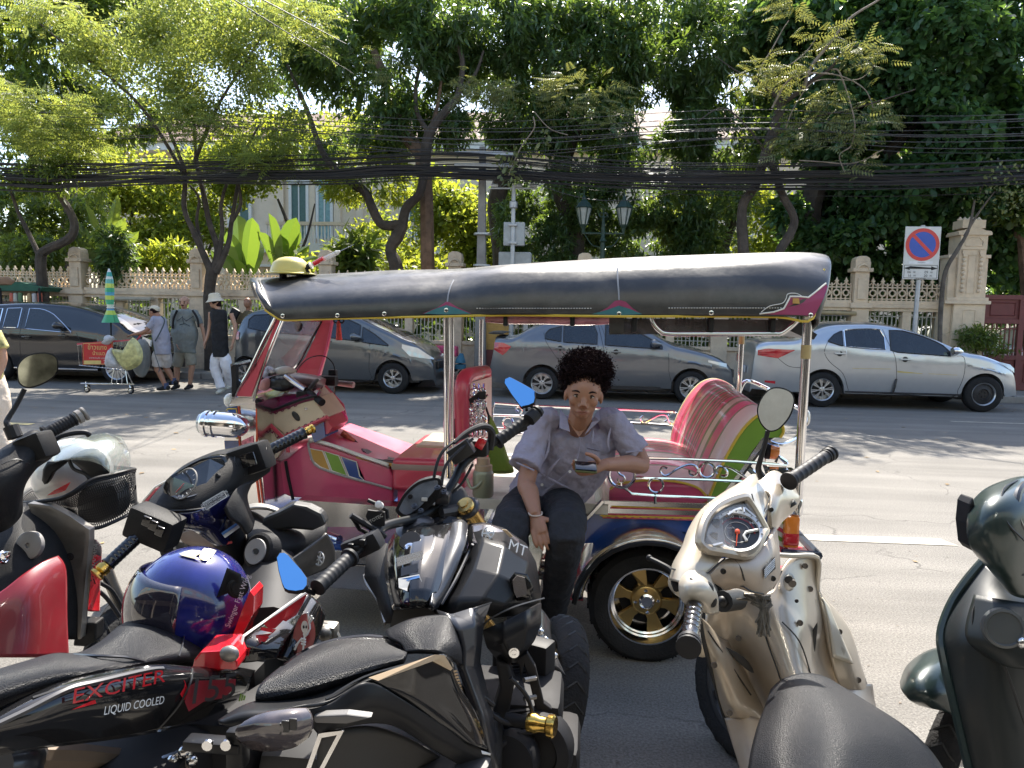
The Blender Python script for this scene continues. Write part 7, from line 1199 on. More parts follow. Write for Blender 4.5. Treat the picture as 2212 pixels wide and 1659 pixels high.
ob('fairing_edge',tube(SU(ZA,[(1470,1002,1.488),(1480,900,1.49),(1495,838,1.505),(1640,735,1.6),(1885,558,1.73)]),.003,5),M_stk,Cb,smooth=False)
panel('front_cowl',ZA,[[(1700,970,1.56),(1780,800,1.62),(1860,660,1.70),(1915,595,1.76)],[(1760,990,1.56),(1830,850,1.60),(1910,740,1.68),(1960,640,1.75)],[(1800,1010,1.6),(1880,940,1.64),(1950,850,1.70),(1995,700,1.78)]],M_gb,Cb,.006)
def sk(nm,pts,m,d=1.575):return ob(nm,sheet(cr(SU(ZA,pts,d),3,True)),m,Cb,smooth=False)
sk('red_flame',[(1800,900),(1810,790),(1850,710),(1890,700),(1930,760),(1935,850),(1900,930),(1850,960)],M_drd,1.59);sk('skull_decal',[(1850,780),(1862,745),(1885,748),(1892,780),(1885,815),(1862,815)],M_stk);sk('skull_decal',[(1862,818),(1885,818),(1882,840),(1866,840)],M_stk);sk('skull_eye',[(1860,775),(1868,770),(1872,785),(1862,790)],M_blk,1.572);sk('skull_eye',[(1878,775),(1886,772),(1886,788),(1878,788)],M_blk,1.572)
ob('skeleton_decal',join(*[tube(SU(ZA,p,1.574),.0022,4) for p in ([(1870,840),(1862,920)],[(1850,850),(1880,858)],[(1848,866),(1880,874)],[(1850,882),(1878,890)],[(1885,830),(1905,790),(1898,740),(1890,690)],[(1898,740),(1915,710)],[(1905,750),(1925,725)],[(1855,850),(1830,880),(1810,920)],[(1830,880),(1815,895)])]),M_stk,Cb,smooth=False)
ob('green_mark',join(*[tube(SU(ZA,[(1470+k*14,1235-k*3),(1482+k*12,1190+k*6)],1.5),.0018,4) for k in range(3)]),M_grn,Cb,smooth=False)
ob('bolt_cover',sph(s1(ZA,1410,945,1.44),(.02,.012,.016),10,8),M_cast,Cb)
ob('engine',join(rbox(s1(ZA,1200,1480,1.62),(.32,.22,.22),.04),rbox(s1(ZA,700,1600,1.5),(.4,.3,.14),.04),rbox(s1(ZA,1450,1280,1.75),(.2,.2,.3),.04)),M_eng,Cb)
ob('footrest',join(tube(SU(ZA,[(950,1640,1.42),(1010,1560,1.44),(1090,1530,1.46),(1150,1560,1.48),(1200,1640,1.5)]),.012,8,smooth=5),tube(SU(ZA,[(1060,1600,1.42),(1180,1620,1.42)]),.016,10)),M_cast,Cb);ob('gear_linkage',join(tube(SU(ZA,[(1000,1590,1.4),(1130,1540,1.41),(1180,1600,1.42)]),.006,6),*[sph(s1(ZA,x,y,1.4),.011,8,6) for x,y in ((1130,1545),(1180,1600),(1060,1600))]),M_ss,Cb)
ob('swingarm',tube(SU(ZA,[(250,1570,1.30),(480,1575,1.35),(720,1600,1.42),(900,1580,1.5)]),.022,8),mat('brown_swingarm',(.16,.12,.09),.5,.4,dirt=.4),Cb);ob('exhaust',sweep(SU(ZA,[(-60,1640,1.15),(60,1620,1.18),(180,1600,1.22)]),[(.05,.04),(.05,.04),(.03,.03)],n=14),M_sg,Cb)
bwheel(Cb,Vector((s1(ZA,150,1500,1.6).x,s1(ZA,150,1500,1.6).y,.29)),(.75,-.62,-.1),.29,.1);wf=s1(ZA,1930,900,2.2);bwheel(Cb,Vector((wf.x,wf.y,.29)),(.9,-.3,-.15),.29,.09)
ob('wheel_guard',rbox(s1(ZA,500,1650,1.7),(.8,.3,.1),.04),M_blk,Cb)
ob('brake_caliper',join(rbox(s1(ZA,2010,800,2.05),(.06,.05,.04),.012),tube(SU(ZA,[(1970,780,2.05),(2030,770,2.05),(2080,860,2.05)]),.010,8,smooth=3),sph(s1(ZA,2000,820,2.03),.022,10,8)),M_cast,Cb)
# blue helmet
M_hb=mat('blue_helmet_shell',(.008,.012,.13),.16,var=.55,vs_=9,dirt=.15,dirtcol=(.05,.06,.12),coat=1);M_vis=mat('smoked_visor',(.02,.018,.03),.05,var=.1,coat=1,alpha=.93,spec=.8)
hc=s1(ZA,1175,640,1.63);hr=.122;hel=thing('helmet','blue full face helmet with a dark smoked visor resting on the black motorcycle seat','helmet',hc-Vector((0,0,.13)))
ob('shell',sph(hc,(hr*1.02,hr*1.08,hr*1.02),40,28),M_hb,hel)
vd=Vector((-.72,-.68,.12)).normalized();Bv=basis(vd,(0,0,1));vv=[];vf_=[]
ys_,zs_=np.linspace(-1.12,1.22,19),np.linspace(-.98,.66,13)
for zz in zs_:
    for yy in ys_:e=zz*(1-.10*abs(yy));vv.append(hc+Bv @ (Vector((math.cos(yy*1.0)*math.cos(e),math.sin(e),math.sin(yy)*math.cos(e)))*hr*1.07)+vd*.003)
ob('visor',(vv,[(i*19+j,i*19+j+1,(i+1)*19+j+1,(i+1)*19+j) for i in range(12) for j in range(18)]),M_vis,hel,thick=.003)
rm_=[vv[i*19+18] for i in range(12,-1,-1)]+[vv[j] for j in range(18,-1,-1)];ob('visor_edge',tube(rm_,.003,5),M_blk,hel)
pv=s1(ZA,1462,540,1.55);ob('visor_pivot',lathe(pv,(.5,-.85,.1),[(.022,-.01),(.022,0),(.018,.003),(.013,.003),(.012,.006),(.003,.006)],24),M_pb,hel);ob('pivot_plate',pillow(SU(ZA,[(1330,600),(1395,415),(1480,455),(1490,540),(1440,560)],1.55),(.5,-.85,.1),.006,.015),M_pb,hel)
bb=[hc+Bv @ (Vector((math.cos(y)*math.cos(-.93),math.sin(-.93),math.sin(y)*math.cos(-.93)))*hr*1.1) for y in np.linspace(-1.5,1.5,14)];ob('chin_bar',tube(bb,[.02,.028,.03,.028,.02],10),M_blk,hel)
for pts in ([(1100,330),(1180,305),(1250,320),(1200,345),(1240,370),(1150,350)],[(1250,300),(1330,310),(1270,370),(1230,350)]):
    P=[]
    for x,y in cr([(x,y,0) for x,y in pts],2,True) and [(v[0],v[1]) for v in cr([(x,y,0) for x,y in pts],2,True)]:
        q=s1(ZA,x,y,1.5);r_=ray(*ZA(x,y));o_=Vector((0,0,CH))-hc;a_=r_.dot(r_);b_=2*o_.dot(r_);c_=o_.dot(o_)-(hr*1.055)**2;ds=b_*b_-4*a_*c_;P.append(Vector((0,0,CH))+r_*((-b_-math.sqrt(max(ds,0)))/(2*a_)))
    ob('gold_decal',sheet(P),mat('champagne_decal',(.5,.45,.3),.25,.5,coat=1),hel,smooth=False)
text('Swinger Fast Wing',s1(ZA,1462,620,1.535),(.35,.1,.93),(-.8,-.2,.3),.011,mat('silver_print',(.5,.5,.6),.4),'lettering',hel)
# ---------------------------------------------------------------- B: underbone with dusty leg shield
Bb_=thing('motorcycle','black and navy motorcycle with gold bar ends and a dusty black leg shield','motorcycle',GRND(s1(Z9,1500,1400,2.2)))
M_nv=mat('navy_cowl',(.010,.012,.06),.14,var=.1,coat=1)
hcv=panel('handlebar_cover',Z9,[[(905,1075,2.02),(990,970,2.06),(1120,850,2.10),(1300,765,2.16),(1420,740,2.2),(1560,705,2.24),(1640,740,2.27)],[(915,1110,1.96),(1000,1020,2.0),(1130,930,2.03),(1290,860,2.08),(1420,800,2.13),(1560,760,2.18),(1650,780,2.22)],[(960,1150,1.94),(1040,1100,1.97),(1150,1060,1.98),(1290,980,2.03),(1420,900,2.09),(1540,830,2.15),(1650,820,2.20)],[(1000,1180,1.96),(1080,1160,1.98),(1180,1130,1.98),(1320,1080,2.03),(1440,1000,2.10),(1530,950,2.17),(1640,870,2.23)]],M_dp,Bb_,.01)
ob('right_switch_box',rbox(s1(Z9,1530,800,2.17),(.115,.08,.085),.015,Matrix.Rotation(-.35,3,'Y')),M_dp,hcv);ob('left_switch_box',rbox(s1(Z9,945,1210,1.92),(.125,.075,.085),.012,Matrix.Rotation(.35,3,'Y')),M_dp,hcv)
for x,y in ((895,1180),(935,1205),(975,1240)):ob('switch',rbox(s1(Z9,x,y,1.865),(.022,.008,.026),.003,Matrix.Rotation(.35,3,'Y')),M_gb,hcv)
ob('switch',rbox(s1(Z9,1515,805,2.115),(.045,.008,.04),.004,Matrix.Rotation(-.3,3,'Y')),M_gb,hcv)
grip(hcv,s1(Z9,860,1255,1.91),s1(Z9,655,1445,1.84),.0165,M_gb,M_ga,.016);grip(hcv,s1(Z9,1635,750,2.25),s1(Z9,1855,640,2.33),.0175,M_gb,M_ga,.013)
meter=ob('meter_housing',prism(cr(SU(Z9,[(1000,1010,2.0),(1010,930,2.0),(1090,870,2.02),(1220,800,2.06),(1340,775,2.1),(1385,800,2.11),(1390,890,2.1),(1330,960,2.06),(1200,1040,2.0),(1080,1060,1.98)]),2,True),FWD*.02),M_gb,hcv,smooth=False,bev=.005)
ob('meter_glass',sheet(cr(SU(Z9,[(1020,1000,1.988),(1035,935,1.99),(1100,885,2.01),(1220,815,2.05),(1330,792,2.085),(1370,815,2.095),(1370,880,2.09),(1310,945,2.05),(1190,1020,1.99),(1080,1040,1.97)]),2,True)),mat('dark_dial_glass',(.03,.033,.037),.07,var=.4,vs_=10,coat=1),meter,smooth=False)
dc_=s1(Z9,1125,950,1.99);nd=Vector((-.35,-.8,.5));ob('dial_ring',ring(dc_,nd,.043,.0022,36,6),M_cast,meter);Bd=basis(nd,(0,0,1));ob('dial_ticks',join(*[tube([dc_+Bd @ Vector((.001,.038*math.cos(a),.038*math.sin(a))),dc_+Bd @ Vector((.001,.032*math.cos(a),.032*math.sin(a)))],.0009,4) for a in np.linspace(.3,5.6,14)]),M_stk,meter);ob('needle',tube([dc_+Bd @ Vector((.002,0,0)),dc_+Bd @ Vector((.002,-.028,.016))],.001,4),M_brd,meter)
for q in (1330,):ob('meter_button',lathe(s1(Z9,q,903,2.06),nd,[(.007,-.004),(.006,.006)],10),M_dk,meter)
panel('front_cowl',Z9,[[(1030,1120,1.98),(1180,1120,1.97),(1320,1060,2.02),(1440,1000,2.1)],[(1080,1200,2.0),(1200,1200,1.98),(1330,1130,2.02),(1460,1090,2.1)],[(1200,1240,2.05),(1260,1240,2.02),(1370,1220,2.05),(1480,1190,2.12)],[(1300,1310,2.08),(1340,1320,2.06),(1400,1320,2.08),(1440,1300,2.12)]],M_nv,Bb_,.01)
panel('steering_cover',Z9,[[(1370,1100,1.99),(1440,980,2.05),(1540,930,2.12)],[(1400,1160,1.99),(1460,1060,2.03),(1500,1020,2.1)],[(1460,1200,2.0),(1500,1150,2.03),(1520,1120,2.1)],[(1500,1260,2.02),(1530,1230,2.05),(1545,1180,2.1)]],M_dp,Bb_,.01)
wst=ob('warning_sticker',sheet(SU(Z9,[(1235,1068,1.962),(1365,992,1.99),(1385,1028,1.985),(1258,1112,1.955)])),M_blk,Bb_,smooth=False);tv=(s1(Z9,1365,992,1.985)-s1(Z9,1235,1068,1.955)).normalized()
text('อายุถึงตายหรือพิการ',s1(Z9,1307,1040,1.962),tv,(-.4,.3,.9),.0095,M_stk,'lettering',Bb_,width=.074);text('หากไม่สวมหมวกนิรภัย',s1(Z9,1316,1062,1.958),tv,(-.4,.3,.9),.0095,M_stk,'lettering',Bb_,width=.074)
ob('sticker_border',tube(SU(Z9,[(1236,1069,1.96),(1364,994,1.988),(1384,1028,1.983),(1258,1111,1.953)]),.0012,4,closed=True),M_stk,Bb_,smooth=False)
ob('label',sheet(SU(Z9,[(1350,1250,2.035),(1475,1165,2.06),(1492,1195,2.055),(1372,1282,2.03)])),M_stk,Bb_,smooth=False);ob('label_band',sheet(SU(Z9,[(1350,1250,2.033),(1475,1165,2.058),(1482,1180,2.055),(1358,1265,2.03)])),M_bst,Bb_,smooth=False);ob('orange_label',sheet(SU(Z9,[(1338,1318,2.06),(1415,1298,2.07),(1418,1312,2.07),(1345,1332,2.06)])),M_org,Bb_,smooth=False)
ob('steering_stem',tube(SU(Z9,[(1380,1220,2.1),(1430,1400,2.15),(1450,1600,2.2)]),.045,12),M_dk,Bb_)
panel('leg_shield',Z9,[[(1480,1090,2.35),(1560,1085,2.36),(1700,1110,2.38),(1790,1065,2.42),(1900,1080,2.45)],[(1500,1180,2.2),(1600,1190,2.22),(1720,1210,2.26),(1860,1170,2.32),(1980,1180,2.4)],[(1510,1300,2.1),(1600,1290,2.1),(1720,1310,2.15),(1850,1290,2.22),(1990,1240,2.34)],[(1520,1420,2.08),(1600,1430,2.06),(1700,1400,2.12),(1830,1380,2.2),(1960,1330,2.3)],[(1530,1540,2.05),(1600,1540,2.04),(1700,1500,2.1),(1800,1450,2.18),(1900,1420,2.28)]],M_dp,Bb_,.01)
slab('storage_pocket',Z9,[(1595,1240),(1600,1160),(1700,1120),(1790,1075),(1880,1090),(1960,1130),(1990,1200),(1900,1240),(1780,1230),(1700,1240)],2.2,M_blk,Bb_,.05,.01)
panel('shield_edge',Z9,[[(1490,1095,2.3),(1560,1075,2.3),(1640,1085,2.28),(1700,1108,2.28)],[(1500,1110,2.25),(1560,1100,2.24),(1640,1105,2.23),(1695,1125,2.24)]],M_cast,Bb_,.008)
ob('key_surround',lathe(s1(Z9,1575,1360,2.03),(-.3,-.9,.4),[(.055,-.03),(.05,0),(.043,.006),(.036,.006),(.035,.003)],30),M_dp,Bb_);ob('key_plate',lathe(s1(Z9,1560,1363,2.01),(-.3,-.9,.4),[(.035,0),(.034,.004),(.008,.004),(.007,.001),(.001,.001)],28),mat('grey_key_plate',(.26,.25,.24),.45),Bb_);ob('keyhole',lathe(s1(Z9,1560,1362,2.0),(-.3,-.9,.4),[(.008,-.002),(.008,.0),(.002,.0)],12),M_blk,Bb_)
panel('right_side_fairing',Z9,[[(1990,1250,2.2),(1900,1320,2.16),(1760,1420,2.1),(1620,1520,2.05)],[(2030,1330,2.24),(1930,1400,2.18),(1780,1480,2.1),(1640,1560,2.05)],[(2040,1430,2.28),(1960,1480,2.2),(1800,1540,2.12),(1660,1600,2.06)]],mat('worn_dark_metallic',(.08,.076,.072),.35,.4,dirt=.5,dirtcol=(.2,.18,.16)),Bb_,.01)
e2=s1(Z9,1948,1408,2.17);ob('emblem',join(ring(e2,(-.5,-.8,.3),.019,.0022,24,5),*[tube([e2,e2+basis((-.5,-.8,.3),(0,0,1)) @ Vector((0,.017*math.cos(k*PI/3),.017*math.sin(k*PI/3)))],.002,4) for k in range(6)]),M_stk,Bb_)
panel('left_side_fairing',Z9,[[(1100,1250,2.2),(1200,1230,2.18),(1320,1300,2.15)],[(1120,1300,2.2),(1230,1300,2.17),(1340,1340,2.15)],[(1200,1330,2.2),(1280,1350,2.18),(1400,1380,2.15)]],mat('beige_inner_fairing',(.30,.25,.21),.45,dirt=.4),Bb_,.01)
wb=s1(Z9,1350,1500,2.6);bwheel(Bb_,Vector((wb.x,wb.y,.29)),(.93,.3,-.15),.29,.09);ob('body_core',sweep([s1(Z9,1650,1450,2.3),s1(Z9,1650,1700,2.0),s1(Z9,1600,1950,1.75)],[(.09,.12),(.1,.12),(.12,.1)],n=14),M_dk,Bb_);bwheel(Bb_,Vector((s1(Z9,1500,1900,1.75).x,1.35,.29)),(.97,.1,-.15),.29,.09)
# ---------------------------------------------------------------- A: red scooter at the left edge, with basket
A=thing('motorcycle','grey and red step through motorcycle with oval mirror and front basket at left edge','motorcycle',GRND(s1(Z9,200,1400,2.2)))
panel('handlebar_cover',Z9,[[(-60,800,2.1),(20,740,2.12),(100,690,2.16),(200,630,2.2),(270,660,2.24)],[(-60,880,2.02),(20,830,2.05),(110,770,2.1),(220,710,2.15),(300,700,2.2)],[(-60,1000,2.0),(20,950,2.02),(110,880,2.06),(190,830,2.12),(300,760,2.2)],[(-60,1200,2.05),(30,1150,2.08),(100,1100,2.12),(130,1000,2.16),(150,930,2.2)],[(-60,1260,2.1),(20,1230,2.12),(80,1190,2.15),(125,1130,2.2),(125,1060,2.24)]],M_dp,A,.01)
ob('switch_box',rbox(s1(Z9,225,730,2.16),(.09,.07,.08),.014,Matrix.Rotation(-.4,3,'Y')),M_dp,A);g_=grip(A,s1(Z9,270,650,2.2),s1(Z9,455,555,2.26),.019,M_dk,mat('grey_bar_end',(.28,.26,.24),.5),.02)
ob('brake_lever',tube(SU(Z9,[(310,700,2.25),(370,660,2.27),(450,640,2.3),(520,638,2.32),(545,655,2.33)]),[.008,.008,.009,.008,.009],8,smooth=4),M_dk,A);ob('cable',tube(SU(Z9,[(290,740,2.25),(310,780,2.28),(240,830,2.3),(170,880,2.3)]),.006,6,smooth=4),M_dk,A)
am=ob('mirror_shell',pillow(cr(SU(Z9,[(105,290),(110,220),(170,165),(270,148),(340,170),(357,230),(340,290),(270,340),(180,368),(120,345)],2.15),3,True),-FWD,.004,.025),M_dk,A);ob('mirror_glass',sheet(cr(SU(Z9,[(112,290),(117,225),(174,172),(268,156),(333,176),(349,232),(332,286),(266,332),(180,359),(126,338)],2.143),3,True)),mat('tree_reflection_mirror',(.30,.34,.31),.04,1,var=.5,vs_=22),am,smooth=False);ob('mirror_stem',tube(SU(Z9,[(150,372,2.16),(100,470,2.15),(45,560,2.13),(45,590,2.12),(85,650,2.12)]),[.007,.007,.008,.009],8,smooth=4),M_dk,am);ob('stem_boot',tube(SU(Z9,[(65,600,2.12),(95,670,2.12)]),.02,10),M_dk,am)  # mirror colour darkened and mottled to stand for reflected trees
panel('inner_shield',Z9,[[(-60,1180,2.2),(60,1120,2.25),(150,1075,2.3),(300,1090,2.34),(440,1160,2.36),(535,1230,2.34)],[(-60,1350,2.12),(60,1310,2.14),(170,1280,2.18),(300,1290,2.24),(420,1300,2.3),(525,1300,2.32)],[(-60,1500,2.06),(60,1470,2.08),(170,1440,2.12),(300,1440,2.2),(400,1440,2.26),(500,1450,2.3)],[(-60,1640,2.02),(60,1620,2.05),(170,1600,2.1),(300,1620,2.18),(390,1640,2.24),(480,1640,2.28)],[(-60,1900,1.98),(60,1900,2.0),(170,1900,2.08),(300,1900,2.16),(380,1900,2.22),(460,1900,2.27)]],M_dp,A,.012)
panel('red_inner_panel',Z9,[[(-60,1660,1.98),(40,1590,2.0),(150,1500,2.04),(260,1430,2.1),(350,1395,2.16)],[(-60,1720,1.96),(60,1680,1.98),(180,1600,2.02),(290,1530,2.08),(395,1480,2.15)],[(-60,1860,1.94),(60,1850,1.96),(200,1830,2.0),(310,1800,2.06),(400,1760,2.13)],[(-60,2010,1.92),(60,2010,1.94),(200,2010,1.98),(310,2010,2.04),(410,2010,2.12)]],M_drd,A,.01)
ob('key_plate',lathe(s1(Z9,180,1325,2.14),(0,-1,.25),[(.04,-.01),(.04,.004),(.034,.008),(.008,.008),(.007,.002),(.001,.002)],28),mat('grey_key_plate',(.26,.25,.24),.45),A);bolt(Z9,428,1395,2.27,A,.008)
ob('parcel_hook',join(ring(s1(Z9,20,1400,2.06),(1,0,.2),.015,.005,14,6),rbox(s1(Z9,25,1385,2.07),(.03,.02,.02),.004)),M_chrome,A)
slab('shield_edge',Z9,[(500,1650),(505,1500),(525,1420),(545,1300),(545,1230),(430,1150),(300,1082),(170,1068),(170,1080),(300,1098),(425,1170),(528,1248),(525,1300),(508,1420),(485,1500),(475,1900),(490,1900)],2.27,M_cast,A,.03,.002)
panel('side_fairing',Z9,[[(548,1290,2.36),(580,1295,2.4),(610,1340,2.44)],[(530,1400,2.34),(575,1400,2.38),(612,1400,2.42)],[(520,1500,2.33),(565,1520,2.37),(605,1520,2.41)],[(505,1640,2.32),(550,1660,2.35),(600,1660,2.4)],[(510,1720,2.31),(560,1730,2.35),(600,1730,2.4)]],M_brd,A,.01)
panel('fairing_top',Z9,[[(547,1292,2.35),(580,1297,2.39),(612,1342,2.43)],[(535,1370,2.335),(575,1370,2.375),(613,1380,2.415)],[(528,1440,2.33),(560,1420,2.37),(605,1400,2.41)]],mat('grey_black_decal',(.05,.048,.048),.3,dirt=.4),A,.004)
text('YAMAHA',s1(Z9,575,1385,2.345),(.15,.05,1),(-1,0,.15),.016,M_stk,'lettering',A,width=.075);text('Fi',s1(Z9,555,1545,2.33),(1,.1,.3),(-.2,0,1),.03,M_blk,'lettering',A)
slab('lower_bracket',ZA,[(470,750),(590,755),(585,870),(520,905),(445,900)],2.3,M_dp,A,.05,.006)
ob('front_fork',tube(SU(Z9,[(620,1400,2.55),(680,1560,2.6),(740,1700,2.65)]),.022,12),M_cast,A);wa=s1(ZA,680,780,2.7);bwheel(A,Vector((wa.x,wa.y,.29)),(.95,.2,-.15),.28,.085)
for pts in ([(590,1480,2.45),(640,1530,2.48),(700,1640,2.5),(740,1720,2.5)],[(600,1550,2.45),(680,1600,2.48),(740,1700,2.5)],[(610,1610,2.42),(660,1660,2.44),(730,1760,2.46)]):ob('brake_hose',tube(SU(Z9,pts),.007,7,smooth=5),M_dk,A)
bk_o,bk_m=[(150,1060,2.3),(380,1010,2.3),(480,990,2.32),(560,925,2.36),(780,870,2.5)],None
bs=thing('basket','black wire mesh front basket on the red motorcycle at left, holding the white helmet','basket',s1(Z9,600,1200,2.5))
topR=SU(Z9,[(130,1065,2.35),(330,1045,2.28),(430,1010,2.26),(560,925,2.3),(680,895,2.36),(785,868,2.44),(810,860,2.62),(600,850,2.8),(300,930,2.75),(150,1010,2.6)])
botR=SU(Z9,[(300,1120,2.38),(420,1130,2.34),(500,1190,2.32),(580,1222,2.34),(700,1180,2.38),(825,1110,2.46),(815,1060,2.6),(640,1100,2.7),(450,1100,2.7),(330,1090,2.55)])
T2,B2=cr(topR,6,True),cr(botR,6,True);nT=len(T2)
ob('rim_wire',tube(T2,.006,7,closed=True),M_dk,bs);ob('rim_wire',tube([t.lerp(b,.06) for t,b in zip(T2,B2)],.004,6,closed=True),M_dk,bs);ob('base_wire',tube(B2,.006,7,closed=True),M_dk,bs)
Tm,Bm=cr(topR,10,True),cr(botR,10,True);nm_=len(Tm);wires=[]
for k in range(nm_):
    for s in (-1,1):
        sh=7;wires.append([Tm[(k+s*int(sh*t)) % nm_].lerp(Bm[(k+s*int(sh*t)) % nm_],t) for t in np.linspace(0,1,10)])
o_=ob('wire_mesh',join(*[tube(w_,.0012,3,cap=False) for w_ in wires]),M_dk,bs,smooth=False);o_['kind']='stuff'
ob('black_bag',pillow(cr(SU(Z9,[(500,960),(620,930),(760,920),(790,1080),(700,1160),(580,1190),(500,1150)],2.5),3,True),-FWD,.06,.06),M_blk,bs)
wh=thing('helmet','white open face helmet with red flash and a raised clear visor in the black basket','helmet',s1(Z9,420,1050,2.55));wc_=s1(Z9,440,900,2.52)
M_hw=mat('white_helmet_shell',(.62,.62,.60),.2,coat=1,dirt=.15)
ob('shell',sph(wc_+Vector((-.01,.02,0)),(.118,.135,.125),32,22),M_hw,wh)
ob('lining',pillow(cr(SU(Z9,[(430,790),(520,740),(600,740),(650,800),(670,880),(620,920),(560,925),(540,900),(480,840)],2.38),3,True),-FWD,.025,.03),M_blk,wh)
ob('side_plate',pillow(SU(Z9,[(255,930),(262,860),(290,815),(420,800),(410,820),(330,880),(290,950),(270,955)],2.38),-FWD,.008,.02),M_pb,wh)
ob('trim_edge',tube(SU(Z9,[(420,800,2.37),(450,860,2.37),(520,890,2.36),(550,930,2.36)]),.006,6,smooth=4),M_blk,wh)
ob('red_flash',sheet(SU(Z9,[(285,1022,2.385),(330,990,2.375),(432,938,2.365),(400,990,2.367),(380,1000,2.37),(330,1015,2.378)])),M_brd,wh,smooth=False)
panel('visor',Z9,[[(300,810,2.40),(340,740,2.45),(420,690,2.5),(520,660,2.52),(640,640,2.55),(740,665,2.6)],[(330,815,2.33),(400,770,2.35),(480,720,2.38),(590,690,2.4),(700,680,2.46),(780,740,2.55)],[(420,800,2.32),(500,790,2.31),(570,770,2.32),(640,760,2.35),(730,770,2.42),(795,800,2.52)],[(560,810,2.33),(590,820,2.32),(640,850,2.33),(690,890,2.36),(740,880,2.42),(790,860,2.5)]],mat('clear_visor',(.32,.36,.33),.06,alpha=.38,spec=1,coat=1),wh,.003)
# ---------------------------------------------------------------- E: champagne scooter
E_=thing('scooter','champagne beige scooter with a round speedometer and scratched oval mirror, right of the gold wheel','scooter',GRND(s1(ZC,700,1300,2.0)))
M_ch=mat('champagne_paint',(.45,.385,.30),.32,.4,var=.07,coat=.5,dirt=.28,dirtcol=(.30,.25,.19));M_cm=mat('cream_paint',(.54,.485,.39),.3,.15,var=.05,coat=.6,dirt=.18,dirtcol=(.45,.38,.28));M_bg=mat('beige_satin',(.42,.35,.28),.4,.2,var=.08,dirt=.3,dirtcol=(.24,.18,.12))
panel('handlebar_cover',ZI,[[(190,1000,1.88),(215,870,1.92),(290,730,1.96),(350,570,2.02),(450,420,2.08),(600,300,2.14),(780,190,2.2),(880,125,2.26),(960,200,2.3)],[(240,1010,1.82),(260,890,1.85),(330,760,1.88),(400,620,1.93),(500,470,1.99),(640,350,2.05),(800,260,2.11),(900,220,2.18),(990,240,2.24)],[(310,1040,1.80),(360,930,1.82),(430,830,1.85),(470,700,1.90),(560,560,1.95),(690,440,2.01),(830,360,2.07),(930,330,2.13),(1010,290,2.2)],[(430,1100,1.83),(480,950,1.84),(560,870,1.86),(620,800,1.90),(740,700,1.95),(860,600,2.01),(950,500,2.06),(980,430,2.11),(1010,330,2.18)]],M_cm,E_,.01)
panel('switch_housing',ZI,[[(285,960,1.84),(340,925,1.84),(430,930,1.84),(490,960,1.86)],[(280,1050,1.80),(350,1010,1.78),(440,1020,1.78),(520,1060,1.80)],[(300,1150,1.79),(360,1110,1.76),(450,1120,1.77),(560,1140,1.80)],[(330,1170,1.82),(420,1190,1.8),(500,1260,1.81),(560,1250,1.84)]],M_cm,E_,.02)
for pts,d in (([(345,990),(355,975),(450,1000),(462,1060),(440,1070),(345,1040)],1.775),([(490,1015),(510,1010),(545,1050),(540,1110),(505,1140),(488,1100)],1.785),([(515,1160),(540,1115),(575,1150),(560,1210),(530,1225),(505,1200)],1.79)):dome('switch',ZI,pts,d,M_blk,E_,.008,.006,2)
grip(E_,s1(ZI,395,1160,1.80),s1(ZI,345,1490,1.62),.0195,M_gb,M_dk,.024);
rg0,rg1=s1(ZH,1330,1260,2.22),s1(ZH,1720,1000,2.36);grip(E_,rg0,rg1,.0205,M_dk,M_dk,.022)
panel('right_housing',ZI,[[(935,170,2.26),(1040,100,2.3),(1130,150,2.33),(1190,210,2.34)],[(960,260,2.2),(1060,200,2.24),(1160,240,2.28),(1225,280,2.32)],[(1010,300,2.16),(1070,300,2.18),(1160,340,2.23),(1245,330,2.3)],[(1000,420,2.12),(1060,430,2.14),(1110,440,2.2),(1190,420,2.27)],[(1010,560,2.11),(1030,580,2.13),(1060,560,2.18),(1090,500,2.24)]],M_ch,E_,.014)
dome('brake_switch',ZI,[(1125,380),(1210,325),(1235,360),(1150,412)],2.24,M_blk,E_,.012,.02,1);ob('throttle_cable',tube(SU(ZI,[(1140,430,2.26),(1110,500,2.28),(1060,570,2.28),(1030,640,2.25)]),.004,6,smooth=4),M_dk,E_)
ob('bezel',tube(cr(SU(ZI,[(448,720,1.85),(440,600,1.87),(490,470,1.91),(600,370,1.96),(770,310,2.02),(830,340,2.035),(960,560,2.02),(955,610,2.0),(850,780,1.93),(650,765,1.86)]),3,True),.013,8,closed=True),M_ch,E_)
mb=ob('instrument_panel',prism(cr(SU(ZI,[(470,705,1.86),(470,600,1.88),(510,490,1.92),(610,395,1.97),(770,345,2.03),(830,370,2.04),(940,560,2.02),(935,605,2.0),(840,750,1.94),(650,740,1.87)]),2,True),FWD*.05),mat('grey_dial_panel',(.17,.17,.17),.35,var=.3,dirt=.3),E_,smooth=False)
nE=Vector((-.1,-.62,.75)).normalized();cE=s1(ZI,740,605,1.915);BE=basis(nE,(1,0,0));pe=lambda r_,a,h=0.:cE+BE @ Vector((h,r_*math.cos(a),r_*math.sin(a)))
RD=.062
ob('dial_rim',lathe(cE,nE,[(RD*.86,.003),(RD*.88,.010),(RD,.012),(RD*1.04,.0),(RD*1.04,-.01)],48,cap=False),mat('silver_ring',(.55,.55,.54),.3,.6),mb);ob('dial_face',lathe(cE,nE,[(RD*.87,.002),(.001,.003)],40),M_dial,mb)
ob('dial_ticks',join(*[tube([pe(RD*.92,a,.0125),pe(RD*1.0,a,.0125)],.0012,4) for a in np.linspace(-.2,3.9,13)]),M_blk,mb);ob('dial_scale',join(*[tube([pe(RD*.66,a,.004),pe(RD*.72,a,.004)],.0009,4) for a in np.linspace(-.1,4.1,50)]),M_brd,mb);ob('inner_ring',ring(cE+nE*.004,nE,RD*.5,.0007,40,4),M_stk,mb)
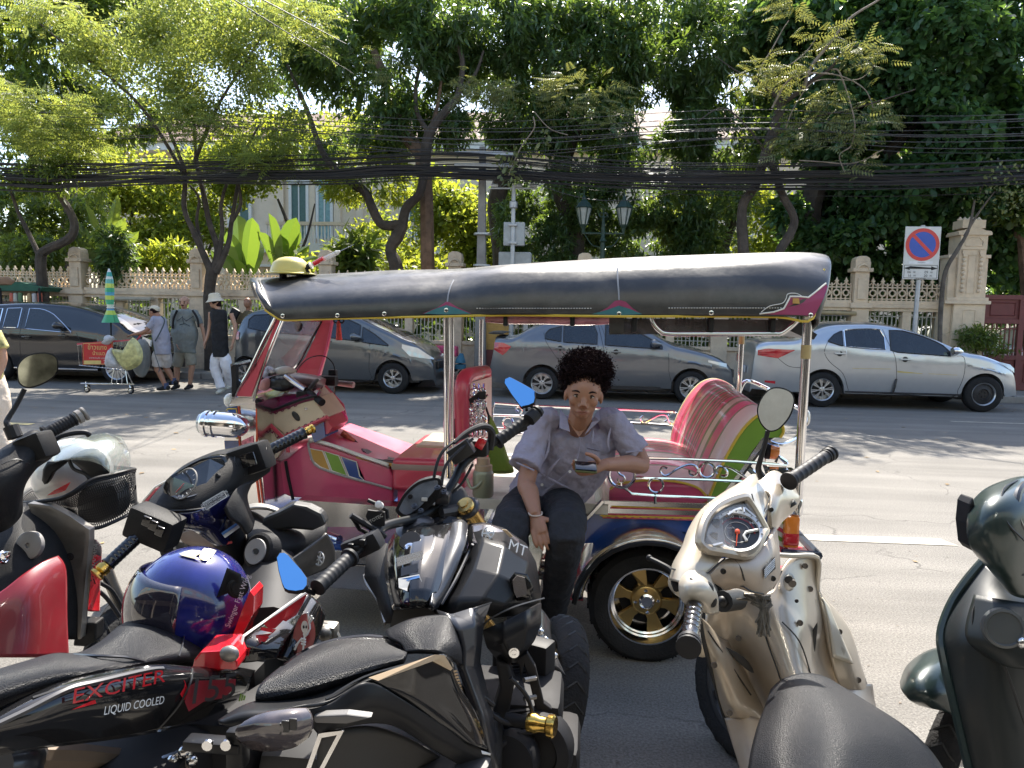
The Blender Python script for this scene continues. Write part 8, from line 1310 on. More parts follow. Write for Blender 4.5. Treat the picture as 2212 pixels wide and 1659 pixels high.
for k,s_ in enumerate(('20','40','60','80','100','120','140')):
    a=4.3-k*.62;text(s_,pe(RD*.80,a,.0045),BE.col[1],BE.col[2],.0085,M_stk,'lettering',mb)
text('km/h',pe(RD*.32,2.4,.0045),BE.col[1],BE.col[2],.006,M_stk,'lettering',mb)
ob('needle',join(tube([pe(0,0,.008),pe(RD*.72,-1.75,.008)],[.0022,.0008],5),lathe(cE,nE,[(.007,.004),(.006,.010),(.002,.011)],16)),M_org,mb)
ob('fuel_gauge',join(tube([pe(RD*.55,-.95,.006),pe(RD*.30,-.7,.006),pe(RD*.35,-.1,.006),pe(RD*.85,.1,.006)],.004,5)),M_stk,mb)
for x,y in ((560,530),(545,640)):ob('warning_lamp',pillow(cr(SU(ZI,[(x-38,y+40),(x-30,y-30),(x+10,y-45),(x+35,y-30),(x+30,y+20),(x+20,y+35)],1.885 if y > 600 else 1.915),2,True),nE,.004,.004),M_dial,mb)
for pts in ([(640,440,1.955),(700,400,1.98),(750,385,2.0)],[(770,380,2.01),(780,470,1.98)],[(520,690,1.865),(600,670,1.875)],[(870,460,2.0),(780,380,2.012)]):ob('panel_line',tube([p-FWD*.02 for p in SU(ZI,pts)],.004,5),mat('silver_ring',(.55,.55,.54),.3,.6),mb)
ob('meter_lens',prism([p-FWD*.022 for p in cr(SU(ZI,[(470,705,1.86),(470,600,1.88),(510,490,1.92),(610,395,1.97),(770,345,2.03),(830,370,2.04),(940,560,2.02),(935,605,2.0),(840,750,1.94),(650,740,1.87)]),2,True)],-FWD*.002),mat('clear_lens',(.6,.6,.6),.03,alpha=.10,spec=1),mb,smooth=False)
panel('neck_cover',ZI,[[(490,960,1.84),(620,840,1.88),(780,810,1.93),(900,770,1.98),(1000,650,2.04),(1050,560,2.12)],[(520,1000,1.86),(650,890,1.87),(790,880,1.90),(920,850,1.94),(1040,760,2.02),(1070,680,2.12)],[(580,1030,1.90),(680,980,1.89),(820,970,1.90),(940,950,1.93),(1060,870,2.02),(1080,800,2.12)],[(640,1070,1.95),(740,1050,1.92),(850,1090,1.92),(960,1110,1.95),(1060,1010,2.03),(1085,940,2.12)]],M_bg,E_,.01)
for x,y,d in ((625,925,1.845),(1022,412,2.12),(1040,985,1.98)):ob('screw_hole',lathe(s1(ZI,x,y,d-.01),-FWD,[(.007,-.004),(.007,.001),(.005,.001),(.004,-.002),(.001,-.002)],14),M_blk,E_)
ob('warning_sticker',sheet(SU(ZI,[(955,905,1.925),(1050,800,1.99),(1060,900,1.99),(970,985,1.92)])),M_blk,E_,smooth=False);ob('sticker_lines',join(*[tube(SU(ZI,[(965,915+k*16,1.92),(1050,818+k*16,1.985)]),.0012,4) for k in range(5)]),M_stk,E_,smooth=False)
text('คำเตือน',s1(ZI,1000,858,1.945),(s1(ZI,1050,800,1.99)-s1(ZI,955,905,1.925)),(0,.3,1),.010,M_stk,'lettering',E_)
em_=ob('mirror_shell',pillow(cr(SU(ZH,[(1007,560),(1012,470),(1060,370),(1140,295),(1240,282),(1340,315),(1390,370),(1395,460),(1350,590),(1260,700),(1180,742),(1110,735),(1040,660)],2.15),3,True),-FWD,.004,.03),M_dk,E_)
mgl=mat('scratched_mirror',(.62,.63,.60),.38,.55,var=.12,dirt=.6,dirtcol=(.32,.32,.28));ob('mirror_glass',sheet(cr(SU(ZH,[(1020,560),(1026,475),(1070,382),(1145,308),(1238,296),(1330,325),(1376,375),(1380,455),(1335,582),(1250,688),(1178,728),(1116,720),(1052,652)],2.142),3,True)),mgl,em_,smooth=False)
ob('mirror_stem',tube(SU(ZH,[(1118,735,2.16),(1085,880,2.17),(1045,1020,2.18),(1020,1120,2.19),(1035,1180,2.2),(1060,1220,2.2)]),[.007,.007,.008,.010,.014],8,smooth=4),M_dk,em_)
ob('brake_lever',tube(SU(ZC,[(40,712,1.95),(95,738,1.92),(140,768,1.90),(160,820,1.88),(175,850,1.88)]),[.006,.006,.007,.012,.014],8,smooth=4),M_dk,E_);ob('lever_ball',sph(s1(ZC,42,712,1.95),.0085,12,8),M_dk,E_);dome('lever_perch',ZC,[(125,820),(150,760),(185,800),(185,850),(215,880),(210,905),(150,870)],1.90,M_cm,E_,.02,.02)
# leg shield and floor
panel('inner_shield',ZC,[[(300,960,2.28),(400,880,2.26),(520,870,2.24),(600,860,2.24),(640,760,2.28),(700,700,2.34),(800,705,2.38)],[(290,1020,2.26),(400,1000,2.28),(520,960,2.22),(620,940,2.2),(700,930,2.24),(760,880,2.32),(800,850,2.4)],[(300,1080,2.26),(420,1090,2.28),(540,1040,2.20),(650,1040,2.16),(740,1030,2.22),(800,1000,2.32),(820,950,2.38)],[(360,1180,2.28),(470,1190,2.30),(570,1150,2.18),(680,1150,2.12),(760,1150,2.20),(800,1130,2.32),(840,1080,2.36)],[(440,1300,2.32),(540,1290,2.3),(620,1270,2.14),(720,1260,2.08),(800,1270,2.20),(850,1260,2.32),(900,1240,2.36)],[(560,1420,2.36),(600,1400,2.32),(660,1390,2.12),(760,1370,2.05),(850,1380,2.2),(930,1380,2.34),(990,1370,2.38)]],M_ch,E_,.012)
panel('left_wing',ZC,[[(275,985,2.18),(300,1010,2.20),(340,1060,2.24),(390,1090,2.28)],[(290,1080,2.18),(330,1110,2.18),(400,1160,2.20),(450,1200,2.28)],[(320,1200,2.2),(370,1230,2.17),(440,1280,2.2),(530,1350,2.3)],[(355,1340,2.24),(410,1370,2.18),(470,1400,2.2),(580,1460,2.3)],[(385,1430,2.28),(440,1425,2.22),(500,1440,2.24),(590,1490,2.32)]],M_ch,E_,.012)
ob('wing_edge',tube(SU(ZC,[(270,985,2.17),(288,1090,2.17),(318,1210,2.19),(355,1340,2.23),(380,1430,2.27),(430,1560,2.3),(475,1690,2.3)]),.006,6,smooth=4),M_blk,E_)
panel('right_wing',ZC,[[(800,850,2.38),(830,900,2.4),(870,940,2.44)],[(830,980,2.34),(880,1000,2.38),(940,1040,2.44)],[(850,1120,2.32),(920,1130,2.34),(985,1180,2.42)],[(880,1240,2.32),(950,1250,2.34),(1015,1280,2.42)],[(910,1310,2.34),(970,1310,2.36),(1035,1330,2.43)]],M_ch,E_,.012)
panel('wing_highlight',ZC,[[(820,890,2.36),(850,930,2.37)],[(850,1010,2.33),(900,1050,2.35)],[(870,1160,2.30),(960,1190,2.34)]],M_cm,E_,.006)
panel('footboard',ZC,[[(388,1432,2.26),(480,1425,2.22),(580,1460,2.22),(600,1500,2.2)],[(430,1560,2.22),(490,1560,2.18),(560,1580,2.16),(600,1590,2.14)],[(480,1710,2.16),(520,1710,2.12),(580,1710,2.1),(640,1710,2.08)]],M_bg,E_,.02);panel('footboard',ZC,[[(910,1310,2.34),(960,1290,2.38),(1035,1280,2.44)],[(960,1350,2.3),(1000,1350,2.35),(1045,1360,2.42)],[(1030,1440,2.25),(1050,1440,2.3),(1065,1440,2.38)]],M_bg,E_,.02)
for pts,d in (([(375,1110),(440,1140),(490,1180),(515,1230),(480,1215),(420,1160)],2.215),([(800,1000),(797,1060),(790,1130),(775,1160),(765,1120),(770,1060)],2.25)):dome('vent_opening',ZC,pts,d,M_blk,E_,.004,.01,2)
for x,y,d in ((745,748,2.33),(768,852,2.32),(722,1005,2.19),(445,1075,2.24),(335,1195,2.15),(405,1410,2.17),(985,1263,2.36),(900,1045,2.35),(812,1268,2.26)):ob('shield_screw',lathe(s1(ZC,x,y,d),-FWD+Vector((0,0,.3)),[(.009,-.004),(.009,.001),(.007,.002),(.006,-.001),(.001,-.001)],16),mat('dull_screw',(.13,.11,.09),.6),E_)
dome('key_plate',ZC,[(645,830),(650,795),(675,778),(700,805),(690,855),(662,860)],2.22,mat('silver_key_plate',(.5,.5,.48),.35,.5),E_,.006,.01,2);ob('keyhole',lathe(s1(ZC,668,808,2.20),-FWD,[(.012,0),(.012,.004),(.006,.006)],16),M_blk,E_);ob('seat_button',lathe(s1(ZC,686,826,2.20),-FWD,[(.012,0),(.011,.005)],16),mat('dull_screw',(.13,.11,.09),.6),E_)
ob('horn_knob',join(sph(s1(ZC,372,908,2.1),.016,14,10),tube(SU(ZC,[(372,908,2.1),(440,900,2.2)]),.03,12)),M_blk,E_)
ob('shield_top_edge',tube(SU(ZC,[(612,698,2.28),(680,702,2.3),(800,712,2.36),(800,850,2.38),(830,930,2.4),(960,1140,2.42),(1010,1270,2.42),(1050,1400,2.4)]),.008,7,smooth=4),M_cm,E_)
# woven charms under the handlebar
ws=[]
for k in range(26):x0_=520+rng.uniform(-30,70);ws.append(tube(cr([s1(ZC,470+rng.uniform(-40,120),880+rng.uniform(-10,20),2.0),s1(ZC,x0_+10,910+rng.uniform(-10,15),1.99),s1(ZC,560+rng.uniform(-18,18),950,1.98),s1(ZC,555+rng.uniform(-40,40),1010+rng.uniform(-20,60),1.98+rng.uniform(-.01,.01))],4),.0028,5))
ob('rag_bundle',join(*ws),mat('grey_green_cord',(.14,.13,.11),.9,var=.5,vs_=60),E_)
panel('seat',ZC,[[(600,1320,1.78),(650,1275,1.82),(730,1250,1.85),(820,1260,1.87),(910,1310,1.88)],[(575,1400,1.66),(660,1340,1.66),(770,1310,1.68),(900,1330,1.74),(1040,1390,1.80)],[(540,1500,1.52),(660,1450,1.48),(820,1410,1.50),(1000,1430,1.58),(1190,1490,1.68)],[(510,1640,1.40),(660,1590,1.34),(850,1560,1.35),(1080,1570,1.44),(1310,1610,1.56)],[(500,1800,1.32),(680,1760,1.24),(880,1740,1.24),(1130,1760,1.34),(1420,1800,1.48)]],M_lea,E_,.02)
ob('seat_trim',tube(SU(ZC,[(790,1252,1.865),(850,1280,1.86),(920,1330,1.82),(1010,1395,1.79)]),.008,6,smooth=4),mat('worn_yellow_foam',(.42,.27,.06),.8,dirt=.4),E_)
for pts in ([(645,1392,1.64),(680,1380,1.64),(700,1383,1.64)],):ob('seat_tear',tube(SU(ZC,pts),.002,4),M_blk,E_)
ob('under_seat',sweep([s1(ZC,770,1560,2.0),s1(ZC,800,1750,1.8),s1(ZC,900,1950,1.6)],[(.08,.08),(.13,.12),(.16,.12)],n=16),M_bg,E_)
we=s1(ZC,500,1270,2.75);bwheel(E_,Vector((we.x,we.y,.27)),(.80,.52,-.2),.275,.085);dome('front_mudguard',ZC,[(215,1115),(250,1050),(272,1035),(285,1100),(300,1150),(260,1155)],2.45,M_cm,E_,.03,.06)
ob('core',sweep([s1(ZC,560,1000,2.36),s1(ZC,640,1200,2.4),s1(ZC,700,1400,2.5)],[(.1,.08),(.12,.1),(.12,.1)],n=12),M_dk,E_)
# ---------------------------------------------------------------- F: dark green scooter
Fs=thing('scooter','dark green retro scooter with a rounded leg shield cut off by the right edge','scooter',GRND(s1(ZC,1700,1400,2.0)))
M_dg=mat('dark_green_matte',(.020,.036,.034),.30,.2,var=.1,coat=.35,dirt=.10,dirtcol=(.06,.07,.065));M_dgb=mat('green_black_plastic',(.012,.016,.016),.38,var=.15,spec=.5)
panel('handlebar_cover',ZC,[[(1500,470,2.08),(1560,410,2.1),(1650,370,2.14),(1740,352,2.18),(1900,360,2.24)],[(1485,540,2.02),(1560,480,1.98),(1650,450,1.98),(1760,440,2.02),(1900,450,2.1)],[(1488,640,2.0),(1560,600,1.95),(1650,580,1.94),(1760,580,1.98),(1900,600,2.06)],[(1530,700,2.04),(1590,740,1.98),(1660,740,1.96),(1760,740,2.0),(1900,760,2.06)],[(1600,770,2.1),(1650,840,2.05),(1700,880,2.03),(1780,900,2.06),(1900,920,2.1)]],M_dg,Fs,.014)
slab('headlamp_edge',ZC,[(1477,560),(1486,470),(1505,440),(1512,470),(1500,560),(1502,650),(1512,690),(1488,660)],2.03,M_dk,Fs,.06,.01);ob('meter_rim',tube(SU(ZC,[(1735,380,2.04),(1705,420,2.0),(1695,500,1.97),(1710,560,1.96),(1740,600,1.97)]),.010,8,smooth=4),M_sg,Fs)
ob('cover_seam',tube(SU(ZC,[(1700,362,2.12),(1640,400,2.02),(1632,480,1.965),(1660,560,1.935),(1740,640,1.94)]),.003,5,smooth=4),M_blk,Fs)
panel('leg_shield',ZC,[[(1550,725,2.2),(1620,790,2.14),(1700,850,2.12),(1900,870,2.14)],[(1450,860,2.18),(1540,900,2.10),(1680,930,2.05),(1900,950,2.08)],[(1368,1030,2.14),(1480,1050,2.05),(1640,1060,2.0),(1900,1070,2.04)],[(1375,1190,2.1),(1480,1200,2.03),(1640,1210,1.98),(1900,1220,2.02)],[(1420,1400,2.05),(1500,1410,2.0),(1650,1420,1.96),(1900,1430,2.0)],[(1490,1700,2.0),(1560,1700,1.96),(1680,1700,1.93),(1900,1700,1.95)]],M_dgb,Fs,.012)
ob('shield_edge',tube(SU(ZC,[(1560,715,2.2),(1470,820,2.18),(1400,930,2.16),(1358,1060,2.13),(1375,1190,2.09),(1425,1400,2.04),(1480,1640,2.0),(1500,1750,1.98)]),.014,8,smooth=5),M_dg,Fs)
panel('glove_box',ZC,[[(1510,880,2.07),(1620,900,2.0),(1760,920,1.97)],[(1470,1060,2.02),(1600,1080,1.95),(1760,1090,1.92)],[(1560,1150,1.99),(1660,1200,1.93),(1780,1220,1.9)]],M_dgb,Fs,.01)
ob('round_lock',lathe(s1(ZC,1640,1030,1.935),(-.1,-1,.25),[(.052,-.01),(.05,.004),(.043,.006),(.040,.002),(.02,.003),(.001,.003)],36),mat('grey_lock_ring',(.07,.078,.08),.35),Fs);ob('hook',sph(s1(ZC,1718,1095,1.92),(.012,.012,.016),10,8),M_ss,Fs)
ob('panel_groove',tube(SU(ZC,[(1620,1140,1.96),(1680,1300,1.94),(1720,1420,1.93),(1760,1520,1.93)]),.004,6,smooth=3),M_blk,Fs)
wF=s1(ZC,1440,1500,2.35);wF.z=.24;axF=Vector((.72,-.66,-.1)).normalized();bwheel(Fs,wF,axF,.25,.1,M_ss,5)
fd=axF.cross(Vector((0,0,1))).normalized()
panel('front_mudguard',ZC,[[(1178,1275,2.30),(1210,1200,2.32),(1290,1140,2.35),(1370,1118,2.36),(1420,1110,2.38)],[(1185,1310,2.2),(1230,1250,2.18),(1310,1210,2.19),(1390,1200,2.22),(1440,1210,2.26)],[(1215,1345,2.16),(1280,1330,2.12),(1350,1320,2.13),(1410,1320,2.16),(1460,1330,2.2)],[(1260,1370,2.18),(1320,1385,2.14),(1370,1400,2.14),(1420,1425,2.15),(1460,1450,2.2)]],M_dg,Fs,.01)
ob('body_core',rbox(s1(ZC,1800,1500,2.3),(.4,.3,.8),.08),M_dgb,Fs)

def gap(par,Qf,*P):
    for p in P:ob('panel_gap',tube(SU(Qf,p),.0022,4,smooth=4),M_blk,par)
gap(E_,ZI,[(190,900,1.875),(300,925,1.825),(470,945,1.83),(560,880,1.845),(640,815,1.87)],[(860,280,2.09),(900,400,2.075),(960,425,2.09),(1012,300,2.16)],[(640,1070,1.935),(760,1040,1.905),(860,1090,1.90),(960,1112,1.935)],[(720,830,1.895),(770,900,1.885),(800,1000,1.89)])
gap(E_,ZC,[(540,960,2.19),(570,1080,2.17),(620,1220,2.12),(670,1380,2.08)],[(640,1000,2.16),(720,1090,2.14),(770,1240,2.14),(800,1370,2.12)],[(305,1040,2.18),(400,1180,2.185),(500,1330,2.22)],[(640,770,2.26),(600,850,2.22)])
gap(Fs,ZC,[(1520,900,2.06),(1500,960,2.03),(1510,1060,2.0),(1600,1130,1.96),(1700,1145,1.94)],[(1560,730,2.05),(1640,780,1.99),(1740,790,1.985)])
gap(D,ZB,[(1640,850,1.77),(1500,890,1.66),(1380,950,1.655),(1350,985,1.66)],[(1390,870,1.64),(1300,905,1.625),(1215,945,1.615)],[(600,1330,1.29),(780,1225,1.345),(1000,1160,1.41)])
gap(Cb,ZA,[(1180,1035,1.39),(1170,1120,1.36),(1100,1260,1.345),(980,1400,1.33)],[(200,1215,1.11),(500,1120,1.17),(880,1040,1.27)])
gap(Bb_,Z9,[(905,1080,1.96),(1000,1110,1.965),(1150,1110,1.965),(1300,1080,2.01),(1430,985,2.09)],[(1430,745,2.16),(1440,830,2.11),(1490,900,2.12)])
gap(A,Z9,[(10,830,2.03),(100,800,2.06),(180,830,2.1)],[(540,1500,2.325),(575,1440,2.36),(608,1420,2.405)])

for e_,p_ in ((E_,((705,905,2.2),(760,940,2.3))),):ob('frame_bolt',lathe(s1(ZC,*p_[0]),-FWD,[(.006,0),(.006,.003)],8),M_dk,e_)
for pts in ([(1480,1230,1.68),(1560,1320,1.69),(1600,1460,1.68)],[(1250,1190,1.57),(1330,1300,1.6),(1400,1360,1.62)]):ob('cable',tube(SU(ZB,pts),.005,6,smooth=5),M_dk,D)
ob('seat_stitch',tube(SU(ZC,[(640,1400,1.632),(770,1345,1.64),(900,1365,1.70),(1030,1425,1.755)]),.0016,4,smooth=5),M_sg,E_)
# ================================================================ PEOPLE
def fused(nm,shapes,m,par,vox=.008,sm=4,disp=0.,dsc=.1):
    o=ob(nm,join(*shapes),m,par);r=o.modifiers.new('r','REMESH');r.mode='VOXEL';r.voxel_size=vox;r.use_smooth_shade=True
    s=o.modifiers.new('s','SMOOTH');s.iterations=sm;s.factor=.5
    if disp:
        t=bpy.data.textures.new(nm,'CLOUDS');t.noise_scale=dsc;t.noise_depth=2;d=o.modifiers.new('d','DISPLACE');d.texture=t;d.strength=disp;d.texture_coords='GLOBAL'
    return o
def limb3(pts,r,n=12):return tube(cr(pts,4),r,n)
def curls(nm,c,r,n,size,m,par,flat=0.):
    d=unit(rng.normal(0,1,(n,3)));d=d[d[:,2] > -.75+flat];l_=np.array([mnoise.noise(Vector(v*3.1)) for v in d]);p=np.array(c)+d*np.array(r)*(rng.uniform(.84,1.06,len(d))+rng.exponential(.045,len(d))+l_*.09)[:,None]
    V,F=leaves(p,d+rng.normal(0,.6,d.shape),rng.uniform(.5,1.2,len(p))*size,'small');return np_ob(nm,V,F,m,par)
def hand(w,d,side,up,s=1.,curl=.5,mk=None):           # palm + five bent fingers; w wrist, d finger direction, side thumb side, up back of hand
    w,d=Vector(w),Vector(d).normalized();side=Vector(side);side=(side-d*side.dot(d)).normalized();up=side.cross(d) if up is None else Vector(up).normalized();pc=w+d*.045*s;o=[]
    o.append(sweep([w-d*.01*s,w+d*.03*s,w+d*.06*s,w+d*.085*s],[(.024*s,.017*s),(.034*s,.016*s),(.040*s,.014*s),(.036*s,.011*s)],up=up,n=12,smooth=3))
    for k,(q,ln) in enumerate(((.028,.068),(.0095,.077),(-.0095,.072),(-.028,.056))):
        b=w+d*.078*s+side*q*s;a1=(d-up*curl*.35+side*q*2.2).normalized();a2=(d-up*curl*.95+side*q*1.5).normalized();a3=(d-up*curl*1.6+side*q).normalized();k1=b+a1*ln*.45*s;k2=k1+a2*ln*.32*s;k3=k2+a3*ln*.27*s
        o.append(tube([b-d*.02*s,b,k1,k2,k3],[.0095*s,.0092*s,.0086*s,.0078*s,.006*s],8,smooth=2))
    b=w+d*.02*s+side*.024*s;t1=b+(d*.5+side*.75-up*.25*curl).normalized()*.036*s;t2=t1+(d*.85+side*.35-up*.5*curl).normalized()*.032*s;t3=t2+(d*.95+side*.05-up*.6*curl).normalized()*.022*s
    o.append(tube([b,t1,t2,t3],[.013*s,.0115*s,.010*s,.007*s],8,smooth=2));return o
def head_shapes(c,f,up,r):                                # c centre, f facing, r head radius (half width)
    f,up=Vector(f).normalized(),Vector(up).normalized();s=up.cross(f).normalized();B=Matrix((s,f,up)).transposed();q=lambda x,y,z:Vector(c)+B @ Vector((x*r,y*r,z*r))
    o=[sph(q(0,-.12,.22),(r*1.02,r*1.22,r*1.12),24,18,B),sph(q(0,.14,-.45),(r*.83,r*.82,r*1.0),20,14,B),sph(q(0,.50,-1.12),(r*.38,r*.38,r*.30),14,10,B),sph(q(0,.68,.34),(r*.80,r*.30,r*.20),14,8,B)]
    o += [tube([q(0,.90,.18),q(0,1.06,-.2),q(0,1.20,-.50)],[r*.11,r*.15,r*.19],8),sph(q(.19,1.04,-.56),r*.13,8,6),sph(q(-.19,1.04,-.56),r*.13,8,6),sph(q(0,.80,-.90),(r*.42,r*.22,r*.16),12,8,B),sph(q(.52,.60,-.30),(r*.36,r*.30,r*.36),10,8,B),sph(q(-.52,.60,-.30),(r*.36,r*.30,r*.36),10,8,B)]
    o += [sph(q(k*1.06,-.05,-.18),(r*.12,r*.24,r*.38),10,8,B) for k in (-1,1)];return o,q,B
def face(q,B,r,par,brow,lipc):
    for k in (-1,1):
        e=ob('eye',sph(q(k*.40,.85,.02),(r*.20,r*.12,r*.085),14,10,B),mat('eye_white',(.38,.33,.30),.3),par);ob('iris',sph(q(k*.40,.955,.02),(r*.08,r*.03,r*.08),10,8,B),mat('dark_iris',(.02,.012,.008),.2),e)
        ob('eyelid',tube([q(k*.64,.80,.02),q(k*.52,.95,.11),q(k*.38,.99,.125),q(k*.18,.94,.02)],[r*.015,r*.035,r*.035,r*.012],6,smooth=3),brow,par);ob('eyebrow',tube([q(k*.72,.76,.26),q(k*.46,.99,.35),q(k*.14,1.0,.22)],[r*.02,r*.055,r*.045],6,smooth=4),brow,par)
        ob('nostril',sph(q(k*.12,1.24,-.62),(r*.035,r*.02,r*.02),8,6,B),lipc,par)
    ob('upper_lip',tube([q(-.36,.86,-.94),q(-.14,1.0,-.87),q(0,1.01,-.89),q(.14,1.0,-.87),q(.36,.86,-.94)],[r*.015,r*.05,r*.045,r*.05,r*.015],8,smooth=4),lipc,par);ob('lower_lip',tube([q(-.30,.87,-.96),q(0,1.0,-1.02),q(.30,.87,-.96)],[r*.015,r*.065,r*.015],8,smooth=4),lipc,par)
def skin(nm,c):m=mat(nm,c,.5,var=.06,vs_=12,bump=.06,bs=200);m.node_tree.nodes['Principled BSDF'].inputs['Subsurface Weight'].default_value=.08;return m
M_skb=skin('brown_skin',(.32,.16,.10));M_skp=skin('tan_skin',(.42,.24,.16));M_hair=mat('black_hair',(.020,.011,.012),.9,var=.4,spec=.1);M_lip=mat('lip',(.24,.085,.055),.45)
def cloth(nm,c,**k):return mat(nm,c,.85,var=.07,vs_=9,bump=.5,bs=26,**k)
M_sh=cloth('grey_lilac_shirt',(.30,.28,.36));M_tr=cloth('black_jeans',(.014,.015,.02))
# ---- the boy
qd=lambda x,y,d:s1(ZD,x,y,d)
boy=thing('person','boy with a dark afro and grey lilac shirt sitting in the tuk-tuk','person',Vector((qd(450,1200,3.4).x,3.4,0)))
hc_=qd(634,455,3.22);fu=Vector((.02,-1,-.10));uu=Vector((.06,-.12,1));r0=.073
hs,q_,B_=head_shapes(hc_,fu,uu,r0)
neck=qd(600,700,3.36);shL,shR=qd(345,650,3.36),qd(845,650,3.36);elL,wrL=qd(240,1050,3.24),qd(300,1300,3.10);elR,wrR=qd(1035,930,3.34),qd(775,945,3.14)
pel=qd(370,1180,3.58)
body=hs+[limb3([hc_-Vector((0,-.02,.05)),qd(605,640,3.29),neck,qd(590,800,3.42)],[.052,.052,.058,.08]),sweep([qd(590,720,3.42),qd(560,880,3.46),qd(470,1060,3.54),pel],[(.17,.09),(.15,.10),(.14,.1),(.15,.11)],up=(0,1,.2),n=18),
      limb3([shL,elL,elL.lerp(wrL,.35),wrL],[.048,.040,.041,.026]),limb3([shR,elR,elR.lerp(wrR,.4),wrR],[.048,.040,.038,.026])]
body += hand(wrL,qd(345,1480,3.03)-wrL,(1,-.2,0),(-.2,-1,.1),1.0,.35)+hand(wrR,(-.85,-.15,-.22),(.15,-.45,.85),(-.1,.5,-.75),1.0,.9)
ob_b=fused('body',body,M_skb,boy,.0038,8)
face(q_,B_,r0,boy,M_hair,M_lip)
hcn=qd(650,300,3.26);hr_=Vector((.110,.105,.094))
ob('hair',sph(hcn,(.096,.094,.082),28,18),M_hair,boy);curls('hair_curls',hcn,tuple(hr_),16000,.010,M_hair,boy);curls('hair_curls',qd(640,390,3.28),(.094,.07,.05),2600,.014,M_hair,boy,flat=-.1);curls('hair_curls',qd(630,362,3.185),(.068,.03,.022),1500,.013,M_hair,boy,flat=-.5)
shirt=[sweep([qd(600,665,3.38),qd(595,720,3.40),qd(580,850,3.43),qd(500,1000,3.49),qd(370,1130,3.53),qd(340,1180,3.55)],[(.075,.075),(.168,.098),(.178,.12),(.168,.125),(.158,.13),(.165,.135)],up=(0,1,.25),n=26,e=2.3),
         limb3([qd(420,640,3.39),shL,qd(280,820,3.31),qd(226,960,3.26)],[.062,.060,.064,.074],16),limb3([qd(770,640,3.39),shR,qd(930,780,3.35),qd(1005,868,3.34)],[.062,.058,.062,.066],16)]
fused('shirt',shirt,M_sh,boy,.006,4,.026,.06)
for s_,pts in ((-1,[(520,620,3.30),(470,560,3.36),(465,690,3.265),(525,690,3.25),(540,720,3.24)]),(1,[(705,610,3.30),(740,560,3.36),(745,640,3.27),(690,650,3.255),(640,740,3.25)])):ob('collar',prism([qd(*p) for p in pts],(0,.006,0)),M_sh,boy,smooth=False,bev=.002)
ob('open_neck',sheet([qd(522,640,3.262),qd(600,752,3.255),qd(696,640,3.262),qd(610,600,3.30)]),M_skb,boy,smooth=False)
plk=[qd(605,755,3.25),qd(598,860,3.268),qd(560,960,3.285),qd(480,1040,3.325),qd(370,1130,3.36)];ob('placket',tube(plk,.004,5,smooth=5),M_sh,boy)
for x,y,d in ((577,915,3.268),(538,992,3.285),(346,1083,3.35)):ob('button',lathe(qd(x,y,d),(0,-1,.1),[(.0065,0),(.0065,.003),(.003,.0025)],12),mat('white_button',(.65,.65,.65),.3),boy)
for pts in ([(400,720,3.30),(385,850,3.29),(330,960,3.255)],[(700,700,3.285),(690,800,3.27)],[(820,690,3.30),(800,780,3.29),(810,850,3.29)],[(330,1000,3.33),(430,1060,3.32),(560,1120,3.35)],[(470,900,3.285),(400,980,3.29),(360,1050,3.31)]):ob('crease',tube([qd(*p) for p in pts],[.002,.007,.002],6,smooth=5),M_sh,boy)
for a_,b_ in (((168,930,3.215),(292,985,3.20)),((925,860,3.285),(1040,850,3.28))):ob('sleeve_hem',tube([qd(*a_),qd(*b_)],.004,6),M_sh,boy)
ob('pocket',sheet([qd(655,830,3.268),qd(745,850,3.275),qd(735,925,3.275),qd(650,905,3.268)]),M_sh,boy,smooth=False);ob('pocket_seam',tube([qd(655,830,3.264),qd(745,850,3.271)],.002,5),mat('dark_seam',(.15,.14,.2),.8),boy)
knL,knR=qd(130,1430,3.08),qd(510,1440,3.06);ftL,ftR=Vector((qd(180,1500,3.1).x,3.35,.06)),Vector((qd(380,1500,3.1).x,3.42,.06))
fused('trousers',[limb3([qd(270,1200,3.56),qd(180,1290,3.32),knL,knL.lerp(ftL,.5),ftL+Vector((0,0,.05))],[.105,.098,.078,.066,.055],16),limb3([qd(450,1200,3.56),qd(490,1290,3.32),knR,knR.lerp(ftR,.5),ftR+Vector((0,0,.05))],[.11,.105,.080,.066,.055],16),sweep([qd(360,1170,3.52),qd(360,1240,3.56)],[(.15,.10),(.17,.11)],up=(0,1,0),n=16,smooth=0)],M_tr,boy,.008,5,.016,.06)
for f_ in (ftL,ftR):ob('shoe',sweep([f_+Vector((0,.08,-.01)),f_+Vector((0,0,0)),f_+Vector((0,-.1,-.015)),f_+Vector((0,-.17,-.025))],[(.035,.035),(.042,.045),(.044,.032),(.028,.02)],n=14),M_dk,boy)
brl=[wrL+Vector((.028*math.cos(a),.024*math.sin(a),.006*math.sin(a)-.0)) for a in np.linspace(0,2*PI,18,endpoint=False)];ob('bracelet',tube([p+Vector((0,0,.012)) for p in brl],.0035,6,closed=True),mat('pale_bracelet',(.5,.42,.36),.5),boy)
ph=thing('phone','dark phone in an olive case held in the hand of the boy','phone',qd(648,968,3.08));Mph=basis((1,.12,-.06),(0,.85,.5))
ob('screen',rbox(qd(648,955,3.07),(.088,.05,.008),.003,Mph),mat('phone_screen',(.012,.013,.018),.08,coat=1),ph);ob('case',rbox(qd(648,968,3.073),(.092,.054,.010),.004,Mph),mat('olive_case',(.12,.13,.05),.5),ph)
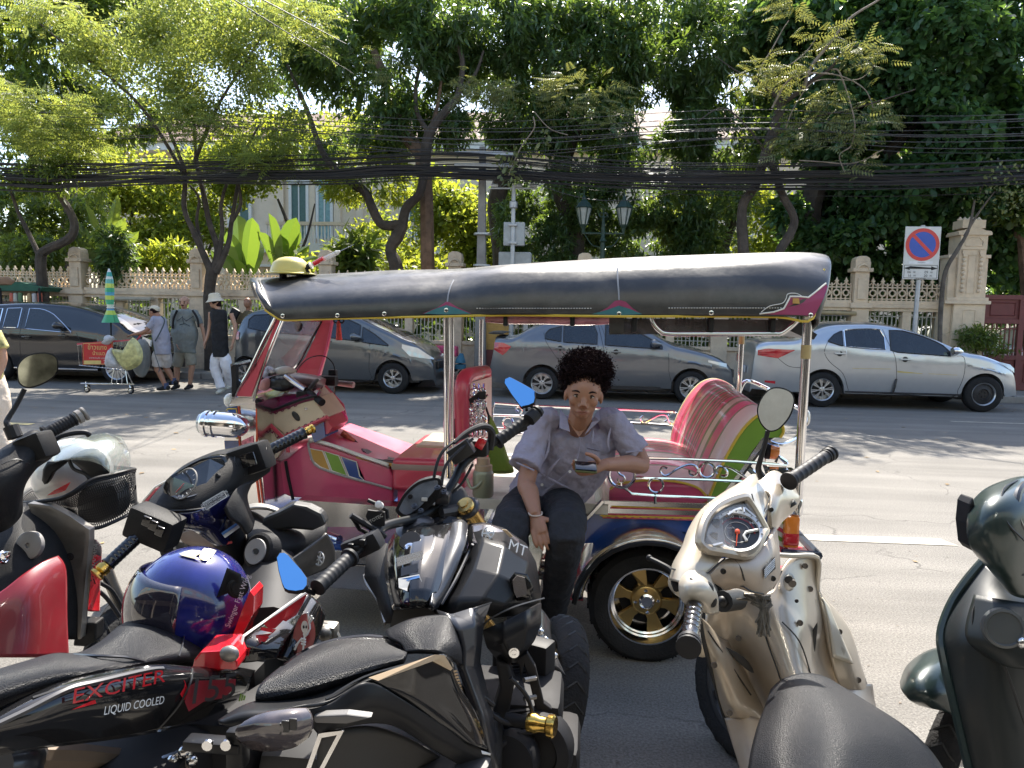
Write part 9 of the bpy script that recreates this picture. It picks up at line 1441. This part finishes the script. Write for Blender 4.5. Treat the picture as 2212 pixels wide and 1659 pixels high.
# ---- pedestrians
def figure(label,Y,J,face_dir,sk,shm,trm,sleeves=.45,shorts=0.,r=.077,hat=None,hair=1,belly=1.,w=.2,shoes=M_dk):
    g=lambda k:AY(*Z4(*J[k][:2]),Y+(J[k][2] if len(J[k]) > 2 else 0));H=g('head');root=thing('person',label,'person',Vector((g('hip').x,Y,0)))
    hs,q,B=head_shapes(H,face_dir,(0,0,1),r);nk=g('neck');hip=g('hip');sh=[g('s0'),g('s1')];el=[g('e0'),g('e1')];wr=[g('w0'),g('w1')];kn=[g('k0'),g('k1')];an=[g('a0'),g('a1')];mid=nk.lerp(hip,.6)
    o=hs+[limb3([H-Vector((0,0,.04)),nk,nk-Vector((0,0,.1))],[.05,.05,.055]),sweep([nk-Vector((0,0,.06)),mid,hip],[(w*.55,.055),(w*.5,.06),(w*.5,.06)],up=(0,1,0),n=14)]
    for i in (0,1):o += [limb3([sh[i],el[i],wr[i]],[.046,.038,.024],10),limb3([hip.lerp(kn[i],.1),kn[i],kn[i].lerp(an[i],.3),an[i]],[.08,.056,.056,.036],10)]+hand(wr[i],(wr[i]-el[i]),(.2,-1,0),(1,0,.1) if i else (-1,0,.1),1.,.6)
    fused('body',o,sk,root,.009,2)
    tor=sweep([nk-Vector((0,0,.0)),nk-Vector((0,0,.05)),nk.lerp(hip,.35),mid,hip,hip-Vector((0,0,.1))],[(.07,.07),(w*.9,.105),(w*.9,.125),(w*.9*(.5+.5*belly),.125*belly),(w*.88,.13*belly**.5),(w*.92,.13)],up=(0,1,0),n=18)
    S=[tor]
    if sleeves:S += [limb3([sh[i]+Vector((.03*(1 if i == 0 else -1),0,.01)),sh[i],sh[i].lerp(el[i],sleeves*1.6)],[.07,.062,.066],12) for i in (0,1)]
    fused('shirt',S,shm,root,.011,4,.03,.12)
    T=[]
    for i in (0,1):
        e=[hip-Vector((0,0,.02)),hip.lerp(kn[i],.4)+Vector((.04*(-1 if i == 0 else 1),0,0)),kn[i]]+([] if shorts else [kn[i].lerp(an[i],.55),an[i]+Vector((0,0,.02))]);T.append(limb3(e,[.11,.105,.092]+([] if shorts else [.078,.085]),12))
    fused('shorts' if shorts else 'trousers',T+[sph(hip,(w*.85,.12,.1),12,8)],trm,root,.012,3,.035,.1)
    fd=Vector(J.get('fd',(0,-1,0)))
    for i in (0,1):a=an[i];ob('shoe',sweep([a+fd*-.07-Vector((0,0,.02)),a-Vector((0,0,.01)),a+fd*.09-Vector((0,0,.035)),a+fd*.17-Vector((0,0,.045))],[(.034,.04),(.042,.05),(.045,.035),(.028,.022)],n=12),shoes,root)
    face(q,B,r,root,M_hair,M_lip)
    if hair:ob('hair',sph(q(0,-.25,.35),(r*1.1,r*1.2,r*1.05),18,12),M_hair,root)
    return root,q,B,H
M_wtr=cloth('white_trousers',(.68,.68,.72));M_kh=cloth('khaki_shorts',(.28,.27,.22));M_gt=cloth('grey_tshirt',(.20,.22,.21));M_bt=cloth('black_vest',(.012,.012,.014));M_lg_=cloth('pale_lilac_top',(.33,.33,.40));M_lsh=cloth('light_grey_shorts',(.48,.44,.42));M_ht=cloth('cream_hat',(.62,.55,.42))
def J_(**k):return k
wm,q,B,H=figure('woman in a cream bucket hat, black sleeveless top and white trousers looking back at left',13.1,J_(head=(1690,490),neck=(1725,545),s0=(1665,570),s1=(1825,580),e0=(1655,700,.02),e1=(1858,700),w0=(1625,800,-.05),w1=(1838,820,-.03),hip=(1742,880),k0=(1700,1010),k1=(1790,1010),a0=(1748,1180),a1=(1815,1150,.25)),(-1,.2,.1),M_skp,M_bt,M_wtr,0,0,.078,w=.165,shoes=mat('pale_trainers',(.5,.48,.4),.6))
c=H+Vector((.02,0,.05));ob('bucket_hat',lathe(c,(-.15,0,1),[(.17,-.045),(.125,.0),(.112,.03),(.10,.09),(.07,.115),(.002,.12)],24),M_ht,wm,thick=.004);ob('long_hair',sweep([H+Vector((.05,.03,.02)),H+Vector((.07,.02,-.08)),H+Vector((.06,.02,-.15))],[(.06,.07),(.06,.07),(.03,.05)],n=12),M_hair,wm)
mn,q,B,H=figure('heavy moustached man in a grey printed T-shirt, khaki shorts and backpack straps at left',13.5,J_(head=(1455,490),neck=(1455,545),s0=(1375,580),s1=(1545,580),e0=(1370,720),e1=(1600,700),w0=(1400,820,-.1),w1=(1615,800),hip=(1462,850),k0=(1400,1000),k1=(1515,990),a0=(1395,1150),a1=(1500,1150)),(.1,-1,-.15),M_skp,M_gt,M_kh,.45,1,.083,hair=0,belly=1.45,w=.235)
ob('hair',sph(q(0,-.35,.3),(.082,.09,.07),14,10),mat('grey_hair',(.08,.075,.07),.8),mn);ob('moustache',tube([q(-.3,.9,-.62),q(0,1.15,-.52),q(.3,.9,-.62)],[.006,.014,.006],8,smooth=3),M_hair,mn);ob('glasses',join(ring(q(.4,1.0,.05),(0,1,0),.022,.002,14,5),ring(q(-.4,1.0,.05),(0,1,0),.022,.002,14,5),tube([q(-.15,1.05,.05),q(.15,1.05,.05)],.002,4)),M_dk,mn)
for a,b,c in (((1400,555),(1372,620),(1365,700)),((1520,555),(1560,620),(1568,690))):ob('backpack_strap',tube(pp(Z4,[a,b,c],13.36),.022,6,smooth=3),M_dk,mn)
ob('shirt_print',join(*[tube(pp(Z4,p,13.345),.006,4) for p in ([(1400,640),(1440,610),(1470,640),(1530,600)],[(1420,670),(1460,660),(1500,680)],[(1440,600),(1450,660)])]),mat('print_ink',(.03,.035,.04),.7),mn)
vn,q,B,H=figure('street vendor in a cream cap and pale lilac shirt bending to push the food cart',12.9,J_(head=(1215,565),neck=(1250,600),s0=(1210,650,-.1),s1=(1290,640,.15),e0=(1150,720,-.15),e1=(1210,720,.2),w0=(1055,745,-.12),w1=(1090,745,.2),hip=(1285,860),k0=(1240,1000),k1=(1310,1000,.1),a0=(1310,1160),a1=(1375,1120,.15),fd=(-1,0,0)),(-1,-.05,-.15),M_skb,M_lg_,M_lsh,.4,1,.076,belly=1.2,w=.16)
ob('cap',sph(H+Vector((.02,0,.045)),(.095,.085,.07),20,12),M_ht,vn);ob('cap_brim',sweep([H+Vector((-.05,0,.04)),H+Vector((-.11,0,.035)),H+Vector((-.17,0,.02))],[(.07,.008),(.065,.008),(.03,.005)],n=12),M_ht,vn);ob('bag_strap',tube(pp(Z4,[(1275,600),(1300,640),(1270,720),(1225,800)],12.72),.012,5,smooth=4),mat('grey_strap',(.06,.08,.09),.7),vn);ob('cord',tube(pp(Z4,[(1200,760),(1225,900),(1260,1010),(1250,1045)],12.7),.007,5,smooth=4),mat('grey_strap',(.06,.08,.09),.7),vn)
ob('sock',join(*[tube([AY(*Z4(x,y),12.9+k),AY(*Z4(x,y+45),12.9+k)],.045,10) for x,y,k in ((1312,1130,0),(1372,1090,.15))]),mat('blue_sock',(.06,.08,.16),.8),vn)
# partial people: left edge and behind the hatchback
le=thing('person','person in a patterned yellow top and loose cream trousers cut off at the left edge','person',Vector((AZ(-5,930).x,7.0,0)));xe=AY(-30,700,7.0).x
fused('trousers',[limb3([(xe,7,.85),(xe+.08,7,.6),(xe+.09,6.95,.30),(xe+.16,6.95,.10)],[.13,.125,.11,.105],14),limb3([(xe-.1,7.1,.85),(xe-.12,7.1,.5),(xe-.1,7.1,.1)],[.13,.11,.1],14)],cloth('cream_trousers',(.62,.52,.42)),le,.012,4,.03,.15)
fused('shirt',[sweep([(xe-.06,7,.8),(xe-.06,7,1.1),(xe-.06,7,1.38)],[(.2,.13),(.2,.13),(.12,.08)],up=(0,1,0),n=16),limb3([(xe+.08,7,1.32),(xe+.16,7,1.15)],[.07,.075])],mat('yellow_patterned_top',(.42,.38,.15),.8,var=.8,vs_=14),le,.012,3)
fused('body',[limb3([(xe+.12,7,1.25),(xe+.17,7,1.05),(xe+.14,6.93,.85)],[.045,.04,.03]),sph((xe-.06,7,1.56),(.08,.09,.11)),limb3([(xe-.06,7,1.3),(xe-.06,7,1.5)],[.06,.05])]+hand((xe+.14,6.93,.85),(0,0,-1),(0,-1,0),(1,0,0),1.,.5),M_skp,le,.008,2);ob('hair',sph((xe-.07,7.02,1.6),(.09,.1,.11)),M_hair,le)
for i in (0,1):ob('sandal',sweep([(xe+.16-i*.26,7.05,.03),(xe+.18-i*.26,6.9,.03),(xe+.2-i*.26,6.78,.02)],[(.04,.02),(.05,.025),(.04,.015)],n=12),mat('brown_leather',(.1,.05,.03),.6),le)
bh=thing('person','man in olive with a black bag half hidden behind the grey hatchback','person',Vector((AY(*ZF(560,200),16).x,16.2,.14)));xb=bh.location.x
fused('shirt',[sweep([(xb,16.2,1.0),(xb,16.2,1.3),(xb,16.2,1.55)],[(.17,.12),(.19,.13),(.1,.08)],up=(0,1,0),n=14),limb3([(xb-.15,16.2,1.5),(xb-.25,16.15,1.25)],[.06,.05])],cloth('olive_shirt',(.14,.11,.06)),bh,.014,3);fused('body',[sph((xb,16.15,1.72),(.085,.1,.12)),limb3([(xb,16.2,1.5),(xb,16.18,1.65)],[.06,.055]),limb3([(xb-.25,16.15,1.25),(xb-.2,15.95,1.1)],[.04,.03])],M_skb,bh,.012,2);fused('trousers',[limb3([(xb+s*.09,16.2,1.05),(xb+s*.1,16.2,.2)],[.1,.07]) for s in (-1,1)],M_tr,bh,.014,2);ob('shoulder_bag',rbox((xb-.25,16.0,1.45),(.2,.1,.3),.04,Matrix.Rotation(.5,3,'Y')),M_dk,bh)
# ---- food cart
YC2=12.75;ct=thing('trolley','wire shopping trolley turned food cart with a red menu board at left','trolley',Vector((AY(*Z4(850,1180),YC2).x,YC2+.2,0)));w4=lambda x,y,dy=0.:AY(*Z4(x,y),YC2+dy)
wire=[]
for dy in (0,.5):wire += [tube([w4(610,830,dy),w4(1080,790,dy)],.009,5),tube([w4(625,990,dy),w4(1000,1030,dy)],.008,5)]+[tube([w4(612+k*32,828-k*2.7,dy),w4(627+k*26,990+k*2.8,dy)],.003,4) for k in range(15)]
ob('basket_wires',join(*wire,*[tube([w4(x,y),w4(x,y,.5)],.006,4) for x,y in ((610,830),(1080,790),(625,990),(1000,1030))]),M_ss,ct);ob('lower_frame',join(tube([w4(640,1135),w4(1060,1140),w4(1060,1140,.45),w4(640,1135,.45)],.014,6,closed=True),*[tube([w4(900+k*30,1030),w4(880+k*42,1135)],.008,5) for k in range(4)],tube([w4(1000,1030,.4),w4(1050,1140,.4)],.01,5)),M_ss,ct,smooth=False)
for x in (690,1035):
    for dy in (0,.42):p_=w4(x,1182,dy);p_.z=.055;wv=ob('caster',lathe(p_,(0,-1,0),[(.02,-.02),(.052,-.02),(.055,0),(.052,.02),(.02,.02)],18),M_tyre,ct);ob('caster_hub',lathe(p_-Vector((0,.021,0)),(0,-1,0),[(.035,0),(.01,.006)],14),M_ss,wv);ob('caster_fork',tube([p_,p_+Vector((-.03,0,.1))],.01,5),M_ss,wv)
ob('push_handle',tube([w4(1080,790),w4(1110,755),w4(1110,755,.45),w4(1080,790,.5)],.014,7),M_redp,ct)
bdm=mat('red_board',(.55,.03,.03),.45);bd=ob('menu_board',prism([w4(652,812,-.03),w4(890,805,-.03),w4(890,985,-.03),w4(656,985,-.03)],(0,.012,0)),bdm,ct,smooth=False);gm=mat('gold_lettering',(.7,.55,.2),.5)
ob('board_edge',tube([w4(658,818,-.034),w4(885,811,-.034),w4(885,980,-.034),w4(662,980,-.034)],.005,4,closed=True),gm,ct,smooth=False)
text('ข้าวแกง',w4(768,850,-.035),X_,Z_,.085,gm,'lettering',ct);text('ป้าแมว',w4(780,897,-.035),X_,Z_,.065,gm,'lettering',ct);text('อาหารตามสั่ง อร่อย',w4(770,933,-.035),X_,Z_,.03,M_stk,'lettering',ct);ob('price_strip',sheet([w4(664,952,-.034),w4(798,952,-.034),w4(798,978,-.034),w4(664,978,-.034)]),gm,ct,smooth=False);text('20',w4(835,965,-.035),X_,Z_,.06,M_stk,'lettering',ct)
ob('red_top_band',prism([w4(608,815,-.01),w4(1040,785,-.01),w4(1040,795,-.01),w4(608,830,-.01)],(0,.02,0)),M_redp,ct,smooth=False)
def sack(nm,lab,cat,pts,dy,m,par=None):return single(nm,pillow(cr([w4(x,y,dy) for x,y in pts],3,True),(0,-1,0),.12,.12),m,lab,cat)
sack('plastic_bag','translucent yellow plastic bag of food hanging on the side of the trolley','plastic bag',[(1050,770),(1110,830),(1130,920),(1100,990),(1000,1030),(930,960),(880,860),(960,880),(1010,830)],-.12,mat('yellow_bag',(.62,.58,.25),.3,var=.35,vs_=14,bump=.8,bs=20,alpha=.88))
sack('plastic_bag','small white plastic bag hanging left of the yellow bag on the trolley','plastic bag',[(880,850),(900,900),(940,980),(920,1010),(850,1005),(845,930),(860,880)],-.15,mat('white_bag',(.6,.6,.62),.3,var=.2,vs_=20,bump=.8,bs=30,alpha=.85));sack('plastic_bag','knotted white bag tied to the umbrella pole above the red board','plastic bag',[(850,750),(885,765),(885,790),(850,830),(815,815),(845,790)],-.08,mat('white_bag',(.6,.6,.62),.3,var=.2,vs_=20,bump=.8,bs=30))
sack('sack','grey plastic sack at the handle end of the trolley','sack',[(1090,790),(1170,810),(1180,1000),(1130,1085),(1060,1040),(1080,900)],.2,mat('grey_sack',(.28,.30,.30),.35,bump=.8,bs=16));
um=thing('umbrella','folded green, blue and yellow striped umbrella standing upright in the trolley','umbrella',w4(880,990,.2));M_um=stripemat('striped_umbrella',[(0,(.05,.35,.15)),(.14,(.45,.6,.08)),(.22,(.08,.30,.55)),(.28,(.6,.65,.5)),(.33,(.05,.4,.2)),(.42,(.5,.62,.1)),(.5,(.08,.35,.5)),(.56,(.05,.4,.2)),(.64,(.5,.62,.1)),(.72,(.1,.4,.35)),(.8,(.6,.65,.6)),(.85,(.05,.35,.3)),(.93,(.7,.72,.7))],w4(880,650,.2).z,w4(862,225,.2).z,'Z',.7)
ob('folded_canopy',loft([[w4(x+rx*math.cos(a)*(1+.18*math.sin(a*7)),y,.2)+Vector((0,rx*.0026*math.sin(a),0)) for a in np.linspace(0,2*PI,28,endpoint=False)] for x,y,rx in ((876,652,55),(876,620,45),(874,575,30),(872,535,18),(868,480,26),(867,400,29),(866,320,24),(863,260,14),(861,226,4))]),M_um,um);ob('shaft',tube([w4(880,990,.2),w4(876,640,.2)],.014,8),M_dk,um);ob('tie',ring(w4(873,535,.2),(0,0,1),.06,.012,14,6),M_wht,um)
# roadside clutter beyond the cars
y_=16.4;
def pj(x,y,Y=y_):return AY(*ZJ(x,y),Y)
bl=thing('storage_box','yellow ribbed roller shutter box standing on the pavement behind the canopy post','box',Vector((pj(1440,1200).x,y_,.14)));a,b=pj(1335,940),pj(1555,1240)
ob('box_body',bx(a.x,b.x,y_,y_+.4,b.z+.1,a.z+.02),mat('yellow_box',(.52,.32,.09),.6,dirt=.25),bl,smooth=False);sl_=None
for k in range(15):sl_=ob('rib',bx(a.x-.005,b.x+.005,y_-.012,y_,b.z+.12+k*.05,b.z+.15+k*.05),mat('yellow_box',(.52,.32,.09),.6,dirt=.25),bl,smooth=False)
ob('red_base',bx(a.x,b.x,y_,y_+.4,.14,b.z+.1),M_gate,bl,smooth=False)
pk=thing('handcart','folded black handcart carrying a pink printed sack and a blue bag beside the utility pole','handcart',Vector((pj(960,1300).x,16.0,.14)))
ob('pink_sack',rbox((pj(950,1210,16).x,16.1,pj(950,1210,16).z),(.62,.3,.24),.06),mat('pink_print',(.65,.08,.18),.6,var=.5,vs_=12),pk);ob('blue_bag',sweep([pj(1110,1370,15.95),pj(1110,1300,15.95),pj(1120,1230,15.95)],[(.13,.12),(.12,.11),(.04,.04)],n=14),mat('blue_bag',(.05,.18,.26),.6),pk);ob('frame',join(tube([pj(690,1100,16),pj(720,1090,16),pj(820,1150,16)],.014,6),bx(pj(720,0,16).x,pj(1080,0,16).x,15.95,16.3,.3,.4)),M_dk,pk)
for x in (900,1130):p_=pj(x,1400,15.95);p_.z=.25;ob('wheel',lathe(p_,(0,-1,0),[(.04,-.02),(.11,-.02),(.11,.02),(.04,.02)],18),M_tyre,pk)
vs2=thing('market_stall','dark roadside stall with a green awning behind the black sedan at the far left','stall',Vector((AY(*Z4(100,500),16.3).x,16.3,.14)));v4=lambda x,y:AY(*Z4(x,y),16.2)
ob('awning',prism([v4(-200,340),v4(150,330),v4(330,375),v4(320,405),v4(150,400),v4(-200,400)],(0,.7,0)),mat('green_awning',(.02,.10,.06),.7),vs2,smooth=False);ob('brown_sheet',pillow([v4(-200,300),v4(60,290),v4(125,325),v4(90,355),v4(-200,365)],(0,-1,0),.06,.1),mat('brown_sheet',(.25,.15,.09),.8),vs2);ob('counter',bx(v4(-200,0).x,v4(320,0).x,16.2,16.8,.14,v4(0,500).z+.05),mat('dark_counter',(.08,.05,.04),.7),vs2,smooth=False)
for x in (0,310):ob('post',tube([v4(x,380),Vector((v4(x,0).x,16.2,.14))],.03,6),M_dk,vs2)
for k,(x,c_) in enumerate(((60,(.5,.1,.05)),(90,(.45,.45,.4)),(130,(.1,.2,.1)),(200,(.4,.25,.1)),(240,(.5,.5,.5)),(285,(.55,.15,.1)))):ob('jar',lathe(Vector((v4(x,0).x,16.25,v4(0,500).z+.05)),(0,0,1),[(.05,0),(.05,.15+.03*(k % 3)),(.03,.2)],10),mat('jar%d' % k,c_,.3),vs2)
